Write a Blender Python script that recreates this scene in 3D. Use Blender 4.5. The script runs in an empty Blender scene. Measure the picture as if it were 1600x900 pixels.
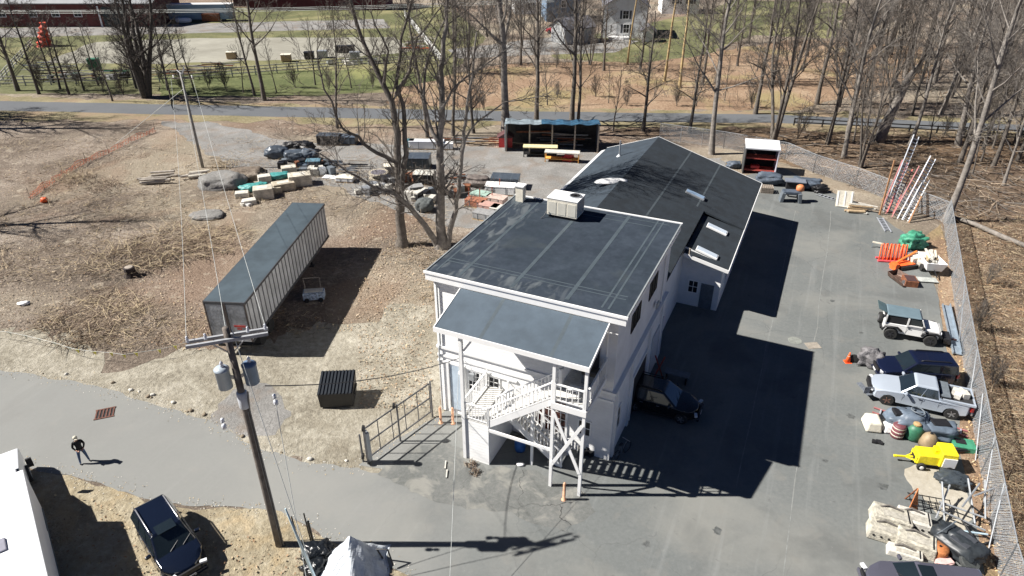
import bpy, math, random
from mathutils import Vector, Matrix, noise
R=math.radians; PI=math.pi
C=bpy.context.scene.collection
# ---------------------------------------------------------------- camera, sky, sun, exposure
H=26.0; F=1067.0; PITCH=R(30)
cd=bpy.data.cameras.new('camera'); cam=bpy.data.objects.new('camera',cd); C.objects.link(cam)
cam.location=(0,0,H); cam.rotation_euler=(PI/2-PITCH,0,0)
cd.sensor_width=36; cd.lens=36*F/1600; cd.clip_end=3000; cd.clip_start=.1
S=bpy.context.scene; S.camera=cam
w=bpy.data.worlds.new("World"); S.world=w; w.use_nodes=True
SUN_EL=R(43.3); SUN_AZ_X=-1.0            # the sun stands to the left (-x) of the camera
nt=w.node_tree; nt.nodes.clear()
sky=nt.nodes.new('ShaderNodeTexSky'); sky.sky_type='NISHITA'; sky.sun_disc=False
sky.sun_elevation=SUN_EL; sky.sun_rotation=R(-90); sky.air_density=.24; sky.dust_density=.0; sky.ozone_density=6
bg=nt.nodes.new('ShaderNodeBackground'); bg.inputs[1].default_value=.05
wo=nt.nodes.new('ShaderNodeOutputWorld'); nt.links.new(sky.outputs[0],bg.inputs[0]); nt.links.new(bg.outputs[0],wo.inputs[0])
sd=bpy.data.lights.new('sun','SUN'); sd.energy=5.0; sd.angle=R(.53); sd.color=(1,.955,.89)
sun=bpy.data.objects.new('sun',sd); C.objects.link(sun)
sun.rotation_euler=Vector((math.cos(SUN_EL),0,-math.sin(SUN_EL))).to_track_quat('-Z','Y').to_euler()
S.view_settings.view_transform='Standard'; S.view_settings.look='None'; S.view_settings.gamma=1; S.view_settings.exposure=1.0
# ---------------------------------------------------------------- survey helpers: picture survey point -> place on the ground
def ray(px,py):
    dx=(px-800)/F; dy=-(py-450)/F; c,s=math.cos(PITCH),math.sin(PITCH)
    return Vector((dx,c+dy*s,-s+dy*c))
def P(px,py,z=0):
    d=ray(px,py); t=(z-H)/d.z
    return Vector((d.x*t,d.y*t,z))
def atY(px,py,Y):
    d=ray(px,py); t=Y/d.y
    return Vector((d.x*t,Y,H+d.z*t))
# ---------------------------------------------------------------- materials
MATS={}
def mat(name,col,rough=.8,var=.15,scale=4.,bump=0.,metal=0.,col2=None,bscale=None,spec=.5,coat=0.,detail=6):
    if name in MATS: return MATS[name]
    m=bpy.data.materials.new(name); m.use_nodes=True; n=m.node_tree; b=n.nodes['Principled BSDF']
    b.inputs['Roughness'].default_value=rough; b.inputs['Metallic'].default_value=metal
    b.inputs['Specular IOR Level'].default_value=spec; b.inputs['Coat Weight'].default_value=coat
    tc=n.nodes.new('ShaderNodeTexCoord'); no=n.nodes.new('ShaderNodeTexNoise'); no.inputs['Scale'].default_value=scale; no.inputs['Detail'].default_value=detail; no.inputs['Roughness'].default_value=.65
    n.links.new(tc.outputs['Object'],no.inputs['Vector'])
    cr=n.nodes.new('ShaderNodeValToRGB'); n.links.new(no.outputs['Fac'],cr.inputs['Fac'])
    c2=col2 or tuple(c*(1+var) for c in col); c1=tuple(c*(1-var) for c in col) if not col2 else col
    cr.color_ramp.elements[0].position=.36; cr.color_ramp.elements[1].position=.64
    cr.color_ramp.elements[0].color=(*c1,1); cr.color_ramp.elements[1].color=(*c2,1)
    n.links.new(cr.outputs[0],b.inputs['Base Color'])
    if bump:
        n2=n.nodes.new('ShaderNodeTexNoise'); n2.inputs['Scale'].default_value=bscale or scale*4; n2.inputs['Detail'].default_value=8
        n.links.new(tc.outputs['Object'],n2.inputs['Vector'])
        bu=n.nodes.new('ShaderNodeBump'); bu.inputs['Strength'].default_value=bump; bu.inputs['Distance'].default_value=.1
        n.links.new(n2.outputs['Fac'],bu.inputs['Height']); n.links.new(bu.outputs[0],b.inputs['Normal'])
    MATS[name]=m; return m
def gmat(name,cols,s1,s2,rough=.95,bump=.5,bscale=6.,patches=None,speck=0.,cracks=0.,stretch=None,streak=0.):
    """ground material: three colours mixed by coarse+fine noise; optional patches, speckle, cracks"""
    m=bpy.data.materials.new(name); m.use_nodes=True; n=m.node_tree; N=n.nodes; L=n.links.new; b=N['Principled BSDF']
    b.inputs['Roughness'].default_value=rough; b.inputs['Specular IOR Level'].default_value=.25
    tc=N.new('ShaderNodeTexCoord'); co=tc.outputs['Object']
    if stretch:
        mp=N.new('ShaderNodeMapping'); mp.inputs['Scale'].default_value=stretch; L(co,mp.inputs[0]); cs=mp.outputs[0]
    else: cs=co
    def nz(scale,vec=co,det=8,ro=.62,dist=0):
        t=N.new('ShaderNodeTexNoise'); t.inputs['Scale'].default_value=scale; t.inputs['Detail'].default_value=det; t.inputs['Roughness'].default_value=ro; t.inputs['Distortion'].default_value=dist; L(vec,t.inputs['Vector']); return t.outputs['Fac']
    a=nz(s1); f=nz(s2,cs,10,.75)
    mx=N.new('ShaderNodeMath'); mx.operation='MULTIPLY_ADD'; mx.inputs[1].default_value=.55; L(f,mx.inputs[0])
    m2=N.new('ShaderNodeMath'); m2.operation='MULTIPLY'; m2.inputs[1].default_value=.45; L(a,m2.inputs[0]); L(m2.outputs[0],mx.inputs[2])
    cr=N.new('ShaderNodeValToRGB'); e=cr.color_ramp.elements; e[0].position=.36; e[1].position=.64; e[0].color=(*cols[0],1); e[1].color=(*cols[2],1)
    k=e.new(.5); k.color=(*cols[1],1); L(mx.outputs[0],cr.inputs[0]); out=cr.outputs[0]
    def mix(o,colr,fac,mode='MIX'):
        q=N.new('ShaderNodeMix'); q.data_type='RGBA'; q.blend_type=mode; L(fac,q.inputs['Factor']); L(o,q.inputs['A']); q.inputs['B'].default_value=(*colr,1); return q.outputs['Result']
    def ramp(o,lo,hi,a0=0.,a1=1.):
        q=N.new('ShaderNodeMapRange'); q.inputs[1].default_value=lo; q.inputs[2].default_value=hi; q.inputs[3].default_value=a0; q.inputs[4].default_value=a1; L(o,q.inputs[0]); return q.outputs[0]
    if patches:
        for (sc,lo,hi,colr,mxv) in patches: out=mix(out,colr,ramp(nz(sc,co,5,.55,.6),lo,hi,0,mxv))
    if speck:
        out=mix(out,(.02,.018,.015),ramp(nz(38,co,2),.62,.72,0,speck))
        out=mix(out,(.7,.66,.58),ramp(nz(31,co,2),.66,.75,0,speck*.6))
    if streak:
        mp=N.new('ShaderNodeMapping'); mp.vector_type='TEXTURE'; mp.inputs['Rotation'].default_value=(0,0,R(66)); mp.inputs['Scale'].default_value=(18,.9,1); L(co,mp.inputs[0])
        out=mix(out,(.35,.36,.36),ramp(nz(1.3,mp.outputs[0],4),.56,.72,0,streak))
    if cracks:
        nn=N.new('ShaderNodeTexNoise'); nn.inputs['Scale'].default_value=.9; nn.inputs['Detail'].default_value=6; L(co,nn.inputs['Vector'])
        ad=N.new('ShaderNodeMixRGB'); ad.blend_type='ADD'; ad.inputs[0].default_value=1.2; L(co,ad.inputs[1]); L(nn.outputs['Color'],ad.inputs[2])
        vo=N.new('ShaderNodeTexVoronoi'); vo.feature='DISTANCE_TO_EDGE'; vo.inputs['Scale'].default_value=.28; L(ad.outputs[0],vo.inputs['Vector'])
        line=ramp(vo.outputs['Distance'],.002,.007,1,0)
        mk=N.new('ShaderNodeMath'); mk.operation='MULTIPLY'; L(line,mk.inputs[0]); L(ramp(nz(.06,co,3),.45,.6,0,cracks),mk.inputs[1])
        out=mix(out,(.05,.05,.05),mk.outputs[0])
    L(out,b.inputs['Base Color'])
    if bump:
        bu=N.new('ShaderNodeBump'); bu.inputs['Strength'].default_value=bump; bu.inputs['Distance'].default_value=.25
        L(nz(bscale,cs,10,.7),bu.inputs['Height']); L(bu.outputs[0],b.inputs['Normal'])
    MATS[name]=m; return m
# ---------------------------------------------------------------- mesh builder
class MB:
    def __init__(s): s.v=[]; s.f=[]; s.mi=[]
    def add(s,vs,fs,mi=0):
        o=len(s.v); s.v+= [tuple(v) for v in vs]; s.f+=[tuple(i+o for i in f) for f in fs]; s.mi+=[mi]*len(fs); return s
    def box(s,c,d,rz=0,mi=0,tilt=None,taper=1.0):
        hx,hy,hz=d[0]/2,d[1]/2,d[2]/2; vs=[]
        for z in (-hz,hz):
            k=taper if z>0 else 1
            for x,y in ((-hx,-hy),(hx,-hy),(hx,hy),(-hx,hy)): vs.append(Vector((x*k,y*k,z)))
        M=Matrix.Rotation(rz,3,'Z')
        if tilt: M=M@Matrix.Rotation(tilt[1],3,tilt[0])
        c=Vector(c); vs=[M@v+c for v in vs]
        return s.add(vs,[(0,3,2,1),(4,5,6,7),(0,1,5,4),(1,2,6,5),(2,3,7,6),(3,0,4,7)],mi)
    def beam(s,a,b,wd,h=None,mi=0):
        a=Vector(a); b=Vector(b); d=(b-a).normalized(); h=h or wd
        up=Vector((0,0,1)) if abs(d.z)<.95 else Vector((0,1,0))
        x=d.cross(up).normalized()*wd/2; y=x.cross(d).normalized()*h/2
        vs=[a-x-y,a+x-y,a+x+y,a-x+y,b-x-y,b+x-y,b+x+y,b-x+y]
        return s.add(vs,[(0,1,2,3),(7,6,5,4),(0,4,5,1),(1,5,6,2),(2,6,7,3),(3,7,4,0)],mi)
    def tube(s,pts,rad,n=6,mi=0,cap=True):
        pts=[Vector(p) for p in pts]; L=len(pts)
        if not isinstance(rad,(list,tuple)): rad=[rad]*L
        o=len(s.v); prev=None
        for i,p in enumerate(pts):
            d=(pts[min(i+1,L-1)]-pts[max(i-1,0)])
            if d.length<1e-6: d=Vector((0,0,1))
            d.normalize()
            if prev is None:
                ref=Vector((1,0,0)) if abs(d.x)<.9 else Vector((0,1,0)); a=d.cross(ref).normalized()
            else:
                a=prev-d*prev.dot(d); a=a.normalized() if a.length>1e-6 else d.orthogonal().normalized()
            prev=a; b=d.cross(a)
            for k in range(n):
                t=2*PI*k/n; q=p+(a*math.cos(t)+b*math.sin(t))*rad[i]; s.v.append((q.x,q.y,q.z))
        for i in range(L-1):
            for k in range(n):
                k2=(k+1)%n; s.f.append((o+i*n+k,o+i*n+k2,o+(i+1)*n+k2,o+(i+1)*n+k)); s.mi.append(mi)
        if cap and n>2:
            s.f.append(tuple(o+k for k in reversed(range(n)))); s.mi.append(mi)
            s.f.append(tuple(o+(L-1)*n+k for k in range(n))); s.mi.append(mi)
        return s
    def cyl(s,a,b,r,n=12,mi=0,r2=None): return s.tube([a,b],[r,r if r2 is None else r2],n,mi)
    def lathe(s,c,prof,n=16,axis='Z',mi=0,rz=0):
        vs=[];M=Matrix.Rotation(rz,3,'Z')
        for r,h in prof:
            for k in range(n):
                t=2*PI*k/n; v=Vector((r*math.cos(t),r*math.sin(t),h))
                if axis=='Y': v=Vector((v.x,v.z,v.y))
                if axis=='X': v=Vector((v.z,v.x,v.y))
                vs.append(M@v+Vector(c))
        fs=[(i*n+k,i*n+(k+1)%n,(i+1)*n+(k+1)%n,(i+1)*n+k) for i in range(len(prof)-1) for k in range(n)]
        fs+=[tuple(reversed(range(n))),tuple((len(prof)-1)*n+k for k in range(n))]
        return s.add(vs,fs,mi)
    def blob(s,c,d,seed=0,rough=.15,n=10,m=7,flat=.0,mi=0,rz=0,fold=0):
        if n>12: n=44; m=22
        """lumpy closed form sitting on its base"""
        rg=random.Random(seed); off=Vector((rg.random()*50,rg.random()*50,rg.random()*50)); vs=[]
        M=Matrix.Rotation(rz,3,'Z')
        for i in range(m):
            ph=-PI/2+PI*i/(m-1)
            for k in range(n):
                t=2*PI*k/n; v=Vector((math.cos(ph)*math.cos(t),math.cos(ph)*math.sin(t),math.sin(ph)))
                q=Vector([math.copysign(abs(x)**.75,x) for x in v])
                q*=1+rough*noise.noise(v*1.7+off)*2+rough*.8*noise.noise(v*5+off)
                if n>12: q*=1+.07*(1-2*abs(noise.noise(v*3.3+off*2)))+.035*(1-2*abs(noise.noise(v*9+off)))-.04
                if fold: q*=1+fold*math.sin(t*7+rg.random()*.5)*(1-v.z)*.5
                q=Vector((q.x*d[0]/2,q.y*d[1]/2,max(q.z*d[2]/2,-d[2]/2*.96))); vs.append(M@q+Vector(c)+Vector((0,0,d[2]/2)))
        fs=[(i*n+k,i*n+(k+1)%n,(i+1)*n+(k+1)%n,(i+1)*n+k) for i in range(m-1) for k in range(n)]
        return s.add(vs,fs,mi)
    def poly(s,pts,z0,z1,mi=0):
        n=len(pts); vs=[(p[0],p[1],z0) for p in pts]+[(p[0],p[1],z1) for p in pts]
        return s.add(vs,[tuple(reversed(range(n))),tuple(range(n,2*n))]+[(i,(i+1)%n,n+(i+1)%n,n+i) for i in range(n)],mi)
    def build(s,name,m,parent=None,smooth=False,bevel=0,loc=None):
        me=bpy.data.meshes.new(name); me.from_pydata(s.v,[],s.f)
        for x in (m if isinstance(m,(list,tuple)) else [m]): me.materials.append(x)
        if any(s.mi): me.polygons.foreach_set('material_index',s.mi)
        if smooth: me.polygons.foreach_set('use_smooth',[True]*len(me.polygons))
        me.update(); o=bpy.data.objects.new(name,me); C.objects.link(o)
        if parent: o.parent=parent
        if loc is not None: o.location=loc
        if bevel:
            b=o.modifiers.new('bevel','BEVEL'); b.width=bevel; b.segments=2; b.limit_method='ANGLE'; b.angle_limit=R(35)
        return o
def tag(o,label=None,cat=None,group=None,kind=None):
    if label: o['label']=label
    if cat: o['category']=cat
    if group: o['group']=group
    if kind: o['kind']=kind
    return o
def thing(name,label,cat,loc=(0,0,0),rz=0,group=None):
    o=bpy.data.objects.new(name,None); C.objects.link(o); o.empty_display_size=.3
    o.location=loc; o.rotation_euler=(0,0,rz); return tag(o,label,cat,group)
def copytree(o,parent=None):
    c=o.copy(); C.objects.link(c)
    if parent: c.parent=parent
    for ch in list(o.children): copytree(ch,c)
    return c
def struct(o): o['kind']='structure'; return o
rng=random.Random(7)
# ---------------------------------------------------------------- colours
white=mat('white_siding',(.74,.74,.73),.6,.07,.8,.05,bscale=6)
def laps(m,sc=5.2,st=.8):
    n=m.node_tree; N=n.nodes; b=N['Principled BSDF']; tc=N.new('ShaderNodeTexCoord'); sx=N.new('ShaderNodeSeparateXYZ'); n.links.new(tc.outputs['Object'],sx.inputs[0])
    k=N.new('ShaderNodeMath'); k.operation='MULTIPLY'; k.inputs[1].default_value=sc; n.links.new(sx.outputs[2],k.inputs[0]); f=N.new('ShaderNodeMath'); f.operation='FRACT'; n.links.new(k.outputs[0],f.inputs[0])
    bu=N.new('ShaderNodeBump'); bu.inputs['Strength'].default_value=st; bu.inputs['Distance'].default_value=.04; bu.invert=True; n.links.new(f.outputs[0],bu.inputs['Height'])
    old=b.inputs['Normal'].links
    if old: n.links.new(old[0].from_socket,bu.inputs['Normal'])
    n.links.new(bu.outputs[0],b.inputs['Normal'])
laps(white)
trimw=mat('white_trim',(.8,.8,.79),.45,.03,2)
stairw=mat('weathered_white_wood',(.62,.61,.58),.7,.14,7,.15)
galv=mat('galvanised_steel',(.42,.44,.46),.45,.12,3,metal=.6)
dgalv=mat('dull_pipe',(.15,.15,.155),.5,.15,4,metal=.4)
black=mat('black_plastic',(.015,.015,.017),.45,.2,5)
dark=mat('dark_void',(.01,.01,.012),.7,.2,3)
glass=mat('dark_glass',(.012,.018,.022),.06,.1,1,spec=1.0,coat=.3)
tyre=mat('tyre_rubber',(.02,.02,.02),.85,.2,10,.1)
alloy=mat('alloy',(.45,.45,.46),.3,.1,8,metal=.8)
rust=mat('rusty_steel',(.2,.075,.035),.85,.4,5,.2)
wood=mat('raw_timber',(.42,.31,.19),.85,.2,6,.2)
oldwood=mat('weathered_timber',(.27,.23,.19),.9,.25,6,.3)
orange=mat('orange_plastic',(.85,.13,.03),.5,.15,5)
redp=mat('red_paint',(.5,.03,.03),.45,.2,5)
greenp=mat('green_plastic',(.03,.13,.075),.5,.25,4)
bluep=mat('blue_plastic',(.03,.12,.35),.5,.2,4)
grayp=mat('grey_plastic',(.12,.14,.16),.6,.2,4,.1)
slatep=mat('slate_tarp',(.07,.09,.12),.6,.3,3,.3)
stone=mat('pale_block',(.52,.5,.45),.9,.15,3,.3)
stoned=mat('grey_block',(.25,.25,.25),.9,.2,3,.3)
cream=mat('cream_paint',(.66,.62,.52),.6,.12,4,.1)
yellow=mat('yellow_paint',(.78,.64,.02),.45,.16,5,.05)
barkg=mat('grey_bark',(.125,.108,.092),.95,.35,3.5,.6,bscale=14)
barkl=mat('pale_bark',(.20,.18,.16),.95,.3,3,.5,bscale=12)
barkd=mat('dark_bark',(.085,.075,.065),.95,.35,4,.6,bscale=14)
barky=mat('yellow_bark',(.38,.28,.14),.9,.25,3,.4)
twig=mat('twigs',(.11,.095,.082),.95,.25,2)
twigl=mat('pale_twigs',(.145,.13,.115),.95,.25,2)
membrane=None
membraneg=mat('grey_membrane',(.058,.076,.09),.6,.15,1.2)
dwin=mat('window_glass',(.012,.014,.018),.3,.1,1,spec=.4)
# ================================================================ GROUND
M_ground=gmat('leaf_litter',[(.08,.064,.05),(.205,.165,.13),(.43,.37,.31)],.12,3.4,bump=1.0,bscale=5.5,patches=[(.045,.48,.6,(.40,.35,.26),.5),(.07,.5,.62,(.27,.18,.125),.5),(.9,.58,.7,(.50,.44,.35),.55)],speck=.5)
M_wood=gmat('wood_floor',[(.045,.035,.025),(.125,.088,.06),(.27,.20,.14)],.1,2.2,bump=1.0,bscale=2.6,patches=[(.06,.5,.6,(.26,.17,.1),.5)],speck=.4)
M_asph=gmat('asphalt',[(.115,.124,.122),(.138,.147,.145),(.164,.172,.169)],.1,5,rough=.9,bump=.06,bscale=60,patches=[(.14,.48,.68,(.215,.215,.198),.7),(.22,.54,.66,(.10,.104,.102),.55),(.75,.56,.72,(.19,.185,.17),.45),(1.6,.66,.74,(.085,.085,.085),.5),(5,.68,.76,(.23,.23,.215),.4)],cracks=.35,streak=.16)
M_asph2=gmat('old_road_asphalt',[(.19,.198,.196),(.235,.244,.24),(.28,.288,.28)],.25,4,rough=.92,bump=.1,bscale=40,patches=[(.3,.5,.66,(.32,.315,.285),.6),(.5,.58,.7,(.16,.16,.155),.4)],cracks=1.0)
M_path=gmat('path_asphalt',[(.095,.102,.112),(.112,.119,.129),(.13,.137,.147)],.2,4,bump=.05,bscale=30)
M_dirt=gmat('packed_dirt',[(.17,.15,.115),(.30,.275,.22),(.44,.41,.345)],.3,2.6,bump=.8,bscale=3,patches=[(.25,.5,.66,(.2,.175,.13),.6),(.7,.55,.68,(.5,.47,.39),.5)],speck=.4)
M_grav=gmat('grey_gravel',[(.14,.135,.13),(.22,.215,.205),(.33,.32,.31)],.3,5,bump=.5,bscale=8,patches=[(.35,.52,.66,(.2,.15,.11),.5)],speck=.4)
M_grass=gmat('field_grass',[(.06,.068,.03),(.115,.12,.055),(.22,.205,.115)],.08,1.6,bump=.5,bscale=3,patches=[(.05,.5,.62,(.3,.27,.14),.55)])
M_grassb=gmat('fresh_grass',[(.06,.075,.03),(.10,.115,.045),(.175,.18,.085)],.15,1.8,bump=.4,bscale=3,patches=[(.07,.55,.65,(.25,.25,.1),.6)])
M_sand=gmat('arena_sand',[(.2,.19,.155),(.265,.255,.215),(.34,.33,.28)],.1,1.2,bump=.1,bscale=3,stretch=(.3,2,1))
M_orange=gmat('russet_leaves',[(.15,.095,.06),(.28,.19,.125),(.43,.33,.23)],.12,2.4,bump=.9,bscale=3,patches=[(.08,.52,.64,(.32,.29,.13),.5)],speck=.4)
def posblend(m,x0,x1,col,mx):
    n=m.node_tree; N=n.nodes; L_=n.links.new; b=N['Principled BSDF']; src=b.inputs['Base Color'].links[0].from_socket
    tc=N.new('ShaderNodeTexCoord'); sx=N.new('ShaderNodeSeparateXYZ'); L_(tc.outputs['Object'],sx.inputs[0]); nz=N.new('ShaderNodeTexNoise'); nz.inputs['Scale'].default_value=.35; nz.inputs['Detail'].default_value=6; L_(tc.outputs['Object'],nz.inputs['Vector'])
    a=N.new('ShaderNodeMath'); a.operation='MULTIPLY_ADD'; a.inputs[1].default_value=9; L_(nz.outputs['Fac'],a.inputs[0]); L_(sx.outputs[0],a.inputs[2])
    q=N.new('ShaderNodeMapRange'); q.inputs[1].default_value=x0+4.5; q.inputs[2].default_value=x1+4.5; q.inputs[3].default_value=mx; q.inputs[4].default_value=0; L_(a.outputs[0],q.inputs[0])
    k=N.new('ShaderNodeMix'); k.data_type='RGBA'; L_(q.outputs[0],k.inputs['Factor']); L_(src,k.inputs['A']); k.inputs['B'].default_value=(*col,1); L_(k.outputs['Result'],b.inputs['Base Color'])
posblend(M_asph,-9,2,(.25,.25,.238),.62)
M_apatch=gmat('cracked_asphalt',[(.10,.105,.10),(.135,.14,.135),(.18,.18,.17)],.5,5,rough=.92,bump=.15,bscale=30,patches=[(.8,.52,.64,(.26,.255,.23),.7)],cracks=1.0,speck=.3)
def rough_edge(pts,step,amp,seed=0):
    out=[];n=len(pts)
    for i in range(n):
        a=Vector(pts[i]).xy; b=Vector(pts[(i+1)%n]).xy; L=(b-a).length; k=max(1,min(160,int(L/step)))
        nrm=Vector((-(b-a).y,(b-a).x))/max(L,1e-6)
        for j in range(k):
            p=a+(b-a)*j/k; e=noise.noise(Vector((p.x*.22+seed,p.y*.22,3)))*1.5+noise.noise(Vector((p.x*.9,p.y*.9+seed,9)))*.8+noise.noise(Vector((p.x*2.7,p.y*2.7,seed)))*.45
            out.append(p+nrm*e*amp*(1 if j else .3))
    return out
def sheet(name,pxs,z,m,amp=.35,step=.7,world=False,top=None):
    pts=[Vector(p) for p in pxs] if world else [P(*p) for p in pxs]
    pts=rough_edge(pts,step,amp,hash(name)%50 if False else len(name))
    mb=MB(); mb.add([(p.x,p.y,z) for p in pts],[tuple(range(len(pts)))])
    o=mb.build(name,m); 
    if o.data.polygons[0].normal.z<0: o.data.flip_normals()
    return struct(o)
g=MB(); g.add([(-900,-300,0),(900,-300,0),(900,1500,0),(-900,1500,0)],[(0,1,2,3)]); struct(g.build('ground',M_ground))
sheet('woodland_floor',[(1125,228),(1250,262),(1340,292),(1470,348),(1500,500),(1530,700),(1575,900),(1640,1200),(3200,1200),(3000,500),(2400,230),(1640,206),(1250,200),(1000,196),(930,205),(1020,215)],.006,M_wood,.5)
sheet('meadow',[(-900,60),(-400,20),(700,8),(760,60),(700,118),(660,140),(500,150),(300,148),(0,146),(-400,150)],.006,M_grass,.6,1.5)
sheet('green_verge',[(250,114),(420,112),(560,108),(640,112),(690,124),(610,140),(440,150),(250,150)],.012,M_grassb,.8,1.5)
sheet('sand_arena',[(60,98),(150,66),(300,60),(620,58),(640,80),(560,90),(400,95),(250,100)],.012,M_sand,.8,1.5)
sheet('gravel_lane',[(-300,48),(0,44),(600,30),(610,44),(300,52),(-300,66)],.014,M_grav,.4,2)
sheet('russet_clearing',[(640,128),(800,100),(1050,92),(1250,60),(1450,75),(1460,120),(1330,150),(1250,172),(900,172),(700,172),(600,160)],.010,M_orange,.9,1.5)
sheet('lawn',[(835,62),(940,52),(1090,20),(1150,0),(1330,5),(1300,60),(1180,55),(1090,88),(1000,98),(870,92)],.014,M_grass,.8,2)
sheet('driveway',[(700,78),(860,58),(1000,64),(960,82),(840,86),(720,92)],.018,M_grav,.5,1.5)
sheet('path_verge',[(-900,152),(0,150),(400,160),(1200,174),(1640,188),(2400,220),(2400,250),(1640,222),(1200,200),(700,200),(400,190),(-900,182)],.016,gmat('verge_grass',[(.12,.11,.055),(.22,.19,.11),(.34,.29,.19)],.2,2.6,bump=.7,bscale=4,patches=[(.12,.46,.6,(.26,.19,.13),.85)]),1.3,.8)
sheet('path',[(-900,163),(0,158),(400,166),(800,174),(1200,179),(1640,197),(2400,228),(2400,240),(1640,208),(1200,192),(800,190),(400,182),(0,173),(-900,178)],.022,M_path,.12,1.2)
sheet('gravel_yard',[(252,190),(330,192),(460,222),(620,226),(800,232),(905,232),(935,240),(1130,246),(1145,300),(900,420),(760,360),(690,352),(600,320),(520,292),(420,290),(360,262),(300,225)],.010,M_grav,.7,.8)
sheet('dirt_verge',[(-500,490),(0,512),(100,545),(230,562),(330,548),(430,540),(540,505),(600,480),(675,478),(705,560),(700,760),(500,770),(250,700),(-500,640)],.010,M_dirt,1.5,.45)
sheet('dirt_shoulder',[(-300,690),(0,712),(110,742),(250,786),(430,798),(520,845),(560,866),(650,905),(700,1200),(-300,1200)],.012,gmat('dry_verge',[(.19,.155,.1),(.33,.285,.2),(.46,.41,.31)],.35,2.4,bump=.7,bscale=4,patches=[(.5,.52,.64,(.4,.3,.17),.5)],speck=.3),.4,.6)
sheet('road',[(-300,540),(0,578),(150,603),(272,640),(335,664),(400,700),(470,722),(560,730),(640,742),(760,800),(760,1200),(600,1200),(640,900),(560,868),(440,800),(250,786),(105,742),(0,716),(-300,690)],.018,M_asph,.22,.4)
sheet('parking_lot',[(560,727),(600,700),(688,648),(790,560),(830,380),(1060,300),(1222,262),(1290,296),(1370,333),(1425,372),(1458,440),(1472,500),(1490,560),(1506,650),(1505,700),(1522,770),(1556,900),(1640,1200),(640,1200),(655,905),(760,860),(720,780),(640,742)],.024,M_asph,.16,.5)
sheet('asphalt_patch',[(590,742),(640,700),(700,690),(760,735),(840,735),(905,765),(930,800),(880,830),(800,800),(720,790),(640,770)],.028,M_apatch,.35,.35)
# dark patch of old crushed stone by the pole and a pale worn patch by the yellow machine
sheet('gravel_patch',[(330,655),(352,625),(400,600),(440,620),(455,650),(430,680),(380,680)],.014,M_grav,.5,.4)
sheet('leaf_strip',[(1442,372),(1470,350),(1486,420),(1500,520),(1522,640),(1546,780),(1572,900),(1600,1000),(1560,1000),(1538,900),(1515,770),(1497,700),(1498,640),(1478,540),(1468,470),(1462,430)],.030,M_orange,.10,.8)
sheet('worn_patch',[(1415,735),(1450,725),(1500,748),(1520,800),(1512,850),(1460,800),(1425,760)],.029,gmat('worn_sand',[(.3,.27,.22),(.38,.35,.29),(.45,.42,.36)],.4,3,bump=.2,bscale=8),.25,.3)
M_memb=gmat('roof_membrane',[(.019,.027,.039),(.027,.037,.052),(.037,.049,.067)],.5,2,rough=.85,bump=.03,bscale=4,patches=[(.6,.5,.7,(.018,.028,.038),.6),(.35,.6,.72,(.045,.055,.06),.5)])
# ---------------- ground cover one could not count
def sticks(name,n,regions,lens,rad,mats,seed,lift=.12,flat=.6,clump=None):
    rg=random.Random(seed); mb=MB()
    tot=sum(r[4] for r in regions)
    for r in regions:
        for _ in range(int(n*r[4]/tot)):
            px=rg.uniform(r[0],r[2]); py=rg.uniform(r[1],r[3])
            if r[5:] and not r[5](px,py): continue
            p=P(px,py)
            if clump and noise.noise(Vector((p.x*clump,p.y*clump,seed)))<-.05: continue
            L=rg.uniform(*lens); a=rg.uniform(0,2*PI); e=abs(rg.gauss(0,flat))
            d=Vector((math.cos(a)*math.cos(e),math.sin(a)*math.cos(e),math.sin(e)))
            q=p+Vector((0,0,rg.uniform(0,lift))); m1=q+d*L*.5+Vector((rg.gauss(0,.05),rg.gauss(0,.05),rg.gauss(0,.03)))*L
            q2=q+d*L; q2.z=max(q2.z,.02); m1.z=max(m1.z,.03)
            rr=rg.uniform(*rad)
            mb.tube([q,m1,q2],[rr,rr*.7,rr*.2],3,rg.randrange(len(mats)),cap=False)
    return tag(mb.build(name,mats),kind='stuff')
straw=mat('dry_straw',(.42,.34,.22),.95,.3,2); stem=mat('dead_stems',(.3,.235,.17),.95,.3,2); stemd=mat('dark_stems',(.13,.09,.065),.95,.3,2)
leafm=mat('fallen_leaves',(.3,.19,.11),.95,.35,1.5)
def infield(px,py):  # brush field: above the dirt verge, left of the building
    return not (px>560 and py>470) and py<520+ (30 if 100<px<330 else 0) and not(300<px<520 and 330<py<470)
sticks('dry_brush',17000,[(-60,215,700,545,1.0,infield)],(.3,1.5),(.008,.02),[straw,stem,stemd,stem],1,.1,.22,.12)
def inwood(px,py): return px> 1478+ (py-345)*.17+14
sticks('wood_undergrowth',15000,[(1480,340,1640,940,1.0,inwood)],(.25,1.3),(.006,.018),[stem,stemd,straw,leafm],2,.12,.3)
sticks('fallen_branches',2600,[(1130,205,1640,345,1.0,lambda x,y: y<225+(x-1130)*.33)],(.6,3.2),(.015,.05),[stem,stemd,twigl],3,.15,.15)
sticks('thicket_stems',4200,[(620,120,1620,172,.6),(1100,70,1620,120,.5),(700,60,1100,110,.3)],(.6,2.4),(.02,.04),[stem,stemd,twigl,leafm],4,.1,.8,.08)
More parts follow.
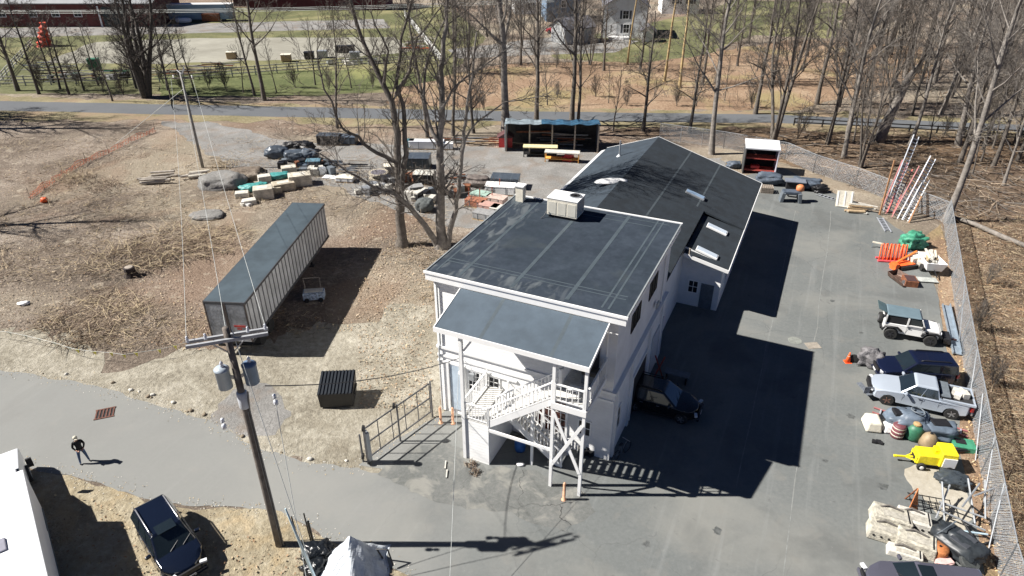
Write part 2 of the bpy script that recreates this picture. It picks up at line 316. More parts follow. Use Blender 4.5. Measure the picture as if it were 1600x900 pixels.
def leaves(name,n,regions,mats,seed,size=(.05,.13)):
    rg=random.Random(seed); mb=MB(); tot=sum(r[4] for r in regions)
    for r in regions:
        for _ in range(int(n*r[4]/tot)):
            px=rg.uniform(r[0],r[2]); py=rg.uniform(r[1],r[3])
            if r[5:] and not r[5](px,py): continue
            p=P(px,py); s=rg.uniform(*size); a=rg.uniform(0,6.28); t=rg.gauss(0,.5); t2=rg.gauss(0,.5)
            x=Vector((math.cos(a),math.sin(a),math.sin(t)))*s; y=Vector((-math.sin(a),math.cos(a),math.sin(t2)))*s*.6
            q=p+Vector((0,0,.05+rg.random()*.06)); mb.add([q-x,q-y,q+x,q+y],[(0,1,2,3)],rg.randrange(len(mats)))
    return tag(mb.build(name,mats),kind='stuff')
leaves('leaf_cover',24000,[(-40,220,700,560,.5,lambda x,y: infield(x,y)),(560,300,705,640,.14,lambda x,y: x<670+ (y-380)*.03),(1480,340,1640,930,.3,inwood)],[leafm,straw,stem,mat('pale_leaves',(.45,.36,.26),.9,.2,2),stem],5,(.03,.085))
leaves('leaves_along_fence',2600,[(1440,360,1600,930,1,lambda x,y: 1466+max(0,(y-440))*.16<x<1478+(y-345)*.175)],[leafm,straw,mat('tan_leaves',(.5,.34,.18),.9,.25,2)],6,(.05,.1))
leaves('litter_along_verge',1500,[(0,745,660,900,1,lambda x,y: y>745+x*.24)],[leafm,straw,stem],8,(.03,.08))
# brush mats: radiating bundles of cut canes
rg=random.Random(17); mb=MB(); E1=[(0,578),(150,603),(272,640),(335,664),(400,700),(470,722),(560,730),(600,700),(688,650)]; E2=[(0,716),(105,742),(250,786),(440,800),(560,868),(640,900)]
for E_ in (E1,E2):
    for a,b in zip(E_[:-1],E_[1:]):
        A,B_=P(*a),P(*b)
        for _ in range(int((B_-A).length*26)):
            q=A.lerp(B_,rg.random())+Vector((rg.gauss(0,.35),rg.gauss(0,.35),.03)); s=rg.uniform(.012,.045); mb.add([q+Vector((s,0,.01)),q+Vector((0,s,0)),q+Vector((-s*.8,0,.01)),q+Vector((0,-s,0))],[(0,1,2,3)],rg.randrange(3))
tag(mb.build('loose_gravel',[stone,M_dirt,straw]),kind='stuff')
def brushpile(name,px,py,r,h,n,seed,label,m=[stem,stemd,straw]):
    rg=random.Random(seed); c=P(px,py); mb=MB()
    for _ in range(int(n*2.2)):
        a=rg.uniform(0,6.28); rr=r*math.sqrt(rg.random())*.95; q=Vector((math.cos(a)*rr,math.sin(a)*rr,rg.uniform(0,h*.4)))
        b=a+rg.gauss(0,1.6); L=r*rg.uniform(.15,.6); e=rg.uniform(-.02,.45); d=Vector((math.cos(b)*math.cos(e),math.sin(b)*math.cos(e),math.sin(e)*h))
        mb.tube([q,q+d*L*.5+Vector((rg.gauss(0,.06),rg.gauss(0,.06),.1)),q+d*L],[.02,.014,.006],3,rg.randrange(len(m)),cap=False)
    return tag(mb.build(name,m,loc=c),label,'brush')
brushpile('brush_heap',268,385,4.2,.7,260,1,'sprawling heap of cut canes in the middle of the brown field')
brushpile('brush_heap',205,408,3.4,.8,200,2,'cane heap around a dark stump left of the trailer')
brushpile('brush_heap',340,378,3.2,.6,150,3,'low cane heap just beyond the left side of the trailer')
brushpile('brush_heap',150,500,3.5,.6,150,4,'thin dark cane heap near the yellow pennant line')
brushpile('brush_heap',478,520-10,1.6,.3,20,5,'few pale canes in the shade beside the trailer')
brushpile('dry_bush',118,283,1.8,1.9,90,7,'straw coloured dry bush beside the orange mesh fence',[straw,stem])
brushpile('dry_bush',165,296,1.6,1.8,80,8,'dark bare bush with upright stems in the brown field',[stemd,stem])
brushpile('dry_bush',352,262,1.5,1.4,60,9,'straw bush near the base of the old utility pole',[straw,stem])
# ================================================================ MAIN BUILDING (local frame: x along the front, y to the back)
G0=P(951,720); AB=R(-24.6)
U=Vector((math.cos(AB),math.sin(AB),0)); V=Vector((-U.y,U.x,0))
def W(u,v,z=0): return Vector((G0.x,G0.y,0))+U*u+V*v+Vector((0,0,z))
B=thing('shop_building','two storey white flat roofed shop building with an outside wooden stair and grey membrane roof','building',(G0.x,G0.y,0),AB)
BX0,BX1,BD=-10.12,0.0,10.9
mb=MB(); mb.poly([(BX0,0),(BX1,0),(BX1,BD),(BX0,BD)],0,4.5); mb.build('ground_floor_wall',white,B)
mb=MB(); mb.poly([(BX0,0.0),(BX1-.12,0.0),(BX1-.12,BD),(BX0,BD)],4.5,8.75); mb.build('upper_wall',white,B)
mb=MB(); mb.poly([(BX0-.05,-.1),(BX1+.1,-.1),(BX1+.1,BD+.05),(BX0-.05,BD+.05)],4.42,4.56); mb.build('ledge',trimw,B)
mb=MB(); mb.poly([(BX0-.03,-.06),(BX1-.02,-.06),(BX1-.02,-.002),(BX0-.03,-.002)],3.86,4.0)
mb.poly([(BX0-.03,-.09),(BX0+4.8,-.09),(BX0+4.8,-.002),(BX0-.03,-.002)],3.5,3.6); mb.build('wall_band',trimw,B)
# roof slab with overhang, gravel stop edge
mb=MB(); mb.poly([(BX0-.28,-.32),(BX1+.28,-.32),(BX1+.28,BD+.1),(BX0-.28,BD+.1)],8.75,9.14); mb.build('fascia',trimw,B)
mb=MB(); mb.poly([(BX0-.24,-.26),(BX1+.24,-.26),(BX1+.24,BD+.06),(BX0-.24,BD+.06)],9.14,9.2)
roofo=mb.build('roof',M_memb,B)
mb=MB()
for y in (-.33,BD+.1): mb=MB(); mb.box((-5.06,y,9.2),(BX1-BX0+.7,.09,.13)); mb.build('roof_edge',trimw,B)
mb=MB()
for x in (BX0-.29,BX1+.29): mb=MB(); mb.box((x,BD/2-.1,9.19),(.07,BD+.45,.1)); mb.build('gravel_stop',mat('edge_metal',(.25,.27,.28),.5,.1,3),B)
mb=MB()
for x,ww in ((-8.6,.16),(-5.7,.2),(-2.8,.2),(-1.05,.1),(-.72,.1),(-9.95,.1)): mb.box((x,BD/2,9.203),(ww,BD-.2,.008))
for y,x0,x1 in ((1.25,-9.9,-.2),(1.55,-9.9,-.2),(9.9,-6.0,-1.2),(10.5,-9.5,-.3)): mb.box(((x0+x1)/2,y,9.206),(x1-x0,.07,.008))
mb.build('roof_seam',membraneg,B)
for _ in range(0):
    x=rg.choice([rg.uniform(-9.9,-8.3),rg.uniform(-9.9,-5)]); y=rg.uniform(.2,10.4) if x<-8.2 else rg.uniform(-.1,1.2)
    n=9; r=rg.uniform(.12,.5); pts=[(x+math.cos(k*2*PI/n)*r*rg.uniform(.4,1.1)*.6,y+math.sin(k*2*PI/n)*r*rg.uniform(.5,1.5)) for k in range(n)]
    mb.add([(p[0],p[1],9.212+_*.0003) for p in pts],[tuple(range(n))])
n=M_memb.node_tree; N=n.nodes; L_=n.links.new; b=N['Principled BSDF']; src=b.inputs['Base Color'].links[0].from_socket
tc=N.new('ShaderNodeTexCoord'); sx=N.new('ShaderNodeSeparateXYZ'); L_(tc.outputs['Object'],sx.inputs[0])
mp=N.new('ShaderNodeMapping'); mp.vector_type='TEXTURE'; mp.inputs['Scale'].default_value=(.8,2.4,1); L_(tc.outputs['Object'],mp.inputs[0])
nz=N.new('ShaderNodeTexNoise'); nz.inputs['Scale'].default_value=1.3; nz.inputs['Detail'].default_value=6; nz.inputs['Distortion'].default_value=.8; L_(mp.outputs[0],nz.inputs['Vector'])
def mr(o,a,b_,c,d): q=N.new('ShaderNodeMapRange'); q.inputs[1].default_value=a; q.inputs[2].default_value=b_; q.inputs[3].default_value=c; q.inputs[4].default_value=d; L_(o,q.inputs[0]); return q.outputs[0]
def op(k,a,b_): q=N.new('ShaderNodeMath'); q.operation=k; L_(a,q.inputs[0]); L_(b_,q.inputs[1]); return q.outputs[0]
edge=op('MAXIMUM',mr(sx.outputs[0],-9.0,-7.6,1,0),op('MULTIPLY',mr(sx.outputs[1],1.0,1.5,1,0),mr(sx.outputs[0],-4.5,-2,1,0)))
fac=op('MULTIPLY',edge,mr(nz.outputs['Fac'],.5,.62,0,.75)); q=N.new('ShaderNodeMix'); q.data_type='RGBA'; L_(fac,q.inputs['Factor']); L_(src,q.inputs['A']); q.inputs['B'].default_value=(.11,.125,.135,1); L_(q.outputs['Result'],b.inputs['Base Color'])
# front lean-to roof over stair and deck
SL,SR=-8.32,-.52; ZE,ZB=8.0,8.72
mb=MB(); mb.add([(SL,-3.05,ZE-.14),(SR,-3.05,ZE-.14),(SR,-.33,ZB-.14),(SL,-.33,ZB-.14),(SL,-3.05,ZE),(SR,-3.05,ZE),(SR,-.33,ZB),(SL,-.33,ZB)],[(0,3,2,1),(4,5,6,7),(0,1,5,4),(1,2,6,5),(2,3,7,6),(3,0,4,7)])
mb.build('porch_roof',mat('porch_membrane',(.060,.083,.108),.8,.14,.8,.05),B)
mb=MB(); mb.box(((SL+SR)/2,-3.09,ZE-.1),(SR-SL+.1,.05,.26)); mb.beam((SR+.03,-3.09,ZE-.08),(SR+.03,-.33,ZB-.08),.05,.2); mb.beam((SL-.03,-3.09,ZE-.08),(SL-.03,-.33,ZB-.08),.05,.2)
mb.build('porch_fascia',trimw,B)
mb=MB(); q=(ZB-ZE)/2.72
for x in (-2.35,-5.9): mb=MB(); mb.add([(x-.09,-3.04,ZE+.004),(x+.09,-3.04,ZE+.004),(x+.09,-.34,ZE+.004+2.7*q),(x-.09,-.34,ZE+.004+2.7*q)],[(0,1,2,3)]); mb.build('porch_seam',membraneg,B)

# posts
for u,z1,wd in ((-7.0,7.84,.17),(-2.16,7.84,.15),(-.62,7.84,.15)):
    mb=MB(); mb.box((u,-2.92,(z1)/2),(wd,wd,z1)); mb.build('post',trimw,B)
# deck and landing
mb=MB()
for k in range(18): mb.box((-1.38,-2.82+k*.158,5.5),(1.72,.14,.05))
mb.build('deck_floor',stairw,B)
mb=MB(); mb.box((-1.38,-3.02,5.3),(1.75,.06,.34)); mb.box((-.5,-1.5,5.3),(.06,2.95,.3)); mb.box((-2.24,-1.5,5.3),(.06,2.95,.3)); mb.build('deck_beam',trimw,B)
ST0,ST1,SZ0,SZ1=-5.62,-2.24,2.75,5.52
mb=MB(); mb.box((-6.33,-1.48,1.33),(1.45,2.9,2.66)); mb.build('storage_box',white,B)
mb=MB()
for k in range(19): mb.box((-6.33,-2.86+k*.153,2.71),(1.6,.13,.06))
mb.build('landing_floor',stairw,B)
def rail(mb,a,b,h=1.0,n=8,posts=True):
    a=Vector(a); b=Vector(b); up=Vector((0,0,h)); mb.beam(a+up,b+up,.09,.05); mb.beam(a+up*.12,b+up*.12,.05,.06)
    for k in range(n+1):
        p=a+(b-a)*k/n; mb.beam(p+up*.1,p+up,.04)
    if posts: mb.beam(a-Vector((0,0,.1)),a+up*1.08,.1); mb.beam(b-Vector((0,0,.1)),b+up*1.08,.1)
def flight(name,x0,z0,x1,z1,y,wd,n):
    mb=MB(); sx=1 if x1>x0 else -1
    for k in range(n):
        x=x0+(x1-x0)*(k+.5)/n; z=z0+(z1-z0)*(k+1)/n; mb.box((x,y,z-.03),(abs(x1-x0)/n*1.12,wd,.045))
    mb.build(name+'_treads',stairw,B)
    mb=MB()
    for s in (-1,1): mb.beam((x0,y+s*wd/2,z0+.0),(x1,y+s*wd/2,z1-.12),.05,.3)
    mb.build(name+'_stringer',trimw,B)
    for s in (-1,1):
        mb=MB(); rail(mb,(x0,y+s*(wd/2),z0+.1),(x1,y+s*(wd/2),z1+.05),.98,18,True); mb.build('stair_railing',trimw,B)
flight('upper_stair',ST0,SZ0,ST1,SZ1,-2.42,1.0,14)
flight('lower_stair',ST1+.1,0,ST0,SZ0,-1.0,1.0,14)
for a,b,n in (((-7.05,-2.92,2.74),(-5.6,-2.92,2.74),8),((-7.08,-2.9,2.74),(-7.08,-.15,2.74),15),((-2.1,-2.95,5.52),(-.66,-2.95,5.52),5),((-.54,-2.85,5.52),(-.54,-.15,5.52),12),((-2.2,-1.85,5.52),(-2.2,-.2,5.52),8)):
    mb=MB(); rail(mb,a,b,1.02,n); mb.build('railing',trimw,B)
mb=MB(); mb.box((-3.85,-2.93,2.42),(3.4,.07,.17)); mb.build('cross_beam',trimw,B)
for a,b in (((-2.1,-2.99,4.9),(-.66,-2.99,1.5)),((-2.1,-3.05,1.6),(-.66,-3.05,4.6))):
    mb=MB(); mb.beam(a,b,.05,.16); mb.build('brace',trimw,B)
for u,v in ((-3.6,-1.95),(-3.6,-.45),(-2.3,-.45)): mb=MB(); mb.box((u,v,1.9 if u<-3 else 2.6),(.12,.12,3.8 if u<-3 else 5.2)); mb.build('post',trimw,B)
mb=MB(); mb.beam((-6.9,-2.85,6.9),(-6.45,-2.85,7.6),.06,.1); mb.build('knee_brace',trimw,B)
# windows and doors
def window(parent,x,z,wd,h,axis='f',pos=0.,nx=2,nz=2,gm=None,trim=trimw,name='window',fw=.08):
    """axis f: on a plane y=pos facing -y ; axis s: plane x=pos facing +x ; axis l: facing -x"""
    def T(a,d,c): # a along, d outwards, c up
        return (a,pos-d,c) if axis=='f' else ((pos+d,a,c) if axis=='s' else (pos-d,a,c))
    def bx(mb,a,c,wa,hc,d0,d1):
        p=T(a,(d0+d1)/2,c); mb.box(p,(wa,abs(d1-d0),hc) if axis=='f' else (abs(d1-d0),wa,hc))
    f=MB()
    for s in (-1,1):
        bx(f,x+s*(wd/2+fw/2),z,fw,h+2*fw,-.02,.05); bx(f,x,z+s*(h/2+fw/2),wd,fw,-.02,.05)
    for k in range(1,nx): bx(f,x-wd/2+wd*k/nx,z,.04,h,.012,.035)
    for k in range(1,nz): bx(f,x,z-h/2+h*k/nz,wd,.04,.012,.033)
    w_=f.build(name,trim,parent); p=MB(); bx(p,x,z,wd,h,.002,.01); p.build('pane',gm or dwin,w_); return w_
red_reflection=mat('red_reflection_glass',(.09,.03,.02),.15,.6,1.6,spec=.8)  # reddish reflection in the panes, put into the glass colour
window(B,-7.9,2.75,.66,1.25,nx=3,nz=4); window(B,-6.85,2.75,.9,1.25,nx=3,nz=4)
window(B,-3.3,2.1,1.7,2.4,nx=5,nz=5,gm=red_reflection); window(B,-1.45,1.75,.6,.9,nx=2,nz=2)
mb=MB(); mb.box((-9.0,-.04,1.95),(.75,.08,3.1)); d=mb.build('door',mat('pale_blue_panel',(.42,.5,.58),.6,.1,3),B)
mb=MB(); mb.box((-9.5,-.08,2.0),(.14,.16,3.3)); mb.box((-8.5,-.08,2.0),(.14,.16,3.3)); mb.build('pilaster',trimw,B)
mb=MB(); mb.box((-1.4,-.03,6.6),(.95,.06,2.05)); d=mb.build('door',mat('dark_door',(.05,.05,.06),.5),B); mb=MB(); mb.box((-1.05,-.08,6.5),(.05,.06,.14)); mb.build('handle',alloy,d)
for y in (2.75,3.35,3.95): window(B,y,7.05,.42,1.05,'s',-.12,1,1,fw=.03,trim=black)
for y in (6.3,6.9,7.5): window(B,y,7.05,.42,1.05,'s',-.12,1,1,fw=.03,trim=black)
for y in (.9,10.2): window(B,y,2.2,.9,1.3,'s',0,2,2,name='window')
gv=(P(1096,645,.7)-G0).dot(V)
mb=MB(); mb.box((.02,gv,1.45),(.05,2.9,2.9)); dd=mb.build('garage_opening',dark,B)
mb=MB(); mb.box((.05,gv+1.5,1.5),(.1,.12,3.0)); mb.box((.05,gv-1.5,1.5),(.1,.12,3.0)); mb.box((.05,gv,3.0),(.1,3.1,.14)); mb.build('door_frame',trimw,dd)
mb=MB(); mb.box((.03,gv+4.2,1.5),(.06,2.8,2.9)); mb.build('garage_door',mat('garage_panel',(.5,.52,.55),.5,.08,3),B)
for y in (-.05,): mb=MB(); mb.tube([(-9.9,y-.03,8.7),(-9.9,y-.03,4.7),(-9.98,y-.06,4.4),(-9.98,y-.06,.1)],.045,6); mb.build('downpipe',galv,B)
mb=MB(); mb.box((.06,7.9,5.3),(.1,.5,.35)); mb.build('wall_vent',galv,B); mb=MB(); mb.tube([(-.06,9.5,8.7),(-.06,9.5,4.6)],.045,6); mb.build('downpipe',trimw,B)
for y in (0.4,3.1,6.9,9.7): mb=MB(); mb.box((.06,y,2.2),(.12,.22,4.4)); mb.build('pilaster',white,B)
mb=MB(); mb.tube([(-.55,-.1,8.6),(-.55,-.1,5.6)],.04,6); mb.build('downpipe',trimw,B)
mb=MB(); mb.box((-8.0,-.1,3.1),(.3,.2,.4)); mb.build('meter_box',galv,B)
mb=MB(); mb.lathe((-8.6,-.25,3.35),[(.02,0),(.14,-.02),(.16,-.12),(.02,-.14)],10); mb.build('wall_lamp',trimw,B)
# ---------------- things standing on the flat roof
def hvac(loc,rz):
    t=thing('rooftop_air_conditioner','large cream rooftop air conditioner with round fan on the flat roof','air conditioner',loc,rz)
    mb=MB(); mb.box((0,0,.75),(2.3,1.6,1.1)); mb.build('cabinet',cream,t,bevel=.02)
    mb=MB(); mb.box((0,0,.1),(2.1,1.4,.2)); mb.build('curb',dark,t)
    mb=MB(); mb.box((0,0,1.32),(2.36,1.66,.05)); mb.build('top_panel',trimw,t)
    mb=MB(); mb.lathe((.65,.2,1.35),[(.46,0),(.46,.05),(.38,.06),(.38,.01)],20); mb.build('fan_ring',galv,t)
    mb=MB(); mb.lathe((.65,.2,1.362),[(.37,0),(.37,.006)],20)
    for k in range(5): mb.box((.65,.2,1.39),(.7,.1,.01),k*PI/5)
    mb.build('fan',dark,t)
    for x in (-.75,0,.75):
        mb=MB(); mb.box((x,-.81,.7),(.6,.02,.8)); mb.build('access_panel',mat('cream_panel',(.55,.53,.46),.5,.06,3),t)
    mb=MB()
    for k in range(9): mb.box((1.16,0,.35+k*.1),(.02,1.3,.03))
    mb.build('louver',grayp,t); mb=MB(); mb.tube([(-1.1,-.9,.5),(-1.3,-1.0,.1),(-1.4,-1.3,.05)],.03,5); mb.build('conduit',dgalv,t)
    return t
hvac(W(-6.35,9.3,9.2),AB).scale=(.82,.82,.95)
t=thing('roof_chimney','small square cream chimney box on the back corner of the flat roof','chimney',W(-9.75,10.3,9.2),AB)
mb=MB(); mb.box((0,0,.5),(.5,.45,1.0)); mb.build('stack',cream,t); mb=MB(); mb.box((0,0,1.03),(.62,.57,.08)); mb.build('cap',trimw,t)
# ================================================================ GABLED WORKSHOP BEHIND
K=thing('gabled_workshop','long low gabled workshop behind the white building with dark shingle roof','building',(G0.x,G0.y,0),AB)
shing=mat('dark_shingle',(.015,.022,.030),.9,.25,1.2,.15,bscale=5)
RZ,RU=6.75,-6.7; EL,ELZ=-11.5,5.05; ER,ERZ=2.85,3.8; Y0,Y1=BD+.15,34.6
sl=(RZ-ELZ)/(RU-EL); sr=(RZ-ERZ)/(ER-RU)
zr=lambda u: RZ-(u-RU)*sr
mb=MB(); mb.add([(EL+.5,Y0,0),(-.4,Y0,0),(-.4,17.6,0),(ER-.4,17.6,0),(ER-.4,Y1-.3,0),(EL+.5,Y1-.3,0),
 (EL+.5,Y0,ELZ),(-.4,Y0,zr(-.4)-.15),(-.4,17.6,zr(-.4)-.15),(ER-.4,17.6,ERZ-.05),(ER-.4,Y1-.3,ERZ-.05),(EL+.5,Y1-.3,ELZ),(RU,Y1-.3,RZ-.16)],
 [(0,1,7,6),(1,2,8,7),(2,3,9,8),(3,4,10,9),(4,5,11,12,10),(5,0,6,11)]); mb.build('wall',white,K)
def roofslab(name,pts,th,m):
    n=len(pts); mb=MB(); mb.add([(x,y,z-th) for x,y,z in pts]+list(pts),[tuple(reversed(range(n))),tuple(range(n,2*n))]+[(i,(i+1)%n,n+(i+1)%n,n+i) for i in range(n)]); return mb.build(name,m,K)
ra=roofslab('roof',[(RU,Y0,RZ),(-.3,Y0,zr(-.3)),(-.3,24.0,zr(-.3)),(ER,24.0,ERZ),(ER,Y1,ERZ),(RU,Y1,RZ)],.14,shing)
roofslab('roof',[(EL,Y0,ELZ),(RU-.002,Y0,RZ),(RU-.002,Y1,RZ),(EL,Y1,ELZ)],.14,mat('sunlit_shingle_tone',(.026,.038,.052),.85,.2,1.2,.12,bscale=5))  # slope facing the sun: its stronger light is put into a paler shingle colour
roofslab('side_roof',[(-.29,16.9,zr(-.29)-.3),(ER,16.9,ERZ-.08),(ER,23.98,ERZ-.08),(-.29,23.98,zr(-.29)-.3)],.1,shing)
mb=MB(); mb.beam((-.25,16.86,zr(.1)-.3),(ER+.05,16.86,ERZ-.16),.06,.24); mb.beam((ER+.04,16.9,ERZ-.13),(ER+.04,Y1,ERZ-.08),.05,.16); mb.beam((ER,Y1+.03,ERZ-.06),(RU,Y1+.03,RZ-.06),.05,.16); mb.beam((RU,Y1+.03,RZ-.06),(EL,Y1+.03,ELZ-.06),.05,.16); mb.build('fascia',trimw,K)
mb=MB(); mb.add([(EL-.55,Y0+3,ELZ-.35),(EL-.02,Y0+3,ELZ-.12),(EL-.02,Y1,ELZ-.12),(EL-.55,Y1,ELZ-.35),(EL-.55,Y0+3,ELZ-.45),(EL-.02,Y0+3,ELZ-.25),(EL-.02,Y1,ELZ-.25),(EL-.55,Y1,ELZ-.45)],[(0,1,2,3),(7,6,5,4),(0,4,5,1),(1,5,6,2),(2,6,7,3),(3,7,4,0)]); mb.build('eave_flashing',mat('pale_metal',(.6,.61,.62),.45,.08,2),K)
mb=MB()
for u in (-3.6,-.9): mb.add([(u-.07,24.2 if u>-1 else 12,zr(u-.07)+.006),(u+.07,24.2 if u>-1 else 12,zr(u+.07)+.006),(u+.07,Y1-.1,zr(u+.07)+.006),(u-.07,Y1-.1,zr(u-.07)+.006)],[(0,1,2,3)])
mb.build('roof_seam',mat('seam_grey',(.07,.085,.095),.6),K)
def skylight(u,v,du,dv,m):
    z=zr(u)+(-.17 if v<24 else .02); s=MB(); ang=math.atan(-sr)
    s.box((u,v,z+.07),(du,dv,.16),tilt=('Y',-ang)); o=s.build('skylight',m,K,bevel=.03); s=MB(); s.box((u,v,z+.165),(du-.12,dv-.12,.02),tilt=('Y',-ang)); s.build('pane',mat('skylight_glass',(.55,.62,.7),.15,.1,2,spec=1) if m is trimw else mat('blue_glass',(.25,.35,.48),.1),o)
skylight(1.1,21.6+.6,1.6,.62,trimw); skylight(1.15,18.0,1.6,.62,trimw); skylight(-1.4,25.9,1.6,.6,galv)
dome=MB(); n=14
for i in range(5):
    ph=i/4*PI/2
    for k in range(n):
        a=2*PI*k/n; dome.v.append((math.cos(a)*1.35*math.cos(ph)**.6,math.sin(a)*.5*math.cos(ph)**.6,.2*math.sin(ph)))
dome.f=[(i*n+k,i*n+(k+1)%n,(i+1)*n+(k+1)%n,(i+1)*n+k) for i in range(4) for k in range(n)]; dome.mi=[0]*len(dome.f)
o=dome.build('roof_dome',trimw,K,True); o.location=(-7.4,22.4,RZ-.15); o.rotation_euler=(0,0,R(32))
mb=MB(); mb.cyl((-9.1,30.4,5.75),(-9.1,30.4,7.3),.07,8); mb.lathe((-9.1,30.4,5.85),[(.28,0),(.1,.2),(.09,.25)],10); mb.build('vent_pipe',galv,K)
mb=MB(); mb.box((1.6,17.57,1.0),(.9,.06,2.0)); mb.build('door',grayp,K)
window(K,.6,1.6,.6,.9,'f',17.6)
for y in (20,24,28,32): window(K,y,1.9,1.0,1.0,'s',ER-.4)
mb=MB(); mb.tube([(.15,16.8,zr(.1)-.2),(.15,16.8,zr(.1)+.25)],.06,6); mb.build('vent_pipe',oldwood,K)

# row of pale stones and odd bits of litter where the verge meets the road
rg=random.Random(33)
def rock(px,py,r,lb,grp):
    t=thing('verge_stone',lb,'stone',P(px,py),rg.uniform(0,6),grp); mb=MB(); mb.blob((0,0,-r*.2),(r*2,r*1.5,r*1.1),rg.randrange(999),.2,9,6); mb.build('stone',stone if rg.random()<.5 else mat('brown_stone',(.22,.18,.13),.9,.25,4,.3),t,True)
for i in range(18):
    px=rg.uniform(0,560); e=[(0,578),(150,603),(272,640),(335,664),(400,700),(470,722),(560,730)]
    for a,b in zip(e[:-1],e[1:]):
        if a[0]<=px<=b[0]: py=a[1]+(b[1]-a[1])*(px-a[0])/(b[0]-a[0])
    rock(px,py-rg.uniform(1,14),rg.uniform(.06,.16),'small stone on the dirt verge, '+('left of the storm drain' if px<140 else 'just above the storm drain' if px<230 else 'right of the storm drain' if px<320 else 'below the grey gravel patch' if px<430 else 'between the utility pole and the gate'),'verge stones')
# oil and tyre marks worn into the lot
mk=mat('oil_mark',(.095,.1,.098),.5,.3,6)
for px,py,r in ((1405,560,.35),(1330,650,.3),(1300,470,.25),(1240,620,.2),(1380,760,.35),(1120,830,.3),(1010,850,.22),(1290,720,.18),(1345,520,.2)):
    p=P(px,py,.0265); n=14; mb=MB(); mb.add([(p.x+math.cos(k*2*PI/n)*r*rg.uniform(.4,1.1),p.y+math.sin(k*2*PI/n)*r*rg.uniform(.4,1.1),p.z) for k in range(n)],[tuple(range(n))]); struct(mb.build('oil_mark',mk))
# ================================================================ TREES (bare, early spring)
def grow(mt,mtw,p,d,L,r,lv,rg,kids,spread,maxlv,up=.12,minr=.014):
    """one limb and what it carries; thick limbs go to mt (trunk mesh), thin ones to mtw (twig mesh)"""
    n=4 if lv<2 else 3; pts=[p.copy()]; rad=[r]; q=p.copy(); dd=d.copy()
    for i in range(n):
        dd=(dd+Vector((rg.gauss(0,.13),rg.gauss(0,.13),rg.gauss(0,.08)+up*(.5 if lv else .1)))).normalized()
        q=q+dd*L/n; pts.append(q.copy()); rad.append(max(minr*.6,r*(1-.8*(i+1)/n)))
    tgt=mt if r>.05 else mtw
    tgt.tube(pts,rad,7 if r>.15 else (5 if r>.05 else 3),0,cap=False)
    if lv>=maxlv: return
    k=kids[min(lv,len(kids)-1)]
    for j in range(k):
        t=(.25 if lv else .3)+.72*(j+rg.random())/k; t=min(t,.97); idx=t*n; i0=int(idx); fr=idx-i0
        a=pts[i0].lerp(pts[min(i0+1,n)],fr); base=(pts[min(i0+1,n)]-pts[i0]).normalized()
        perp=base.orthogonal().normalized(); perp.rotate(Matrix.Rotation(rg.uniform(0,2*PI),3,base))
        s=spread*rg.uniform(.7,1.2); nd=(base*math.cos(s)+perp*math.sin(s)).normalized()
        rr=max(minr,(rad[i0]*(1-fr)+rad[min(i0+1,n)]*fr)*rg.uniform(.4,.62)); nl=L*rg.uniform(.38,.62)*(1-.35*t)
        grow(mt,mtw,a,nd,nl,rr,lv+1,rg,kids,spread,maxlv,up,minr)
def tree_proto(seed,h,r,kids=(13,5,4,3),spread=.75,maxlv=4,up=.16,bark=None,tw=None,lean=(0,0),clear=.3,stems=1,name='bare_tree'):
    rg=random.Random(seed); t=thing(name,None,'tree'); mt=MB(); mw=MB()
    for sidx in range(stems):
        a=rg.uniform(0,6.28); sp=0 if stems==1 else rg.uniform(.1,.32)
        p=Vector((math.cos(a)*r*.6,math.sin(a)*r*.6,0))*(0 if stems==1 else 1)
        d=Vector((lean[0]+math.cos(a)*sp,lean[1]+math.sin(a)*sp,1)).normalized(); hh=h*rg.uniform(.85,1); rr=r*(1 if stems==1 else .62)
        n=8; pts=[Vector((p.x,p.y,-.1))];rad=[rr*1.35];q=p.copy(); q.z=0
        for i in range(n):
            d=(d+Vector((rg.gauss(0,.045),rg.gauss(0,.045),.06))).normalized(); q=q+d*hh/n; pts.append(q.copy()); rad.append(rr*(1-.88*(i+1)/n)**.8+.01)
        mt.tube(pts,rad,9,0,cap=False)
        k=kids[0]
        for j in range(k):
            tt=clear+(1-clear)*(j+rg.random())/k; tt=min(.985,tt); idx=tt*n; i0=int(idx); fr=idx-i0; aa=pts[i0].lerp(pts[min(i0+1,n)],fr)
            base=(pts[min(i0+1,n)]-pts[i0]).normalized(); pr=base.orthogonal().normalized(); pr.rotate(Matrix.Rotation(j*2.4+rg.random(),3,base)); s=spread*rg.uniform(.75,1.25)
            nd=(base*math.cos(s)+pr*math.sin(s)).normalized(); r2=(rad[i0]*(1-fr)+rad[min(i0+1,n)]*fr)*rg.uniform(.35,.6)
            grow(mt,mw,aa,nd,hh*rg.uniform(.2,.36)*(1.15-tt*.6),max(.02,r2),1,rg,kids,spread*.9,maxlv,up)
    mt.build('trunk',bark or barkg,t,True); mw.build('crown',tw or twig,t)
    return t
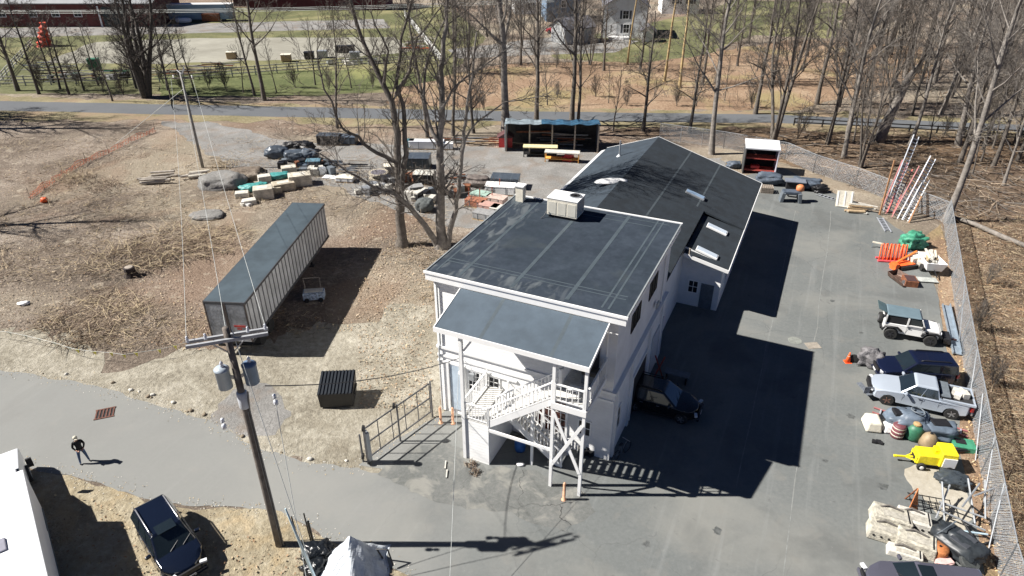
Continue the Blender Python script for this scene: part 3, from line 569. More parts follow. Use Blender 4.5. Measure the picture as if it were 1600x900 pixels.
PR={ 'a':tree_proto(11,19,.30,(18,7,5,5),.95,clear=.22,up=.06), 'b':tree_proto(12,22,.28,(15,7,5,4),.8,clear=.3,up=.05), 'c':tree_proto(13,15,.2,(17,7,5,4),.95,bark=barkd,clear=.2,up=.05),
 'd':tree_proto(14,24,.42,(16,7,5,3),.8,clear=.34,bark=barkl,tw=twigl), 'e':tree_proto(15,17,.26,(11,6,5,3),.6,stems=4,clear=.2), 'f':tree_proto(16,12,.13,(14,6,4),.6,3,bark=barkg,clear=.25),
 'g':tree_proto(17,20,.17,(10,5,4),.55,3,bark=barky,tw=twigl,clear=.6), 'h':tree_proto(18,21,.24,(15,7,5,4),.85,lean=(.12,0),bark=barkl,tw=twigl,clear=.25),
 's':tree_proto(19,5,.05,(10,6,4),.6,3,stems=6,clear=.1,name='bare_shrub'),
 'w':tree_proto(20,17,.5,(14,8,5,3),.85,stems=5,clear=.12,bark=barkd,tw=mat('dark_twigs',(.07,.06,.055),.95,.25,2))}
USED=set()
def plant(k,px,py,label,sc=1.,rz=None,group=None,cat=None,world=None):
    src=PR[k]
    if k in USED: t=copytree(src)
    else: t=src; USED.add(k)
    p=world or P(px,py); t.location=(p[0],p[1],0); t.rotation_euler=(0,0,rng.uniform(0,6.28) if rz is None else rz)
    z=sc*rng.uniform(.94,1.06); t.scale=(sc,sc,z); tag(t,label,cat or ('shrub' if k=='s' else 'tree'),group); return t
W_='bare trees of the wood behind'
# single trees one can name
plant('d',790,207,'thick pale trunked bare tree behind the left end of the blue tarp shed',1.15,.5)
plant('b',838,190,'slim dark bare tree between the thick pale trunk and the middle of the tarp shed',1.0)
plant('b',893,196,'dark bare tree rising behind the right end of the tarp shed',1.1)
plant('f',903,196,'thin sapling right against the dark tree behind the tarp shed',1.5)
plant('c',1005,205,'forked dark bare tree beside the asphalt path behind the gabled roof',1.05)
plant('c',1077,208,'dark bare tree on the path edge just left of the tall straight grey trunk',1.0)
plant('h',1112,241,'tall straight smooth grey trunk just behind the chain link corner of the gabled roof',1.25,2.0)
plant('e',1207,222,'clump of dark stems rising behind the open white shelter',1.25,.4)
plant('b',1276,163,'leaning dark trunk alone in the russet clearing right of the stem clump',1.0)
plant('a',1180,178,'bare tree just left of the clump of dark stems, beyond the path',.9)
plant('g',1038,127,'straight yellowish trunk nearest the grey house shed',1.15)
plant('g',1062,137,'straight yellowish trunk right of the other yellowish one',1.2)
plant('g',980,101,'straight thin trunk standing in front of the grey gabled house',1.0)
plant('c',1000,108,'dark forked trunk in front of the right corner of the grey house',1.0)
plant('w',228,152,'big dark many stemmed spreading tree beyond the path at the left',1.15,1.0)
plant('a',28,142,'dark leaning tree at the far left beyond the path',.95)
plant('c',61,147,'upright dark tree second from the left beyond the path',1.0)
plant('c',108,148,'crooked dark tree third from the left beyond the path',.8)
plant('b',413,157,'dark upright tree between the arena fence and the path, left of the old pole line',1.0)
plant('f',398,150,'small slim tree touching the dark upright one by the arena fence',1.3)
plant('f',527,200,'small crooked leafless tree on the litter beyond the gravel yard',1.25)
plant('f',176,158,'slender sapling left of the big spreading tree',.9)
plant('f',268,158,'slender sapling right of the big spreading tree',.9)
plant('c',740,208,'thin dark tree right of the big twin trees at the gravel yard edge',.95)
plant('f',668,215,'slim tree with one fork on the far side of the gravel yard',1.6)
plant('f',708,212,'slim bare tree left of the thin dark one beyond the gravel yard',1.5)
plant('f',958,205,'low sapling on the path edge behind the workshop vent pipe',.7)
plant('h',1318,247,'pale leaning trunk behind the chain link fence left of the broken stub',1.0,1.5)
plant('e',1345,262,'pale stem cluster on the fence line beside the flipped cream panel',.8,3.0)
plant('h',1422,226,'slender pale tree rising beside the upright extension ladders',.9,0)
plant('d',1496,228,'grey forked tree in the wood right of the ladders',.75)
plant('h',1525,222,'grey tree with long bare limbs in the wood near the right edge',.85)
plant('h',1477,347,'tall pale trunk standing at the fence corner right of the ladders',1.2,.1)
# broken stub
t=thing('tree_stub','thick grey broken trunk with a dark split top in the wood left of the ladders','tree',P(1372,222)); mb=MB()
mb.tube([(0,0,-.1),(.3,0,2),(.9,.1,4.5),(1.3,.2,6.0)],[.75,.62,.5,.45],10); mb.tube([(1.3,.2,5.8),(1.5,.2,7.5),(2.2,0,9.2)],[.42,.36,.1],8); mb.tube([(1.2,.2,5.6),(.5,0,6.8),(-.2,-.2,7.6)],[.35,.28,.1],8); mb.build('trunk',barkl,t,True)
mb=MB(); rg=random.Random(5)
for _ in range(12): a=rg.uniform(0,6.28); mb.tube([(1.9,.1,8.0),(1.9+math.cos(a)*.8,math.sin(a)*.8,10),(1.9+math.cos(a)*1.5,math.sin(a)*1.4,rg.uniform(11,14))],[.08,.05,.015],4,cap=False)
mb.build('crown',twigl,t)
# the wood: one or two trees in each patch of ground, told apart by kind, depth and what they stand above
ADJ={'a':'grey branching tree','b':'tall dark bare trunk','c':'short dark leafless tree','d':'thick pale trunked tree','e':'clump of thin stems','f':'thin bare sapling','g':'straight yellowish trunk','h':'leaning pale tree','s':'low bare shrub'}
rg=random.Random(21)
def cells(cols,rows,kinds,n,sc,group,skip=()):
    for ci,(x0,x1,cp) in enumerate(cols):
        for ri,(y0,y1,rp) in enumerate(rows):
            if (ci,ri) in skip: continue
            ks=rg.sample(kinds,min(n,len(kinds)))
            for j,k in enumerate(ks):
                w_=(x1-x0)/len(ks); x=x0+w_*(j+rg.uniform(.15,.85)); y=rg.uniform(y0,y1)
                plant(k,x,y,ADJ[k]+' '+rp+', '+cp,rg.uniform(*sc)*(.75 if k=='d' else 1),group=group)
cells([(1290,1340,'above the cream panel'),(1340,1385,'above the broken trunk'),(1385,1430,'above the upright ladders'),(1430,1480,'above the corner trunk'),(1480,1530,'above the log end'),(1530,1590,'above the mid log'),(1590,1660,'at the right photo edge')],
 [(70,92,'in the rearmost wood'),(95,118,'far back in the wood'),(120,145,'midway in the wood'),(150,182,'just beyond the path')],['a','b','h','c','f','d','e'],2,(.65,1.15),'bare trees of the wood behind')
cells([(1495,1525,'above the log end'),(1530,1570,'above the mid log'),(1575,1640,'at the right photo edge')],[(214,236,'on the near side of the path'),(245,290,'between path and log')],['h','b','f','c'],3,(.55,.85),'trees between path and fence')
cells([(1290,1350,'right of the white roofed shelter')],[(214,226,'on the near path side')],['b','f','h'],3,(.6,.85),'trees between path and fence')
cells([(1085,1130,'above the tall straight trunk'),(1135,1190,'above the gable end'),(1195,1245,'above the open white shelter'),(1250,1300,'above the legged machine')],[(20,50,'on the far slope'),(58,90,'midway on the slope'),(95,140,'low on the slope')],['a','b','c','f'],2,(.6,.9),'trees on the slope')
cells([(690,740,'right of the arena corner'),(745,800,'above the red hut'),(805,850,'before the white house'),(855,905,'before the blue house'),(910,950,'left of the gabled house')],[(10,40,'in the rearmost belt'),(50,80,'midway in the tree belt'),(90,122,'at the belt edge')],['a','b','c','e','s'],2,(.55,.85),'trees before the houses')
cells([(1160,1250,'above the open shelter'),(1255,1350,'above the cream panel'),(1355,1450,'above the ladders'),(1455,1640,'at the top right corner')],[(-30,20,'on the far rise')],['a','b','d','h'],3,(.8,1.0),'trees on the far rise')
cells([(300,340,'right of the old grey pole'),(345,395,'left of the twin field trees'),(420,470,'right of the arena trees'),(475,520,'left of the crooked tree'),(530,600,'left of the big twin trees'),(605,680,'behind the big twin trees')],[(132,148,'in the far hedge')],['s','f'],2,(.6,.95),'shrubs beyond the path')
cells([(55,100,'right of the leaning far left tree'),(115,170,'right of the crooked third tree'),(185,222,'left of the big spreading tree'),(245,290,'right of the big spreading tree')],[(120,134,'by the arena fence'),(138,149,'near the path')],['s','c'],2,(.6,.85),'trees at the left arena fence')
cells([(730,800,'above the red hut'),(845,885,'above the tarp shed'),(910,960,'above the roof dome'),(965,1040,'above the workshop ridge'),(1050,1105,'left of the tall straight trunk'),(1120,1195,'right of the tall straight trunk')],[(150,172,'on the verge beyond the path')],['s','f'],2,(.45,.75),'saplings beyond the path')
cells([(1515,1560,'left part of the strip'),(1570,1640,'at the right photo edge')],[(400,450,'outside the fence by the orange frames'),(480,540,'outside the fence by the off roader'),(600,680,'outside the fence by the pickup')],['s'],1,(.3,.55),'shrubs outside the fence')
cells([(1240,1300,'right of the open shelter'),(1310,1360,'above the cream panel'),(1440,1480,'right of the ladders'),(1500,1560,'above the log')],[(205,232,'at the dark wood edge')],['s','f'],2,(.45,.8),'shrubs at the wood edge')
for i,(x,y,s) in enumerate(((-58.5,55.5,1.0),(-60,51,.8),(-77,85,1.15),(-80,91,1.2))):   # their shadows fall into the picture from the left
    plant('dwdw'[i],0,0,('nearest','second','third','farthest')[i]+' leafless tree standing off to the left of the brown field',s,group='trees left of the field',world=(x,y))
# the two big trees beside the white building: limbs follow the photograph at their own depth
def bigtree(name,label,limbs,Y,seed,bark=barkg,tw=twig):
    rg=random.Random(seed); base=atY(*limbs[0][0][0][:2],Y); base.z=0; t=thing(name,label,'tree',base); mt=MB(); mw=MB()
    for path,r0,r1,dy in limbs:
        pts=[]
        for i,(px,py) in enumerate(path):
            q=atY(px,py,Y+dy*i/len(path)); pts.append(q-base)
        pts[0].z=min(pts[0].z,-.05) if path[0][1]>370 else pts[0].z
        fine=[];rad=[]
        for i in range(len(pts)-1):
            for k in range(3):
                a=pts[i].lerp(pts[i+1],k/3)+(Vector((rg.gauss(0,.05),rg.gauss(0,.08),0)) if (i or k) else Vector((0,0,0))); fine.append(a)
        fine.append(pts[-1]); n=len(fine)
        rad=[r0+(r1-r0)*(i/(n-1))**.8 for i in range(n)]
        if path[0][1]>370: rad[0]*=1.5
        mt.tube(fine,rad,10,0,cap=False)
        # branches
        for j in range(int(n*1.6)):
            i0=rg.randint(max(1,int(n*.25)),n-1); base_=(fine[i0]-fine[i0-1]).normalized(); pr=base_.orthogonal().normalized(); pr.rotate(Matrix.Rotation(rg.uniform(0,6.28),3,base_)); s=rg.uniform(.5,1.0)
            nd=(base_*math.cos(s)+pr*math.sin(s)).normalized(); grow(mt,mw,fine[i0],nd,rg.uniform(1.6,4.6),max(.025,rad[i0]*rg.uniform(.2,.4)),1,rg,(3,5,4,3),.7,4,.12,.012)
    mt.build('trunk',bark,t,True); mw.build('crown',tw,t)
bigtree('bare_tree','big bare tree with three ivy roughened stems against the left side of the white building',[
 ([(690,386),(688,330),(688,260),(690,190),(690,110),(696,40),(700,-30)],.46,.10,1.5),
 ([(696,383),(708,345),(716,300),(722,240),(726,190),(738,120),(745,50)],.27,.06,-1.5),
 ([(686,378),(664,352),(640,322),(618,304),(585,292),(545,268),(500,240)],.30,.05,-2.5),
 ([(689,230),(672,200),(662,150),(668,90),(700,20)],.2,.05,2.5),([(720,230),(745,190),(790,160),(850,150)],.1,.03,-1),
 ([(690,170),(715,130),(760,100),(800,70)],.12,.03,1)],52.0,31,barkl)
bigtree('bare_tree','big bare tree with two long rough stems standing left of the three stemmed one',[
 ([(628,388),(626,340),(622,280),(620,210),(612,160),(588,110),(560,50),(545,-20)],.46,.09,1.5),
 ([(626,300),(634,240),(632,180),(620,130),(628,60),(650,-20)],.26,.07,2.5),
 ([(622,255),(590,240),(560,215),(535,200),(505,140),(495,80)],.2,.04,-2),
 ([(618,150),(640,110),(652,60),(690,10)],.15,.04,0),([(600,130),(606,80),(580,20)],.13,.04,-1.5)],52.2,32,barkg)
# fallen birch log outside the fence
t=thing('fallen_log','long pale fallen log lying in the brush outside the right fence','log',P(1560,362)); mb=MB(); a=P(1483,342)-t.location; b=P(1625,398)-t.location; a.z=.3;b.z=.25
mb.tube([a,a.lerp(b,.3)+Vector((0,.2,.1)),a.lerp(b,.6),b],[.13,.2,.22,.2],9); mb.build('trunk',barkl,t,True)
# ================================================================ POLES AND WIRES
poleb=P(437,851); 
t=thing('utility_pole','tall tarred utility pole with double crossarm and two grey transformers beside the road','utility pole',poleb)
PH=11.95; mb=MB(); mb.tube([(0,0,-.1),(0,0,3.5),(-.0,0,8),(0,0,PH)],[.19,.175,.15,.125],14); pol=mb.build('pole',mat('tarred_pole',(.13,.11,.095),.9,.35,3,.3,bscale=20),t,True)
ca=R(18); cx=Vector((math.cos(ca),math.sin(ca),0)); cy=Vector((-cx.y,cx.x,0))
for s in (-1,1):
    mb=MB(); mb.beam(Vector((0,0,PH-.45))-cx*1.45+cy*.17*s,Vector((0,0,PH-.45))+cx*1.45+cy*.17*s,.1,.13); mb.build('crossarm',mat('grey_crossarm',(.3,.31,.33),.75,.15,5),t)
for k in (-1.38,-.75,.0,.75,1.38):
    mb=MB(); q=Vector((0,0,PH-.38))+cx*k; mb.lathe(q,[(.02,0),(.07,.05),(.035,.1),(.07,.15),(.03,.2),(.05,.26),(.01,.28)],8); mb.build('insulator',mat('porcelain',(.55,.57,.62),.25,.05,3,spec=1),t,True)
mb=MB(); mb.beam(Vector((0,0,PH-1.2)),Vector((0,0,PH-.5))-cx*.7,.04); mb.beam(Vector((0,0,PH-1.2)),Vector((0,0,PH-.5))+cx*.7,.04); mb.build('crossarm_brace',galv,t)
tm=mat('transformer_grey',(.33,.38,.43),.4,.08,3); tmd=mat('transformer_blue',(.12,.17,.25),.4,.1,3)
for s,m_ in ((-1,tm),(1,tmd)):
    q=Vector((0,0,9.25))+cx*.5*s; mb=MB(); mb.lathe(q,[(.2,0),(.27,.03),(.27,.85),(.29,.86),(.29,.92),(.2,1.0),(.02,1.03)],18); tr=mb.build('transformer',m_,t,True)
    mb=MB(); mb.lathe(q+Vector((.05,0,1.0)),[(.05,0),(.08,.06),(.05,.12),(.08,.18),(.04,.24),(.01,.3)],8); mb.build('bushing',mat('porcelain',(1,1,1)),tr,True)
    mb=MB(); mb.beam(Vector((0,0,9.6)),q+Vector((0,0,.6)),.06,.12); mb.build('bracket',galv,tr)
mb=MB(); mb.lathe((0,0,8.15),[(.19,0),(.21,.05),(.21,.75),(.17,.8)],12); mb.build('pole_sleeve',mat('sleeve_grey',(.45,.47,.5),.5,.1,3),t,True)
mb=MB(); mb.tube([(.2,-.06,.0),(.19,-.05,4),(.17,-.04,8),(.3,-.1,9.0)],.035,6); mb.tube([(.14,-.14,.0),(.13,-.13,5),(.11,-.1,8)],.022,5); mb.build('riser_conduit',dgalv,t)
for s,k in ((-1.05,7.6),(1.3,8.3)):
    q=Vector((0,0,k))+cx*(.9*s); mb=MB(); mb.lathe(q,[(.03,0),(.09,.04),(.04,.1),(.09,.16),(.03,.22)],8); mb.lathe(q+Vector((0,0,-.35)),[(.03,0),(.1,.05),(.1,.22),(.03,.28)],8); mb.build('cutout_switch',mat('porcelain',(1,1,1)),t,True)
def wire(name,a,b,sag,r,label,m=black,n=10,group=None):
    a=Vector(a);b=Vector(b); mb=MB(); pts=[a.lerp(b,i/n)-Vector((0,0,sag*4*(i/n)*(1-i/n))) for i in range(n+1)]
    return tag(mb.tube(pts,r,4).build(name,m),label,'wire',group)
ptop=poleb+Vector((0,0,PH-.12)); wl=mat('pale_cable',(.5,.52,.5),.5,.1,3); wd=mat('dark_cable',(.05,.05,.055),.5,.1,3)
back=P(317,262); BH=9.6
wire('power_line',poleb+Vector((0,0,9.0))+cx*.9,W(-8.6,-.1,4.2),.5,.022,'dark service cable from the right transformer to the white building',wd)
for k,dx in enumerate((-1.38,.0,1.38)):
    wire('power_line',ptop+cx*dx,Vector((back.x,back.y,BH))+Vector((dx*.8,0,0)),.8,.010,('thin pale line from the left end','thin pale line from the middle','thin pale line from the right end')[k]+' of the crossarm to the old pole',wl)
wire('guy_cable',poleb+cx*1.17+Vector((0,0,8.3)),P(478,900,1),.1,.015,'pale cable dropping from the hanging switch to the covered pile',wl)
wire('guy_cable',ptop+cx*.2,P(500,925,.2),.0,.016,'taut guy cable running down into the pale blue guard',wl)
wire('guy_cable',W(-7.0,-2.95,7.6),P(703,905,1.5),.0,.011,'pale thin line hanging down from the porch post across the road',wl)
t=thing('guy_guard','pale blue plastic guy wire guard leaning beside the utility pole','guy guard',P(497,915)); a=P(497,915)-t.location; b=atY(446,795,P(480,870).y)-t.location; mb=MB(); b2=(atY(446,795,17.2)-t.location); mb.tube([(0,0,0),b2*.5,b2],[.07,.06,.03],8); mb.build('tube',mat('pale_blue_plastic',(.42,.55,.6),.4,.05,3),t,True)
# posts by the road
for (px,py,h,lb) in ((487,850,1.9,'dark thick steel post pair beside the covered pile'),(466,845,1.5,'single thin dark stake between the utility pole and the post pair')):
    t=thing('road_post',lb,'post',P(px,py)); mb=MB(); mb.beam((0,0,0),(-.1,.1,h),.05); mb.build('stake',black,t)
    if h>1.6: mb=MB(); mb.beam((.1,0,0),(.02,.08,h*.75),.08); mb.build('stake',black,t)
t=thing('utility_pole','old grey wooden pole with a small crossarm standing in the brown field','utility pole',back)
mb=MB(); mb.tube([(0,0,-.1),(0,0,5),(0,0,BH+.5)],[.16,.14,.11],12); mb.build('pole',mat('old_grey_pole',(.26,.25,.23),.9,.25,3,.2),t,True)
mb=MB(); mb.beam((-1.0,0,BH),(1.3,0,BH),.1); mb.build('crossarm',oldwood,t)
for x in (-.8,0,1.1): mb=MB(); mb.lathe((x,0,BH+.05),[(.03,0),(.09,.08),(.04,.14),(.09,.22),(.02,.3)],8); mb.build('insulator',trimw,t)
for k in range(3): mb=MB(); mb.beam((.1,0,BH+.4),(.5-.9*(k==2),.1*k,BH+1.2-.2*k),.07); mb.build('bracket',trimw,t)
wire('guy_cable',back+Vector((0,0,BH-1)),P(180,225),.0,.03,'guy cable from the old grey pole down to the left',wl)
for k,(y0,z) in enumerate(((128,9.5),(130,9.0),(131,8.6))):
    wire('power_line',(-160,y0,z),(8,y0+8,z-.3),1.6,.035,('lowest','middle','uppermost')[2-k]+' grey overhead line crossing the horse arena',wl,24,'lines over the arena')
# ================================================================ FENCES
def chain(name,label,pxs,h,braces=(),posts_every=3.,pitch=.16,zb=0.05,wr=.006):
    pts=[P(*p) for p in pxs]; o=pts[0]; t=thing(name,label,'fence',o); rel=[p-o for p in pts]
    mesh=MB(); rail_=MB(); posts=[]
    for a,b in zip(rel[:-1],rel[1:]):
        L=(b-a).length; d=(b-a)/L; nn=int(L/pitch); hn=h/pitch
        for k in range(-int(hn),nn):
            for s in (1,-1):
                x0=k*pitch+rng.uniform(-.35,.35)*pitch; x1=x0+h; z0,z1=(0,h) if s>0 else (h,0)
                if x0<0: f=(0-x0)/h; z0=z0+(z1-z0)*f; x0=0
                if x1>L: f=(L-x0)/(x1-x0); z1=z0+(z1-z0)*f; x1=L
                if x1<=x0: continue
                A=a+d*x0+Vector((0,0,z0+zb)); Bq=a+d*x1+Vector((0,0,z1+zb)); nrm=(Bq-A).normalized().cross(Vector((-d.y,d.x,0)))*wr
                mesh.add([A-nrm,A+nrm,Bq+nrm,Bq-nrm],[(0,1,2,3)])
        rail_.cyl(a+Vector((0,0,h)),b+Vector((0,0,h)),.03,6)
        k=max(1,round(L/posts_every))
        for j in range(k+1): posts.append(a+d*L*j/k)
    mesh.build('mesh',mat('wire_mesh',(.5,.54,.58),.5,.05,3,metal=.1),t); rail_.build('top_rail',galv,t)
    for p in posts: mb=MB(); mb.cyl(p,p+Vector((0,0,h+.08)),.035,7); mb.build('post',galv,t)
    for a,b in braces:
        a=P(*a)-o; b_=P(*b)-o; mb=MB(); mb.cyl(a,Vector((b_.x,b_.y,h*.9)),.03,6); mb.build('brace',galv,t)
    return t
chain('chain_link_fence','long chain link fence along the right side of the parking lot',[(1474,350),(1490,470),(1512,620),(1532,740),(1560,905),(1600,1060)],2.3,[((1498,545),(1494,470)),((1512,640),(1509,590)),((1524,720),(1516,660)),((1536,790),(1532,730)),((1544,860),(1546,800))],3.2,.10)
chain('chain_link_fence','rusting chain link fence behind the yard from the ladders to the gabled roof',[(1474,348),(1400,318),(1335,292),(1270,270),(1226,250),(1130,232),(1030,218)],2.0,(),3.0,.14,wr=.005)
# rolling gate
ga=P(577,726); gb=P(676,652); t=thing('rolling_gate','open galvanised pipe gate with wheels at the corner of the white building','gate',ga)
r_=gb-ga; L=r_.length; d=r_/L; nrm=Vector((-d.y,d.x,0)); mb=MB()
for z in (.35,1.35,2.35): mb.cyl(Vector((0,0,z))+nrm*.12,r_+Vector((0,0,z))+nrm*.12,.045,7)
for k in range(6): p=r_*k/5+nrm*.12; mb.cyl(p+Vector((0,0,.35)),p+Vector((0,0,2.35)),.028,7)
mb.build('gate_frame',dgalv,t)
for p,hh in ((Vector((0,0,0)),2.6),(r_*.47,2.6),(r_*1.0,2.6),(Vector((-.35,.2,0)),1.9),(nrm*.4+Vector((.2,0,0)),2.3)): mb=MB(); mb.cyl(p,p+Vector((0,0,hh)),.05,8); mb.build('post',dgalv,t)
for p in (Vector((-.05,0,2.5)),r_*.47+Vector((-.15,0,2.5)),Vector((-.3,.1,.5)),Vector((0,0,.25))): mb=MB(); mb.lathe(p,[(.05,-.06),(.17,-.05),(.17,.05),(.05,.06)],12,'X'); mb.build('wheel',black,t)
mb=MB(); mb.box((.02,.12,1.2),(.2,.3,1.9),.7); mb.build('latch_panel',galv,t)
for px,py,lb in ((689,661,'left one of the two peach bollards by the gate end of the building'),(708,662,'right one of the two peach bollards by the gate end of the building'),(881,781,'peach bollard standing alone in front of the stair posts')):
    t=thing('bollard',lb,'bollard',P(px,py)); mb=MB(); mb.lathe((0,0,0),[(.14,0),(.14,.03),(.075,.04),(.075,1.1),(.05,1.16),(.01,1.18)],12); mb.build('pipe',mat('peach_paint',(.6,.33,.2),.6,.2,4),t,True)
# orange mesh fence in the field
t=thing('orange_mesh_fence','sagging orange plastic mesh fence across the brown field','fence',P(48,312)); o=t.location.copy(); mb=MB(); pp=[(48,312),(70,296),(100,275),(135,255),(170,240),(205,222),(243,206)]; W3=[P(*q)-o for q in pp]
rg=random.Random(9); rows=4
for i in range(len(W3)-1):
    for k in range(8):
        for j in range(rows):
            a=W3[i].lerp(W3[i+1],k/8); b=W3[i].lerp(W3[i+1],(k+1)/8); h=lambda q,jj:q+Vector((0,0,(.62+.35*noise.noise(q*.6))*jj/rows+.03))+Vector((.1,.2,0))*noise.noise(q*.9+Vector((jj,0,0)))
            (mb.beam(h(a,j+.5),h(b,j+.5),.012,.05) if rg.random()>.15 else None)
        mb.beam(W3[i].lerp(W3[i+1],k/8),W3[i].lerp(W3[i+1],k/8)+Vector((.1,.1,.55)),.04,.012)
mb.build('mesh',mat('orange_mesh',(.80,.27,.15),.7,.2,3),t)
for q in W3: mb=MB(); mb.cyl(q,q+Vector((0,0,1.25)),.025,5); mb.build('stake',oldwood,t)
# pennant line
t=thing('pennant_line','string of yellow and white pennants sagging along the dirt verge','pennants',P(0,517)); o=t.location.copy(); pp=[(-40,512),(14,519),(39,524),(60,529),(84,535),(108,543),(120,546),(147,549),(173,551),(193,554),(212,551),(248,546),(273,540),(298,532),(330,522)]
mb=MB(); mb.tube([P(*q,.75)-o for q in pp],.012,4); mb.build('string',wl,t)
for i,q in enumerate(pp[1:-1]):
    a=P(*q,.74)-o; mb=MB(); mb.add([a+Vector((-.12,0,0)),a+Vector((.12,0,0)),a+Vector((.02,.04,-.34)),a+Vector((-.12,.012,0)),a+Vector((.12,.012,0)),a+Vector((.02,.052,-.34))],[(0,1,2),(5,4,3),(0,3,4,1),(1,4,5,2),(2,5,3,0)]); mb.build('pennant',mat('pennant_white',(.75,.75,.6),.7) if i<5 else mat('pennant_yellow',(.75,.68,.12),.7),t)
for q in (pp[0],pp[5],pp[9],pp[14]): a=P(*q)-o; mb=MB(); mb.cyl(a,a+Vector((0,0,.8)),.02,5); mb.build('stake',oldwood,t)
# arena rail fence
def railf(label,pxs,h=1.3,n=3,sp=3.,m=None):
    pts=[P(*p) for p in pxs]; o=pts[0]; t=thing('rail_fence',label,'fence',o); m=m or mat('pale_rail',(.48,.47,.45),.8,.15,2); mb=MB()
    for a,b in zip(pts[:-1],pts[1:]):
        for k in range(n): z=h*(k+1)/n; mb.beam(a-o+Vector((0,0,z)),b-o+Vector((0,0,z)),.06,.14)
    mb.build('rail',m,t)
    for a,b in zip(pts[:-1],pts[1:]):
        L=(b-a).length; k=max(1,int(L/sp))
        for j in range(k): q=a.lerp(b,j/k)-o; mb=MB(); mb.box(q+Vector((0,0,h*.55)),(.15,.15,h*1.1)); mb.build('post',m,t)
    return t
railf('weathered rail fence along the near side of the horse arena',[(0,135),(120,131),(250,128),(400,117),(560,104)],1.4)
railf('white topped rail fence closing the right side of the arena',[(690,100),(632,26)],1.5,4,3,trimw)
railf('grey rail fence on the near side of the timber pile',[(560,103),(600,102),(690,99)],1.3)
railf('leaning rail fence on the far left of the arena',[(0,132),(52,72)],1.3,3)
railf('dark low guard rail along the path at the right',[(1240,196),(1420,206),(1640,218)],.9,2,3.,mat('dark_rail',(.03,.03,.03),.8))
t=thing('guard_beam','pale fallen pole lying along the near verge of the path','beam',P(675,196)); a=P(675,191)-t.location; b=P(768,187)-t.location; mb=MB(); mb.cyl(a+Vector((0,0,.2)),b+Vector((0,0,.2)),.16,8); mb.build('pole',galv,t)
# ================================================================ FAR BUILDINGS
def house(name,label,px,py,wd,dp,h,rh,rz,wall,roof,wins,porch=False,cat='house',gable='x'):
    t=thing(name,label,cat,P(px,py),rz); w2,d2=wd/2,dp
    mb=MB(); mb.add([(-w2,0,0),(w2,0,0),(w2,d2,0),(-w2,d2,0),(-w2,0,h),(w2,0,h),(w2,d2,h),(-w2,d2,h)]+([(0,0,h+rh),(0,d2,h+rh)] if gable=='x' else [(-w2,d2/2,h+rh),(w2,d2/2,h+rh)]),
      [(0,1,5,8,4),(1,2,6,5),(2,3,7,9,6),(3,0,4,7)] if gable=='x' else [(0,1,5,4),(1,2,6,9,5),(2,3,7,6),(3,0,4,8,7)]); mb.build('wall',wall,t)
    mb=MB(); e=.4
    if gable=='x':
        for s in (-1,1):
            k=rh/w2; a=[(s*(w2+e),-e,h-k*e),(0,-e,h+rh),(0,d2+e,h+rh),(s*(w2+e),d2+e,h-k*e)]; mb.add([(x,y,z+.02) for x,y,z in a]+[(x,y,z+.2) for x,y,z in a],[(0,1,2,3),(7,6,5,4),(0,4,5,1),(1,5,6,2),(2,6,7,3),(3,7,4,0)])
    else:
        for s in (0,1):
            k=rh/(d2/2); y0=-e if s==0 else d2+e; a=[(-w2-e,y0,h-k*e),(w2+e,y0,h-k*e),(w2+e,d2/2,h+rh),(-w2-e,d2/2,h+rh)]; mb.add([(x,y,z+.02) for x,y,z in a]+[(x,y,z+.2) for x,y,z in a],[(0,1,2,3),(7,6,5,4),(0,4,5,1),(1,5,6,2),(2,6,7,3),(3,7,4,0)])
    mb.build('roof',roof,t)
    for (x,z,a,b,sh) in wins:
        window(t,x,z,a,b,'f',0.,2,2,fw=.12)
        if sh:
            for s in (-1,1): mb=MB(); mb.box((x+s*(a/2+.4),-.04,z),(.4,.06,b+.1)); mb.build('shutter',mat('shutter_dark',(.05,.05,.06),.7),t)
    if porch: mb=MB(); mb.box((-1.2,-1.0,.25),(4.2,1.9,.5)); mb.box((-1.2,-2.2,.12),(2,.6,.25)); mb.build('porch',mat('porch_white',(.6,.6,.6),.6),t); mb=MB(); mb.box((-2.2,-.04,1.6),(1.0,.07,2.1)); mb.build('door',trimw,t)
    return t
sidg=mat('grey_clapboard',(.68,.69,.68),.7,.08,1); roofg=mat('far_roof',(.13,.13,.15),.8,.2,1)
house('gabled_house','pale grey gabled house with dark shutters beyond the russet clearing',975,60,9,10,6.2,2.8,R(-6),sidg,roofg,[(.0,4.6,1.1,1.5,1),(-2.4,1.9,1.0,1.5,0),(.3,1.9,1.1,1.6,1)],True)
house('white_house','white two storey house behind the thick trunks at the top of the photo',828,22,7.5,10,6.5,2.6,R(5),trimw,roofg,[(0,4.9,1.0,1.5,1),(0,1.8,1.0,1.5,1)])
house('blue_house','slate blue house half hidden behind branches above the red car',880,34,8,9,5.8,2.5,R(5),mat('blue_clapboard',(.14,.2,.28),.7,.1,1),roofg,[(0,3.9,1,1.4,0)])
house('white_cottage','white cottage on the rise right of the grey gabled house',1062,22,9,8,4.8,2.4,R(-4),trimw,roofg,[(-1,3.2,1.1,1.5,1),(2.4,3.2,1.1,1.5,1)])
house('garden_shed','small white garden shed beside the grey gabled house',1012,66,2.4,2.6,2.2,.8,R(-8),sidg,roofg,[],cat='shed')
house('grey_annex','low grey annex joined to nothing left of the gabled house',905,68,7,5,3.0,1.6,R(30),mat('grey_annex',(.36,.37,.37),.7,.1,1),roofg,[],cat='shed',gable='y')
barnr=mat('barn_red',(.12,.035,.03),.85,.25,.8,.1); barng=mat('barn_roof',(.26,.27,.28),.8,.12,.5)
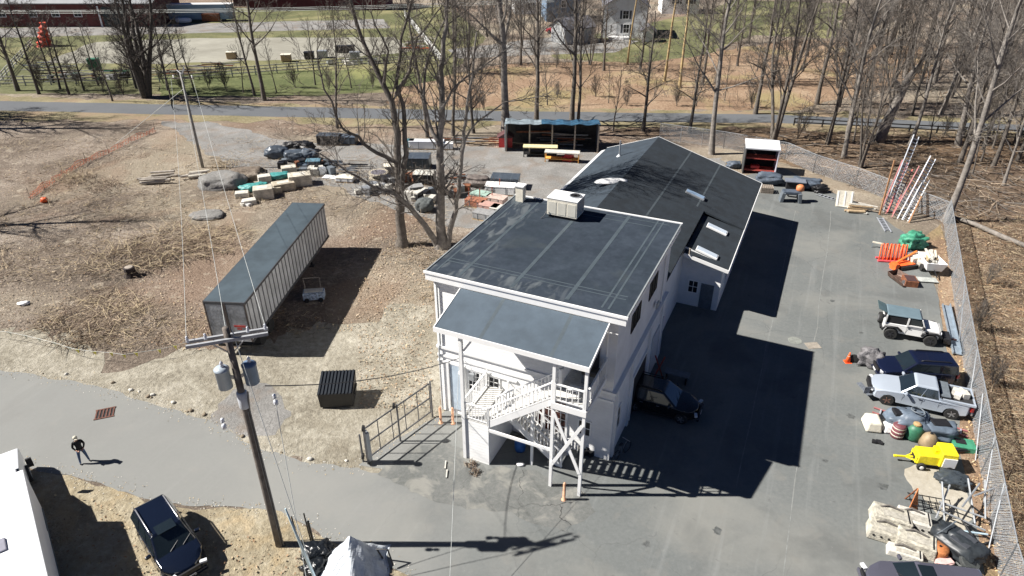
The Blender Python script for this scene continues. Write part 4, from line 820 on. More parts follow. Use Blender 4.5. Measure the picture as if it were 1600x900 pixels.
t=house('long_barn','long red barn with grey roof at the top left corner',72,42,50,14,5.0,4.0,R(0),barnr,barng,[(-2,2.8,1.6,1.3,0),(3.0,2.8,1.6,1.2,0),(8,2.8,1.6,1.2,0),(-9,2.8,1.6,1.3,0)],cat='barn',gable='y')
mb=MB(); mb.box((16,-.05,2.1),(5,.08,4.2)); mb.build('barn_door',mat('barn_door',(.03,.05,.05),.8),t); mb=MB(); mb.box((12.8,-.09,2.2),(.35,.12,4.4)); mb.build('door_post',trimw,t)
house('red_barn','dark red barn behind the tall trees right of the blue trailer',497,16,35,12,6,4.5,R(0),mat('barn_maroon',(.10,.02,.03),.85,.2,.8),roofg,[],cat='barn',gable='y')
house('dark_shed','dark shed at the top left between the barns',395,10,10,8,4,2,0,mat('dark_boards',(.06,.03,.03),.85),roofg,[],cat='shed',gable='y')
t=thing('box_trailer','blue grey box trailer with white roof parked beyond the arena','trailer',P(308,34),R(3)); mb=MB(); mb.box((0,1.3,2.1),(16.5,2.6,3.2)); mb.build('box',mat('blue_grey_panel',(.2,.29,.36),.5,.08,.6),t); mb=MB(); mb.box((0,1.3,3.75),(16.6,2.7,.12)); mb.build('roof',trimw,t)
for x in (-6,5,6.2): mb=MB(); mb.lathe((x,.3,.5),[(.2,-.15),(.5,-.14),(.5,.14),(.2,.15)],14,'Y'); mb.build('wheel',tyre,t)
mb=MB(); mb.box((3.5,-.3,1),(4,.8,1.6)); mb.build('side_cabinet',rust,t)
t=thing('boat_cover','small white covered boat in front of the box trailer','boat',P(288,36)); mb=MB(); mb.blob((0,0,0),(4,1.6,1.2),3,.05); mb.build('cover',trimw,t)
# clutter along the arena fence
def pile(name,label,cat,px,py,items,mats,seed,wd=3,dp=1.5,kind='beams',h=1.,group=None,rz=0,L=(1.5,3)):
    rg=random.Random(seed); t=thing(name,label,cat,P(px,py),rz,group)
    for i in range(items):
        mb=MB(); x=rg.uniform(-wd/2,wd/2)*.6; y=rg.uniform(-dp/2,dp/2); z=.06+h*(i/max(1,items)); l=rg.uniform(*L)
        if kind=='beams': a=rg.gauss(0,.12); mb.beam((x-l/2*math.cos(a),y-l/2*math.sin(a),z),(x+l/2*math.cos(a),y+l/2*math.sin(a),z+rg.gauss(0,.04)),rg.uniform(.1,.2),rg.uniform(.06,.16))
        elif kind=='logs': a=rg.gauss(0,.08); mb.cyl((x-l/2*math.cos(a),y-l/2*math.sin(a),z+.05),(x+l/2*math.cos(a),y+l/2*math.sin(a),z+.05),rg.uniform(.09,.15),9)
        elif kind=='boxes': mb.box((x*1.6,y,rg.uniform(.2,.5)+.0),(rg.uniform(.5,1.1),rg.uniform(.4,.9),rg.uniform(.4,1.0)),rg.uniform(0,3))
        mb.build({'beams':'plank','logs':'log','boxes':'box'}[kind],mats[rg.randrange(len(mats))],t)
    return t
pile('timber_stack','reddish timber stack against the middle of the arena fence','timber stack',300,115,14,[oldwood,rust,wood,stoned],1,9,2.4,h=1.4,L=(2,5))
pile('timber_stack','brown timber stack right of the reddish one by the arena fence','timber stack',345,108,12,[oldwood,rust,stoned],2,7,2,h=1.2,L=(2,4))
pile('timber_stack','dark crates and planks beside the arena fence below the big spreading tree','timber stack',190,118,10,[oldwood,stoned,greenp],3,8,2.4,h=1.2,L=(2,4))
pile('scrap_heap','grey scrap heap with a blue sheet in the left corner of the arena','scrap heap',90,112,16,[oldwood,slatep,stoned,galv],4,12,4,h=1.6,L=(2,5))
pile('scrap_heap','low scrap heap between the fence and the green cart on the left of the arena','scrap heap',118,124,14,[oldwood,stoned,rust],14,10,3,h=1.2,L=(2,5))
pile('timber_stack','pale timber and tarpaulin stack under the white topped rail fence','timber stack',655,62,10,[trimw,wood,cream],5,5,6,h=1.2,L=(2,5))
pile('timber_stack','dark timber stack with an orange end inside the right fence of the arena','timber stack',650,78,12,[oldwood,rust,orange,trimw],6,5,3,h=1.5,L=(2,4))
for i,(px,py,c,lb) in enumerate(((484,92,black,'black jump crate on the arena grass'),(505,90,galv,'grey domed bin right of the black jump crate'),(540,82,black,'dark long trough farther into the arena'),(555,92,galv,'pale trough beside the fence at the arena middle'),(448,96,wood,'low pale straw box by the arena fence'),(363,92,wood,'wooden jump frame in the arena left of the tall twin trees'),(150,110,greenp,'green cart by the arena fence'))):
    t=thing('arena_crate',lb,'crate',P(px,py)); mb=MB(); s=(3.5 if i in (2,) else 1.7,1.2,1.1 if i!=6 else 1.8); mb.box((0,0,s[2]/2+.1),s,.1); mb.build('box',c,t,bevel=.08); mb=MB(); mb.box((0,0,s[2]+.13),(s[0]*1.06,s[1]*1.1,.08),.1); mb.build('lid',c if c!=wood else cream,t)
t=thing('orange_tower','orange stacked mesh tower beside the barn at the far left','mesh stack',P(70,72)); mb=MB()
for k in range(5): mb.lathe((.25*k,0,k*.9),[(1.5-.2*k,0),(1.2-.2*k,.4),(1.4-.2*k,.8)],9)
mb.build('stack',mat('red_orange',(.7,.1,.05),.7,.2,2),t)
# open tarp shed behind the yard
t=thing('tarp_shed','long open lean-to with ragged blue tarp roof behind the gravel yard','shed',P(862,236),R(-2)); wdh=7.6
rg=random.Random(4); mb=MB(); nx,ny=26,6
for j in range(ny+1):
    for i in range(nx+1):
        x=-wdh+2*wdh*i/nx*1.0; y=-.4+3.6*j/ny; mb.v.append((x*.72,y,3.3-.5*j/ny+.12*noise.noise(Vector((x*.8,y*.9,2)))+.06*math.sin(i*1.3)))
for j in range(ny):
    for i in range(nx): a=j*(nx+1)+i; mb.f.append((a,a+1,a+nx+2,a+nx+1)); mb.mi.append(0 if i>9 else 1)
o=mb.build('roof',[mat('blue_tarp',(.035,.10,.17),.45,.45,2,.3),mat('grey_tarp',(.22,.27,.3),.6,.3,2,.3)],t); so=o.modifiers.new('s','SOLIDIFY'); so.thickness=.05
for x in (-5.3,-2.6,0,2.6,5.3):
    mb=MB(); mb.box((x,-.3,1.6),(.16,.16,3.2)); mb.build('post',oldwood,t)
mb=MB(); mb.box((0,3.0,1.4),(10.8,.08,2.8)); mb.build('rear_wall',mat('dark_boards2',(.05,.045,.04),.9,.3,3),t)
mb=MB(); mb.box((-5.35,1.3,1.5),(.25,3.2,3.0)); mb.build('side_sheet',mat('pale_sheet',(.4,.47,.5),.6,.15,2),t); mb=MB(); mb.box((5.35,1.3,1.4),(.08,3.2,2.8)); mb.build('side_sheet',mat('grey_sheet',(.15,.17,.2),.6),t)
pile('lumber_rack','mixed lumber and pipes stored under the ragged blue tarp roof','lumber',862,228,16,[oldwood,wood,rust,stoned],41,8,1.4,h=1.7,L=(2,5))
# work tables in front of it
def table(name,label,px,py,L,Dp,h,top,leg,rz=0,shelf=True):
    t=thing(name,label,'work table',P(px,py),rz); mb=MB(); mb.box((0,0,h),(L,Dp,.1)); mb.build('table_top',top,t)
    for x in (-1,1):
        for y in (-1,1): mb=MB(); mb.box((x*(L/2-.1),y*(Dp/2-.08),h/2),(.1,.1,h)); mb.build('leg',leg,t)
    mb=MB(); mb.box((0,0,.35),(L*.95,Dp*.8,.06)); mb.build('shelf',leg,t); return t
table('work_table','dark wheeled work table with a pale yellow top at the gravel yard end',844,244,3.9,1.1,1.15,mat('pale_yellow',(.7,.62,.35),.6),black,R(-4))
table('work_table','orange framed work table with a grey top in front of the tarp shed',878,252,3.9,1.1,1.1,stone,mat('orange_wood',(.7,.35,.08),.6,.15,3),R(-8))
pile('red_cases','red tool cases on the shelf of the orange table','cases',884,251,3,[redp],44,1.4,.4,'boxes',.4)
t=thing('brick_hut','small red doghouse hut left of the tarp shed','hut',P(790,228)); mb=MB(); mb.box((0,0,.6),(1.6,1.2,1.2)); mb.build('wall',redp,t); mb=MB(); mb.add([(-1,-.8,1.2),(1,-.8,1.2),(1,.8,1.2),(-1,.8,1.2),(-.0,-.8,1.8),(-.0,.8,1.8)],[(0,1,4),(1,2,5,4),(2,3,5),(3,0,4,5),(0,3,2,1)]); mb.build('roof',mat('hut_roof',(.08,.03,.03),.8),t)
pile('timber_stack','row of low planks and stakes left of the red hut','timber stack',757,226,12,[oldwood,wood,rust],45,6,1.0,h=.7,L=(.8,3))
# ================================================================ VEHICLES (local +x is the nose)
def paint(n,c,rough=.28,metal=.0,coat=.7): return mat(n,c,rough,.04,.8,metal=metal,coat=coat)
def carbody(t,L,Wd,top,zb,wx,wr,m,round_=.35,name='body',bulge=.03):
    """top: list of (x,z) from tail to nose; wheel arches cut in the lower line"""
    ar=wr*1.16; low=[]
    for xc in (wx[1],wx[0]):
        a0=math.asin(max(-1,min(1,(zb-wr)/ar)))
        low+= [(xc+ar*math.cos(a0+(PI-2*a0)*k/8),wr+ar*math.sin(a0+(PI-2*a0)*k/8)) for k in range(9)]
    nose=(top[-1][0]-.02,zb+.05); tail=(top[0][0]+.02,zb+.05)
    out=list(top)+[nose]+low+[tail]; n=len(out); mb=MB(); ys=[-1,-.93,-.7,-.35,0,.35,.7,.93,1]
    zt=max(z for x,z in top)
    for yy in ys:
        for x,z in out:
            e=abs(yy)**2.6*round_*(abs(x)/(L/2))**4; X=x-math.copysign(e,x); cr=bulge*(1-yy*yy)*(1 if z>zb+.3 else 0)
            Z=z+cr-(.045 if abs(yy)==1 and z>zb+.35 else 0); k=1-.06*max(0,(z-.6))-.05*max(0,.45-z) if abs(yy)>.9 else 1
            k*=1-.10*(abs(x)/(L/2))**6
            mb.v.append((X,yy*Wd/2*k,Z))
    for j in range(len(ys)-1):
        for i in range(n): i2=(i+1)%n; mb.f.append((j*n+i,j*n+i2,(j+1)*n+i2,(j+1)*n+i)); mb.mi.append(0)
    mb.f.append(tuple(reversed(range(n)))); mb.mi.append(0); mb.f.append(tuple((len(ys)-1)*n+i for i in range(n))); mb.mi.append(0)
    o=mb.build(name,m,t); o.modifiers.new('b','BEVEL').width=.025; o.modifiers['b'].segments=2; o.modifiers['b'].limit_method='ANGLE'; o.modifiers['b'].angle_limit=R(28)
    md=o.modifiers.new('wn','WEIGHTED_NORMAL'); o.data.polygons.foreach_set('use_smooth',[True]*len(o.data.polygons)); return o
def cabin(t,xb0,xb1,xt0,xt1,zb,zt,wb,wt,m,gl=glass,nside=2,roofm=None,rear=True,pill=.09,front=True):
    mb=MB(); b=[(xb0,-wb,zb),(xb1,-wb,zb),(xb1,wb,zb),(xb0,wb,zb)]; u=[(xt0,-wt,zt),(xt1,-wt,zt),(xt1,wt,zt),(xt0,wt,zt)]
    cx_=(xt0+xt1)/2; ins=.16; u2=[(cx_+(x-cx_)*.92,y*.86,z+.05) for x,y,z in u]
    mb.add(b+u+u2,[(0,1,5,4),(1,2,6,5),(2,3,7,6),(3,0,4,7),(4,5,9,8),(5,6,10,9),(6,7,11,10),(7,4,8,11),(8,9,10,11)]); o=mb.build('roof',m,t,bevel=.07); o.modifiers['bevel'].segments=3
    def panel(A,B_,C_,D_,a0,a1,c0,c1,name,mm=gl,off=.012):
        A,B_,C_,D_=[Vector(q) for q in (A,B_,C_,D_)]; nrm=(B_-A).cross(D_-A).normalized()*off
        f=lambda s,r: A.lerp(B_,s).lerp(D_.lerp(C_,s),r)+nrm
        q=[f(a0,c0),f(a1,c0),f(a1,c1),f(a0,c1)]; mb=MB(); mb.add(q+[v-nrm*.8 for v in q],[(0,1,2,3),(7,6,5,4),(0,4,5,1),(1,5,6,2),(2,6,7,3),(3,7,4,0)]); return mb.build(name,mm,t)
    if front: panel(b[1],b[2],u[2],u[1],.05,.95,.04,.95,'windshield')
    if rear: panel(b[3],b[0],u[0],u[3],.08,.92,.1,.9,'rear_window')
    for k in range(nside):
        s0=.04+(.92)*k/nside+.012; s1=.04+.92*(k+1)/nside-.012
        panel(b[0],b[1],u[1],u[0],s0,s1,.06,.9,'side_window'); panel(b[2],b[3],u[3],u[2],1-s1,1-s0,.06,.9,'side_window')
    return o
def wheels(t,wx,wr,wy,wd=.23,rimm=alloy,tires=tyre,rims=None,spokes=5):
    i=0
    for x in wx:
        for s in (-1,1):
            mb=MB(); r=wr; y0=wy*s
            mb.lathe((x,y0,wr),[(r*.6,-wd/2),(r*.93,-wd/2),(r,-wd*.36),(r,wd*.36),(r*.93,wd/2),(r*.6,wd/2)],20,'Y'); tz=mb.build('wheel',tires,t)
            rm=(rims[i] if rims else rimm); i+=1; mb=MB(); yo=y0+s*(wd/2-.02)
            mb.lathe((x,yo,wr),[(r*.62,-.02),(r*.62,.015),(r*.54,.02),(r*.54,-.015)],20,'Y')
            for k in range(spokes): a=2*PI*k/spokes; mb.beam((x,yo,wr),(x+math.cos(a)*r*.56,yo,wr+math.sin(a)*r*.56),.05,r*.2)
            mb.lathe((x,yo,wr),[(r*.14,-.02),(r*.14,.03),(.01,.035)],8,'Y'); mb.build('rim',rm,tz)
            mb=MB(); mb.lathe((x,y0,wr),[(r*.58,-wd*.3),(r*.58,wd*.3)],12,'Y'); mb.build('hub',dark,tz)
def lamps(t,L,Wd,z0,z1,xf=None,xr=None,hm=None,vert=False):
    hl=hm or mat('headlight_lens',(.6,.62,.65),.12,.05,2,spec=1); tl=mat('taillight_lens',(.35,.01,.01),.2,.05,2,spec=1); xf=xf or L/2; xr=xr or -L/2
    for s in (-1,1):
        mb=MB(); mb.box((xf-.16,s*(Wd/2-.29),z0-.04),(.16,.3,.1),s*-.3); mb.build('headlight',hl,t)
        mb=MB(); mb.box((xr+.10,s*(Wd/2-.19),z1-.08),(.14,.16,.3 if vert else .14),s*.2); mb.build('taillight',tl,t)
def mirrors(t,x,y,z,m):
    for s in (-1,1): mb=MB(); mb.box((x,s*(y+.12),z),(.12,.24,.16),s*-.2); mb.build('side_mirror',m,t,bevel=.03)
def bumpers(t,L,Wd,z,m,g=None,f=True,r=True):
    if f: mb=MB(); mb.box((L/2-.02,0,z),(.12,Wd*.78,.2)); mb.build('front_bumper',m,t,bevel=.04)
    if r: mb=MB(); mb.box((-L/2+.02,0,z+.02),(.12,Wd*.8,.2)); mb.build('rear_bumper',m,t,bevel=.04)
    if g: mb=MB(); mb.box((L/2-.03,0,z+.26),(.08,Wd*.5,.22)); mb.build('grille',g,t)
def handles(t,xs,y,z,m):
    for x in xs:
        for s in (-1,1): mb=MB(); mb.box((x,s*y,z),(.18,.03,.035)); mb.build('door_handle',m,t)
def seams(t,xs,y,z0,z1):
    mb=MB()
    for x in xs:
        for s in (-1,1): mb.box((x,s*y,(z0+z1)/2),(.012,.01,z1-z0))
    mb.build('door_gap',dark,t)
def suv(label,pos,rz,L=4.65,Wd=1.86,h=1.68,m=None,hood=1.02,belt=1.02,wr=.36,wb=2.7,fo=.92,trim_=None,rails=True,sunroof=False,seam=True,name='parked_suv',boxy=0.,rimm=alloy,rails_m=alloy):
    t=thing(name,label,'car',pos,rz); wx=(-L/2+(L-wb-fo),L/2-fo); wx=(L/2-fo-wb,L/2-fo)
    top=[(-L/2,.5),(-L/2+.01,.85),(-L/2+.1,belt),(-L/2+.7,belt+.02),(L/2-1.55,belt+.03),(L/2-1.2,hood),(L/2-.6,hood-.05),(L/2-.15,hood-.17-.0*boxy),(L/2,.62),(L/2,.45)]
    carbody(t,L,Wd,top,.27,wx,wr,m,.75-.5*boxy)
    cabin(t,-L/2+.08,L/2-1.25,-L/2+.42-.2*boxy,L/2-2.05+.1*boxy,belt-.02,h-.05,Wd/2-.07,Wd/2-.27+.1*boxy,m,nside=3)
    wheels(t,wx,wr,Wd/2-.14,rimm=rimm); lamps(t,L,Wd,.78,.95,vert=boxy>0); mirrors(t,L/2-1.65,Wd/2,belt+.08,m); bumpers(t,L,Wd,.46,m if not trim_ else trim_,black); handles(t,(-.75,.2),Wd/2-.02,.86,alloy)
    if seam: seams(t,(.75,-.28,-1.2),Wd/2-.012,.4,.98)
    if rails:
        for s in (-1,1): mb=MB(); y=s*(Wd/2-.32); mb.tube([(-L/2+.6,y,h-.0),(-L/2+.75,y,h+.07),(L/2-2.35,y,h+.07),(L/2-2.2,y,h-.0)],.034,6); mb.build('roof_rail',rails_m,t,True)
    if sunroof: mb=MB(); mb.box((.15,0,h+.022),(.6,.8,.02)); mb.build('sunroof',glass,t)
    for x in (L/2+.03,-L/2-.02): mb=MB(); mb.box((x,0,.5),(.02,.42,.13)); mb.build('number_plate',trimw,t)
    for s in (-1,1): mb=MB(); mb.box(((wx[0]+wx[1])/2,s*(Wd/2-.03),.33),(wb-.95,.06,.14)); mb.build('sill',black,t)
    mb=MB()
    for s in (-.25,.3): mb.beam((L/2-1.3,s,belt+.06),(L/2-1.55,s+.45,belt+.22),.02)
    mb.build('wiper',black,t)
    return t
def pose(a,b): return math.atan2(b.y-a.y,b.x-a.x)
navy=paint('black_blue_paint',(.005,.008,.018),.16); bluedk=paint('midnight_blue_paint',(.006,.009,.026),.2); purp=paint('plum_grey_paint',(.10,.10,.13),.25,.3); blk=paint('black_paint',(.007,.007,.009),.2)
# dark SUV at the lower left
a=P(231,789,1.0); b=P(298,896,.7); suv('glossy dark blue SUV parked on the dry verge left of the tall utility pole',((a.x+b.x)/2+.0,(a.y+b.y)/2,0),pose(a,b),4.75,1.88,1.68,navy,sunroof=True)
# dark SUV standing in the shade
nose=P(1096,640,.7); suv('black SUV parked in deep shade against the side of the white building',Vector((nose.x,nose.y,0))-U*2.5,AB,4.95,1.92,1.72,blk,rails=True,rails_m=black)
# blue suv on the right
a=P(1374,598); c=Vector((P(1430,572,.9).x,P(1430,572,.9).y,0)); suv('dark blue boxy SUV parked between the white off roader and the silver pickup',c,R(180-7),4.55,1.78,1.66,bluedk,boxy=1.,rails=True,rails_m=black)
# purple grey car at the bottom
nose=P(1341,897,.7); suv('plum grey car cut by the bottom edge of the photo beside the pale blocks',Vector((nose.x,nose.y,0))+Vector((2.6,-.62,0)),R(180-9),5.0,1.85,1.50,purp,rails=False,sunroof=True,name='parked_car')
# red car far away
suv('red car on the far driveway behind the trees',P(868,52),R(160),4.3,1.75,1.6,paint('red_car_paint',(.35,.02,.03),.3),rails=False,name='parked_car')
# ---- silver pickup with its front torn open
pr=P(1385,631); pf=P(1480,652); th=pose(pf,pr); mid=(pr+pf)/2; n_=Vector((math.sin(th),-math.cos(th),0)); pk=mid+n_*.72
t=thing('pickup_truck','silver pickup with a torn off front bumper and machine parts in its bed','pickup truck',pk,th)
silver=paint('silver_paint',(.50,.56,.64),.3,.35,.5); L,Wd,wr=5.35,1.82,.38; wx=(-1.66,1.66)
carbody(t,L,Wd,[(-L/2,.55),(-L/2,.95),(-L/2+.02,1.1),(-L/2+.06,1.1),(-.95,1.1),(-.9,1.08),(1.05,1.10),(1.25,1.08),(2.0,1.02),(2.55,.9),(2.62,.6),(2.6,.5)],.36,wx,wr,silver,.3)
cabin(t,-.95,1.12,-.72,.42,1.08,1.68,Wd/2-.06,Wd/2-.24,silver,nside=2)
mb=MB(); mb.box((-1.8,0,1.142),(1.62,1.42,.012)); mb.build('bed_floor',mat('bed_liner',(.02,.02,.022),.8),t)
mb=MB()
for s in (-1,1): mb.box((-1.8,s*.79,1.17),(1.75,.13,.12))
mb.box((-2.63,0,1.16),(.08,1.7,.12)); mb.box((-.97,0,1.17),(.08,1.7,.12)); mb.build('bed_rail',silver,t)
wheels(t,wx,wr,Wd/2-.13,.24,rims=[alloy,alloy,mat('brown_rim',(.16,.09,.07),.6,.2,5),mat('brown_rim',(1,1,1))]); lamps(t,L,Wd,.85,.95,vert=True); mirrors(t,.85,Wd/2,1.2,silver); bumpers(t,L,Wd,.5,alloy,None,f=False); handles(t,(.1,),Wd/2-.01,.95,alloy); seams(t,(.95,-.05,-.9),Wd/2-.006,.45,1.06)
mb=MB(); mb.box((2.62,.1,.7),(.14,1.3,.35),.1); mb.build('radiator',dark,t); mb=MB(); mb.box((2.85,.35,.45),(.3,1.2,.08),.5); mb.box((2.7,.75,.7),(.5,.05,.45),.35); mb.build('torn_panel',mat('bent_metal',(.2,.22,.25),.5,.3,4,metal=.4),t)
pile('machine_parts','white and steel machine parts lying in the silver pickup bed','machine parts',0,0,7,[galv,trimw,stone],51,.9,1.4,'boxes',.3).location=pk+Matrix.Rotation(th,3,'Z')@Vector((-1.95,0,1.05)); [o for o in bpy.data.objects if o.get('category')=='machine parts'][0].scale=(.5,.5,.42)
t=thing('tool_box','black flat tool box across the front of the silver pickup bed','tool box',pk+Matrix.Rotation(th,3,'Z')@Vector((-1.15,0,1.15)),th); mb=MB(); mb.box((0,0,.1),(.42,1.5,.2)); mb.build('body',black,t); mb=MB(); mb.box((0,0,.22),(.46,1.54,.04)); mb.build('lid',grayp,t)
# ---- white off roader
jr=P(1389,528); jf=P(1449,539); th=pose(jr,jf); n_=Vector((-math.sin(th),math.cos(th),0)); jp=(jr+jf)/2+n_*.72
t=thing('off_roader','white short off roader with grey hard top and its rear window raised','off roader',jp,th); jw=paint('white_paint',(.72,.72,.71),.35,0,.3); wr=.40
mb=MB(); pr_=[(-1.72,.55),(-1.72,1.12),(1.0,1.12),(1.0,1.08),(.86,1.12)]
carbody(t,3.5,1.5,[(-1.72,.6),(-1.72,1.12),(-1.7,1.14),(.55,1.14),(.6,1.16),(1.0,1.12),(1.62,1.06),(1.68,1.0),(1.69,.6)],.5,(-1.18,1.2),wr,jw,.05,bulge=.01)
mb=MB()
for x in (-1.18,1.2):
    for s in (-1,1): mb.tube([(x-.58,s*.82,.62),(x-.42,s*.84,.92),(x+.3,s*.84,.95),(x+.6,s*.82,.72)],.075,6)
mb.build('fender',black,t,True)
htop=mat('slate_hardtop',(.12,.17,.2),.55,.08,2); mb=MB(); mb.add([(-1.7,-.74,1.72),(.42,-.72,1.76),(.42,.72,1.76),(-1.7,.74,1.72),(-1.62,-.66,1.83),(.36,-.64,1.85),(.36,.64,1.85),(-1.62,.66,1.83)],[(0,3,2,1),(4,5,6,7),(0,1,5,4),(1,2,6,5),(2,3,7,6),(3,0,4,7)]); mb.build('hard_top',htop,t,bevel=.05)
mb=MB()
for s in (-1,1):
    mb.beam((.72,s*.72,1.12),(.42,s*.7,1.76),.07); mb.beam((-.35,s*.73,1.12),(-.35,s*.72,1.72),.09); mb.beam((-1.66,s*.7,1.12),(-1.66,s*.72,1.72),.08)
mb.beam((-.35,-.73,1.2),(.68,-.73,1.2),.08); mb.build('roll_frame',jw,t)
mb=MB(); mb.add([(.70,-.68,1.16),(.70,.68,1.16),(.44,.66,1.72),(.44,-.66,1.72)],[(0,1,2,3)]); mb.build('windshield',mat('blue_windshield',(.05,.1,.16),.08,.1,2,spec=1),t)
for s in (-1,1):
    mb=MB(); mb.box((.15,s*.70,1.45),(.75,.02,.48)); mb.build('side_window',glass,t)
    mb=MB(); mb.box((-1.0,s*.66,1.43),(1.15,.02,.5)); mb.build('side_opening',dark,t)
mb=MB(); mb.box((-1.0,0,1.2),(1.2,1.3,.12)); mb.build('cargo_floor',dark,t)
mb=MB(); mb.add([(-1.72,-.62,1.82),(-2.25,-.6,2.02),(-2.25,.6,2.02),(-1.72,.62,1.82)],[(0,1,2,3)]); o=mb.build('rear_window',mat('tinted_window',(.1,.15,.15),.1,.1,2,spec=1),t); o.modifiers.new('s','SOLIDIFY').thickness=.02
wheels(t,(-1.18,1.2),wr,.78,.27,rimm=mat('dark_rim',(.03,.03,.035),.5)); mb=MB(); mb.lathe((-1.88,.1,1.0),[(.2,-.1),(.36,-.1),(.38,0),(.36,.1),(.2,.1)],18,'X'); sp=mb.build('spare_wheel',tyre,t); mb=MB(); mb.lathe((-2.0,.1,1.0),[(.2,0),(.2,.03),(.05,.04)],12,'X'); mb.build('rim',alloy,sp)
bumpers(t,3.65,1.55,.62,black); mb=MB(); mb.box((1.70,0,.9),(.03,.9,.35)); mb.build('grille',mat('grille_grey',(.4,.4,.4),.6),t)
for s in (-1,1): mb=MB(); mb.lathe((1.71,s*.58,.92),[(.11,0),(.11,.04),(.03,.05)],12,'X'); mb.build('headlight',mat('headlight_lens',(1,1,1)),t)
mirrors(t,.6,.78,1.25,black); handles(t,(-.2,),.75,1.0,black); seams(t,(-.33,.62),.756,.6,1.1)
t=thing('tow_equipment','dark winch and hitch frame in front of the white off roader','hitch',jp+Matrix.Rotation(th,3,'Z')@Vector((2.2,-.1,0)),th); mb=MB(); mb.box((0,0,.45),(.45,1.1,.4)); mb.build('drum',black,t,bevel=.04); mb=MB(); mb.beam((-.4,0,.4),(.7,.2,.3),.1); mb.build('bar',mat('dark_rust',(.06,.03,.03),.8),t)
t=thing('yellow_lamp','small yellow lamp inside the open side of the white off roader','lamp',jp+Matrix.Rotation(th,3,'Z')@Vector((-1.15,-.45,1.27)),th); mb=MB(); mb.lathe((0,0,0),[(.05,0),(.14,.1),(.14,.2),(.06,.26)],10); mb.build('shade',yellow,t,True); mb=MB(); mb.cyl((0,0,0),(0,0,.05),.1,8); mb.build('base',black,t)
# ---- box truck at the left edge
A_=P(36,733,3.4); B_=P(75,900,3.4); hd=(A_-B_).normalized(); hd.z=0; hd.normalize(); lf=Vector((-hd.y,hd.x,0)); wdt=2.5; LB=8.0
fr=Vector((A_.x,A_.y,0)); org=fr+lf*wdt/2-hd*LB/2; t=thing('box_truck','white box truck with two grey roof vents cut by the lower left corner','truck',org,math.atan2(hd.y,hd.x))
bw=mat('box_white',(.78,.79,.8),.45,.03,1); mb=MB(); mb.box((0,0,2.1),(LB,wdt,2.6)); mb.build('cargo_box',bw,t,bevel=.04)
for x,y in ((LB/2-2.1,.55),(LB/2-4.4,.2)): mb=MB(); mb.box((x,y,3.44),(.75 if x<2 else .5,.75 if x<2 else .6,.08)); mb.build('roof_vent',mat('vent_grey',(.22,.22,.27),.6,.1,3),t,bevel=.05)
mb=MB(); mb.box((LB/2-1,wdt*0-wdt/2-.01,.95),(1.6,.03,.2)); mb.box((0,-wdt/2-.01,.84),(LB,.04,.1)); mb.build('side_skirt',grayp,t)
carb=MB(); cw=1.95; pr_=[(0.15,.5),(0.15,2.6),(.35,2.72),(1.3,2.66),(2.4,1.85),(4.4,1.6),(4.75,1.3),(4.8,.55)]
vs=[(LB/2+x,-cw/2*(1 if z<1.8 else .9),z) for x,z in pr_]+[(LB/2+x,cw/2*(1 if z<1.8 else .9),z) for x,z in pr_]; n=len(pr_)
carb.add(vs,[tuple(reversed(range(n))),tuple(range(n,2*n))]+[(i,(i+1)%n,n+(i+1)%n,n+i) for i in range(n)]); carb.build('cab',paint('cab_white',(.68,.7,.72),.35),t,bevel=.06)
mb=MB(); mb.add([(LB/2+1.36,-.84,2.62),(LB/2+2.36,-.88,1.90),(LB/2+2.36,.88,1.90),(LB/2+1.36,.84,2.62)],[(0,1,2,3)]); mb.v=[(x+.02,y,z+.02) for x,y,z in mb.v]; mb.build('windshield',glass,t)
for s in (-1,1): mb=MB(); mb.box((LB/2+.95,s*(cw/2*.93),2.2),(1.0,.12,.62)); mb.build('side_window',glass,t); mb=MB(); mb.box((LB/2+2.3,s*1.35,2.0),(.1,.25,.5)); mb.build('side_mirror',black,t)
wheels(t,(-LB/2+2.0,LB/2+3.6),.45,.95,.28,rimm=galv,spokes=6)
mb=MB(); mb.box((1.5,0,.7),(LB+3,.9,.25)); mb.build('chassis',black,t)
# ---- semi trailer
ta=P(318,470,4.1); tb=P(378,470,4.1); tc=P(459,315,4.1); thd=math.atan2(tc.y-ta.y,tc.x-ta.x); TL=15.6; TW=2.6
hd=Vector((math.cos(thd),math.sin(thd),0)); rt=Vector((hd.y,-hd.x,0)); org=Vector((ta.x,ta.y,0))+hd*TL/2+rt*TW/2-Vector((0,0,0))
t=thing('semi_trailer','long old silver semi trailer with ribbed sides parked in the brush field','trailer',org,thd)
ribm=mat('dull_aluminium',(.55,.56,.57),.55,.2,.7,.1,metal=.1); mb=MB(); mb.box((0,0,2.6),(TL,TW,2.9)); mb.build('box',ribm,t)
mb=MB()
for s in (-1,1):
    mb=MB()
    for k in range(27): mb.box((-TL/2+.3+k*(TL-.6)/26,s*(TW/2+.02),2.6),(.07,.05,2.85))
    mb.build('side_rib',mat('rib_dark',(.17,.17,.175),.6,.2,2),t)
mb=MB(); mb.box((0,0,4.08),(TL+.02,TW+.02,.05)); mb.build('roof',mat('trailer_roof',(.05,.07,.085),.6,.2,.6),t)
mb=MB()
for s in (-1,1): mb.box((0,s*(TW/2+.02),4.02),(TL+.06,.07,.16)); mb.box((0,s*(TW/2+.02),1.2),(TL+.04,.07,.16))
mb.box((-TL/2-.03,0,4.0),(.08,TW+.1,.2)); mb.box((TL/2+.03,0,4.0),(.08,TW+.1,.2)); mb.build('top_rail',mat('rail_dark',(.06,.06,.065),.6),t)
for s in (-1,1): mb=MB(); mb.box((-TL/2-.03,s*.66,2.6),(.06,1.12,2.6)); mb.build('rear_door',mat('scuffed_door',(.28,.29,.31),.45,.35,1.5,.2,metal=.3),t)
mb=MB()
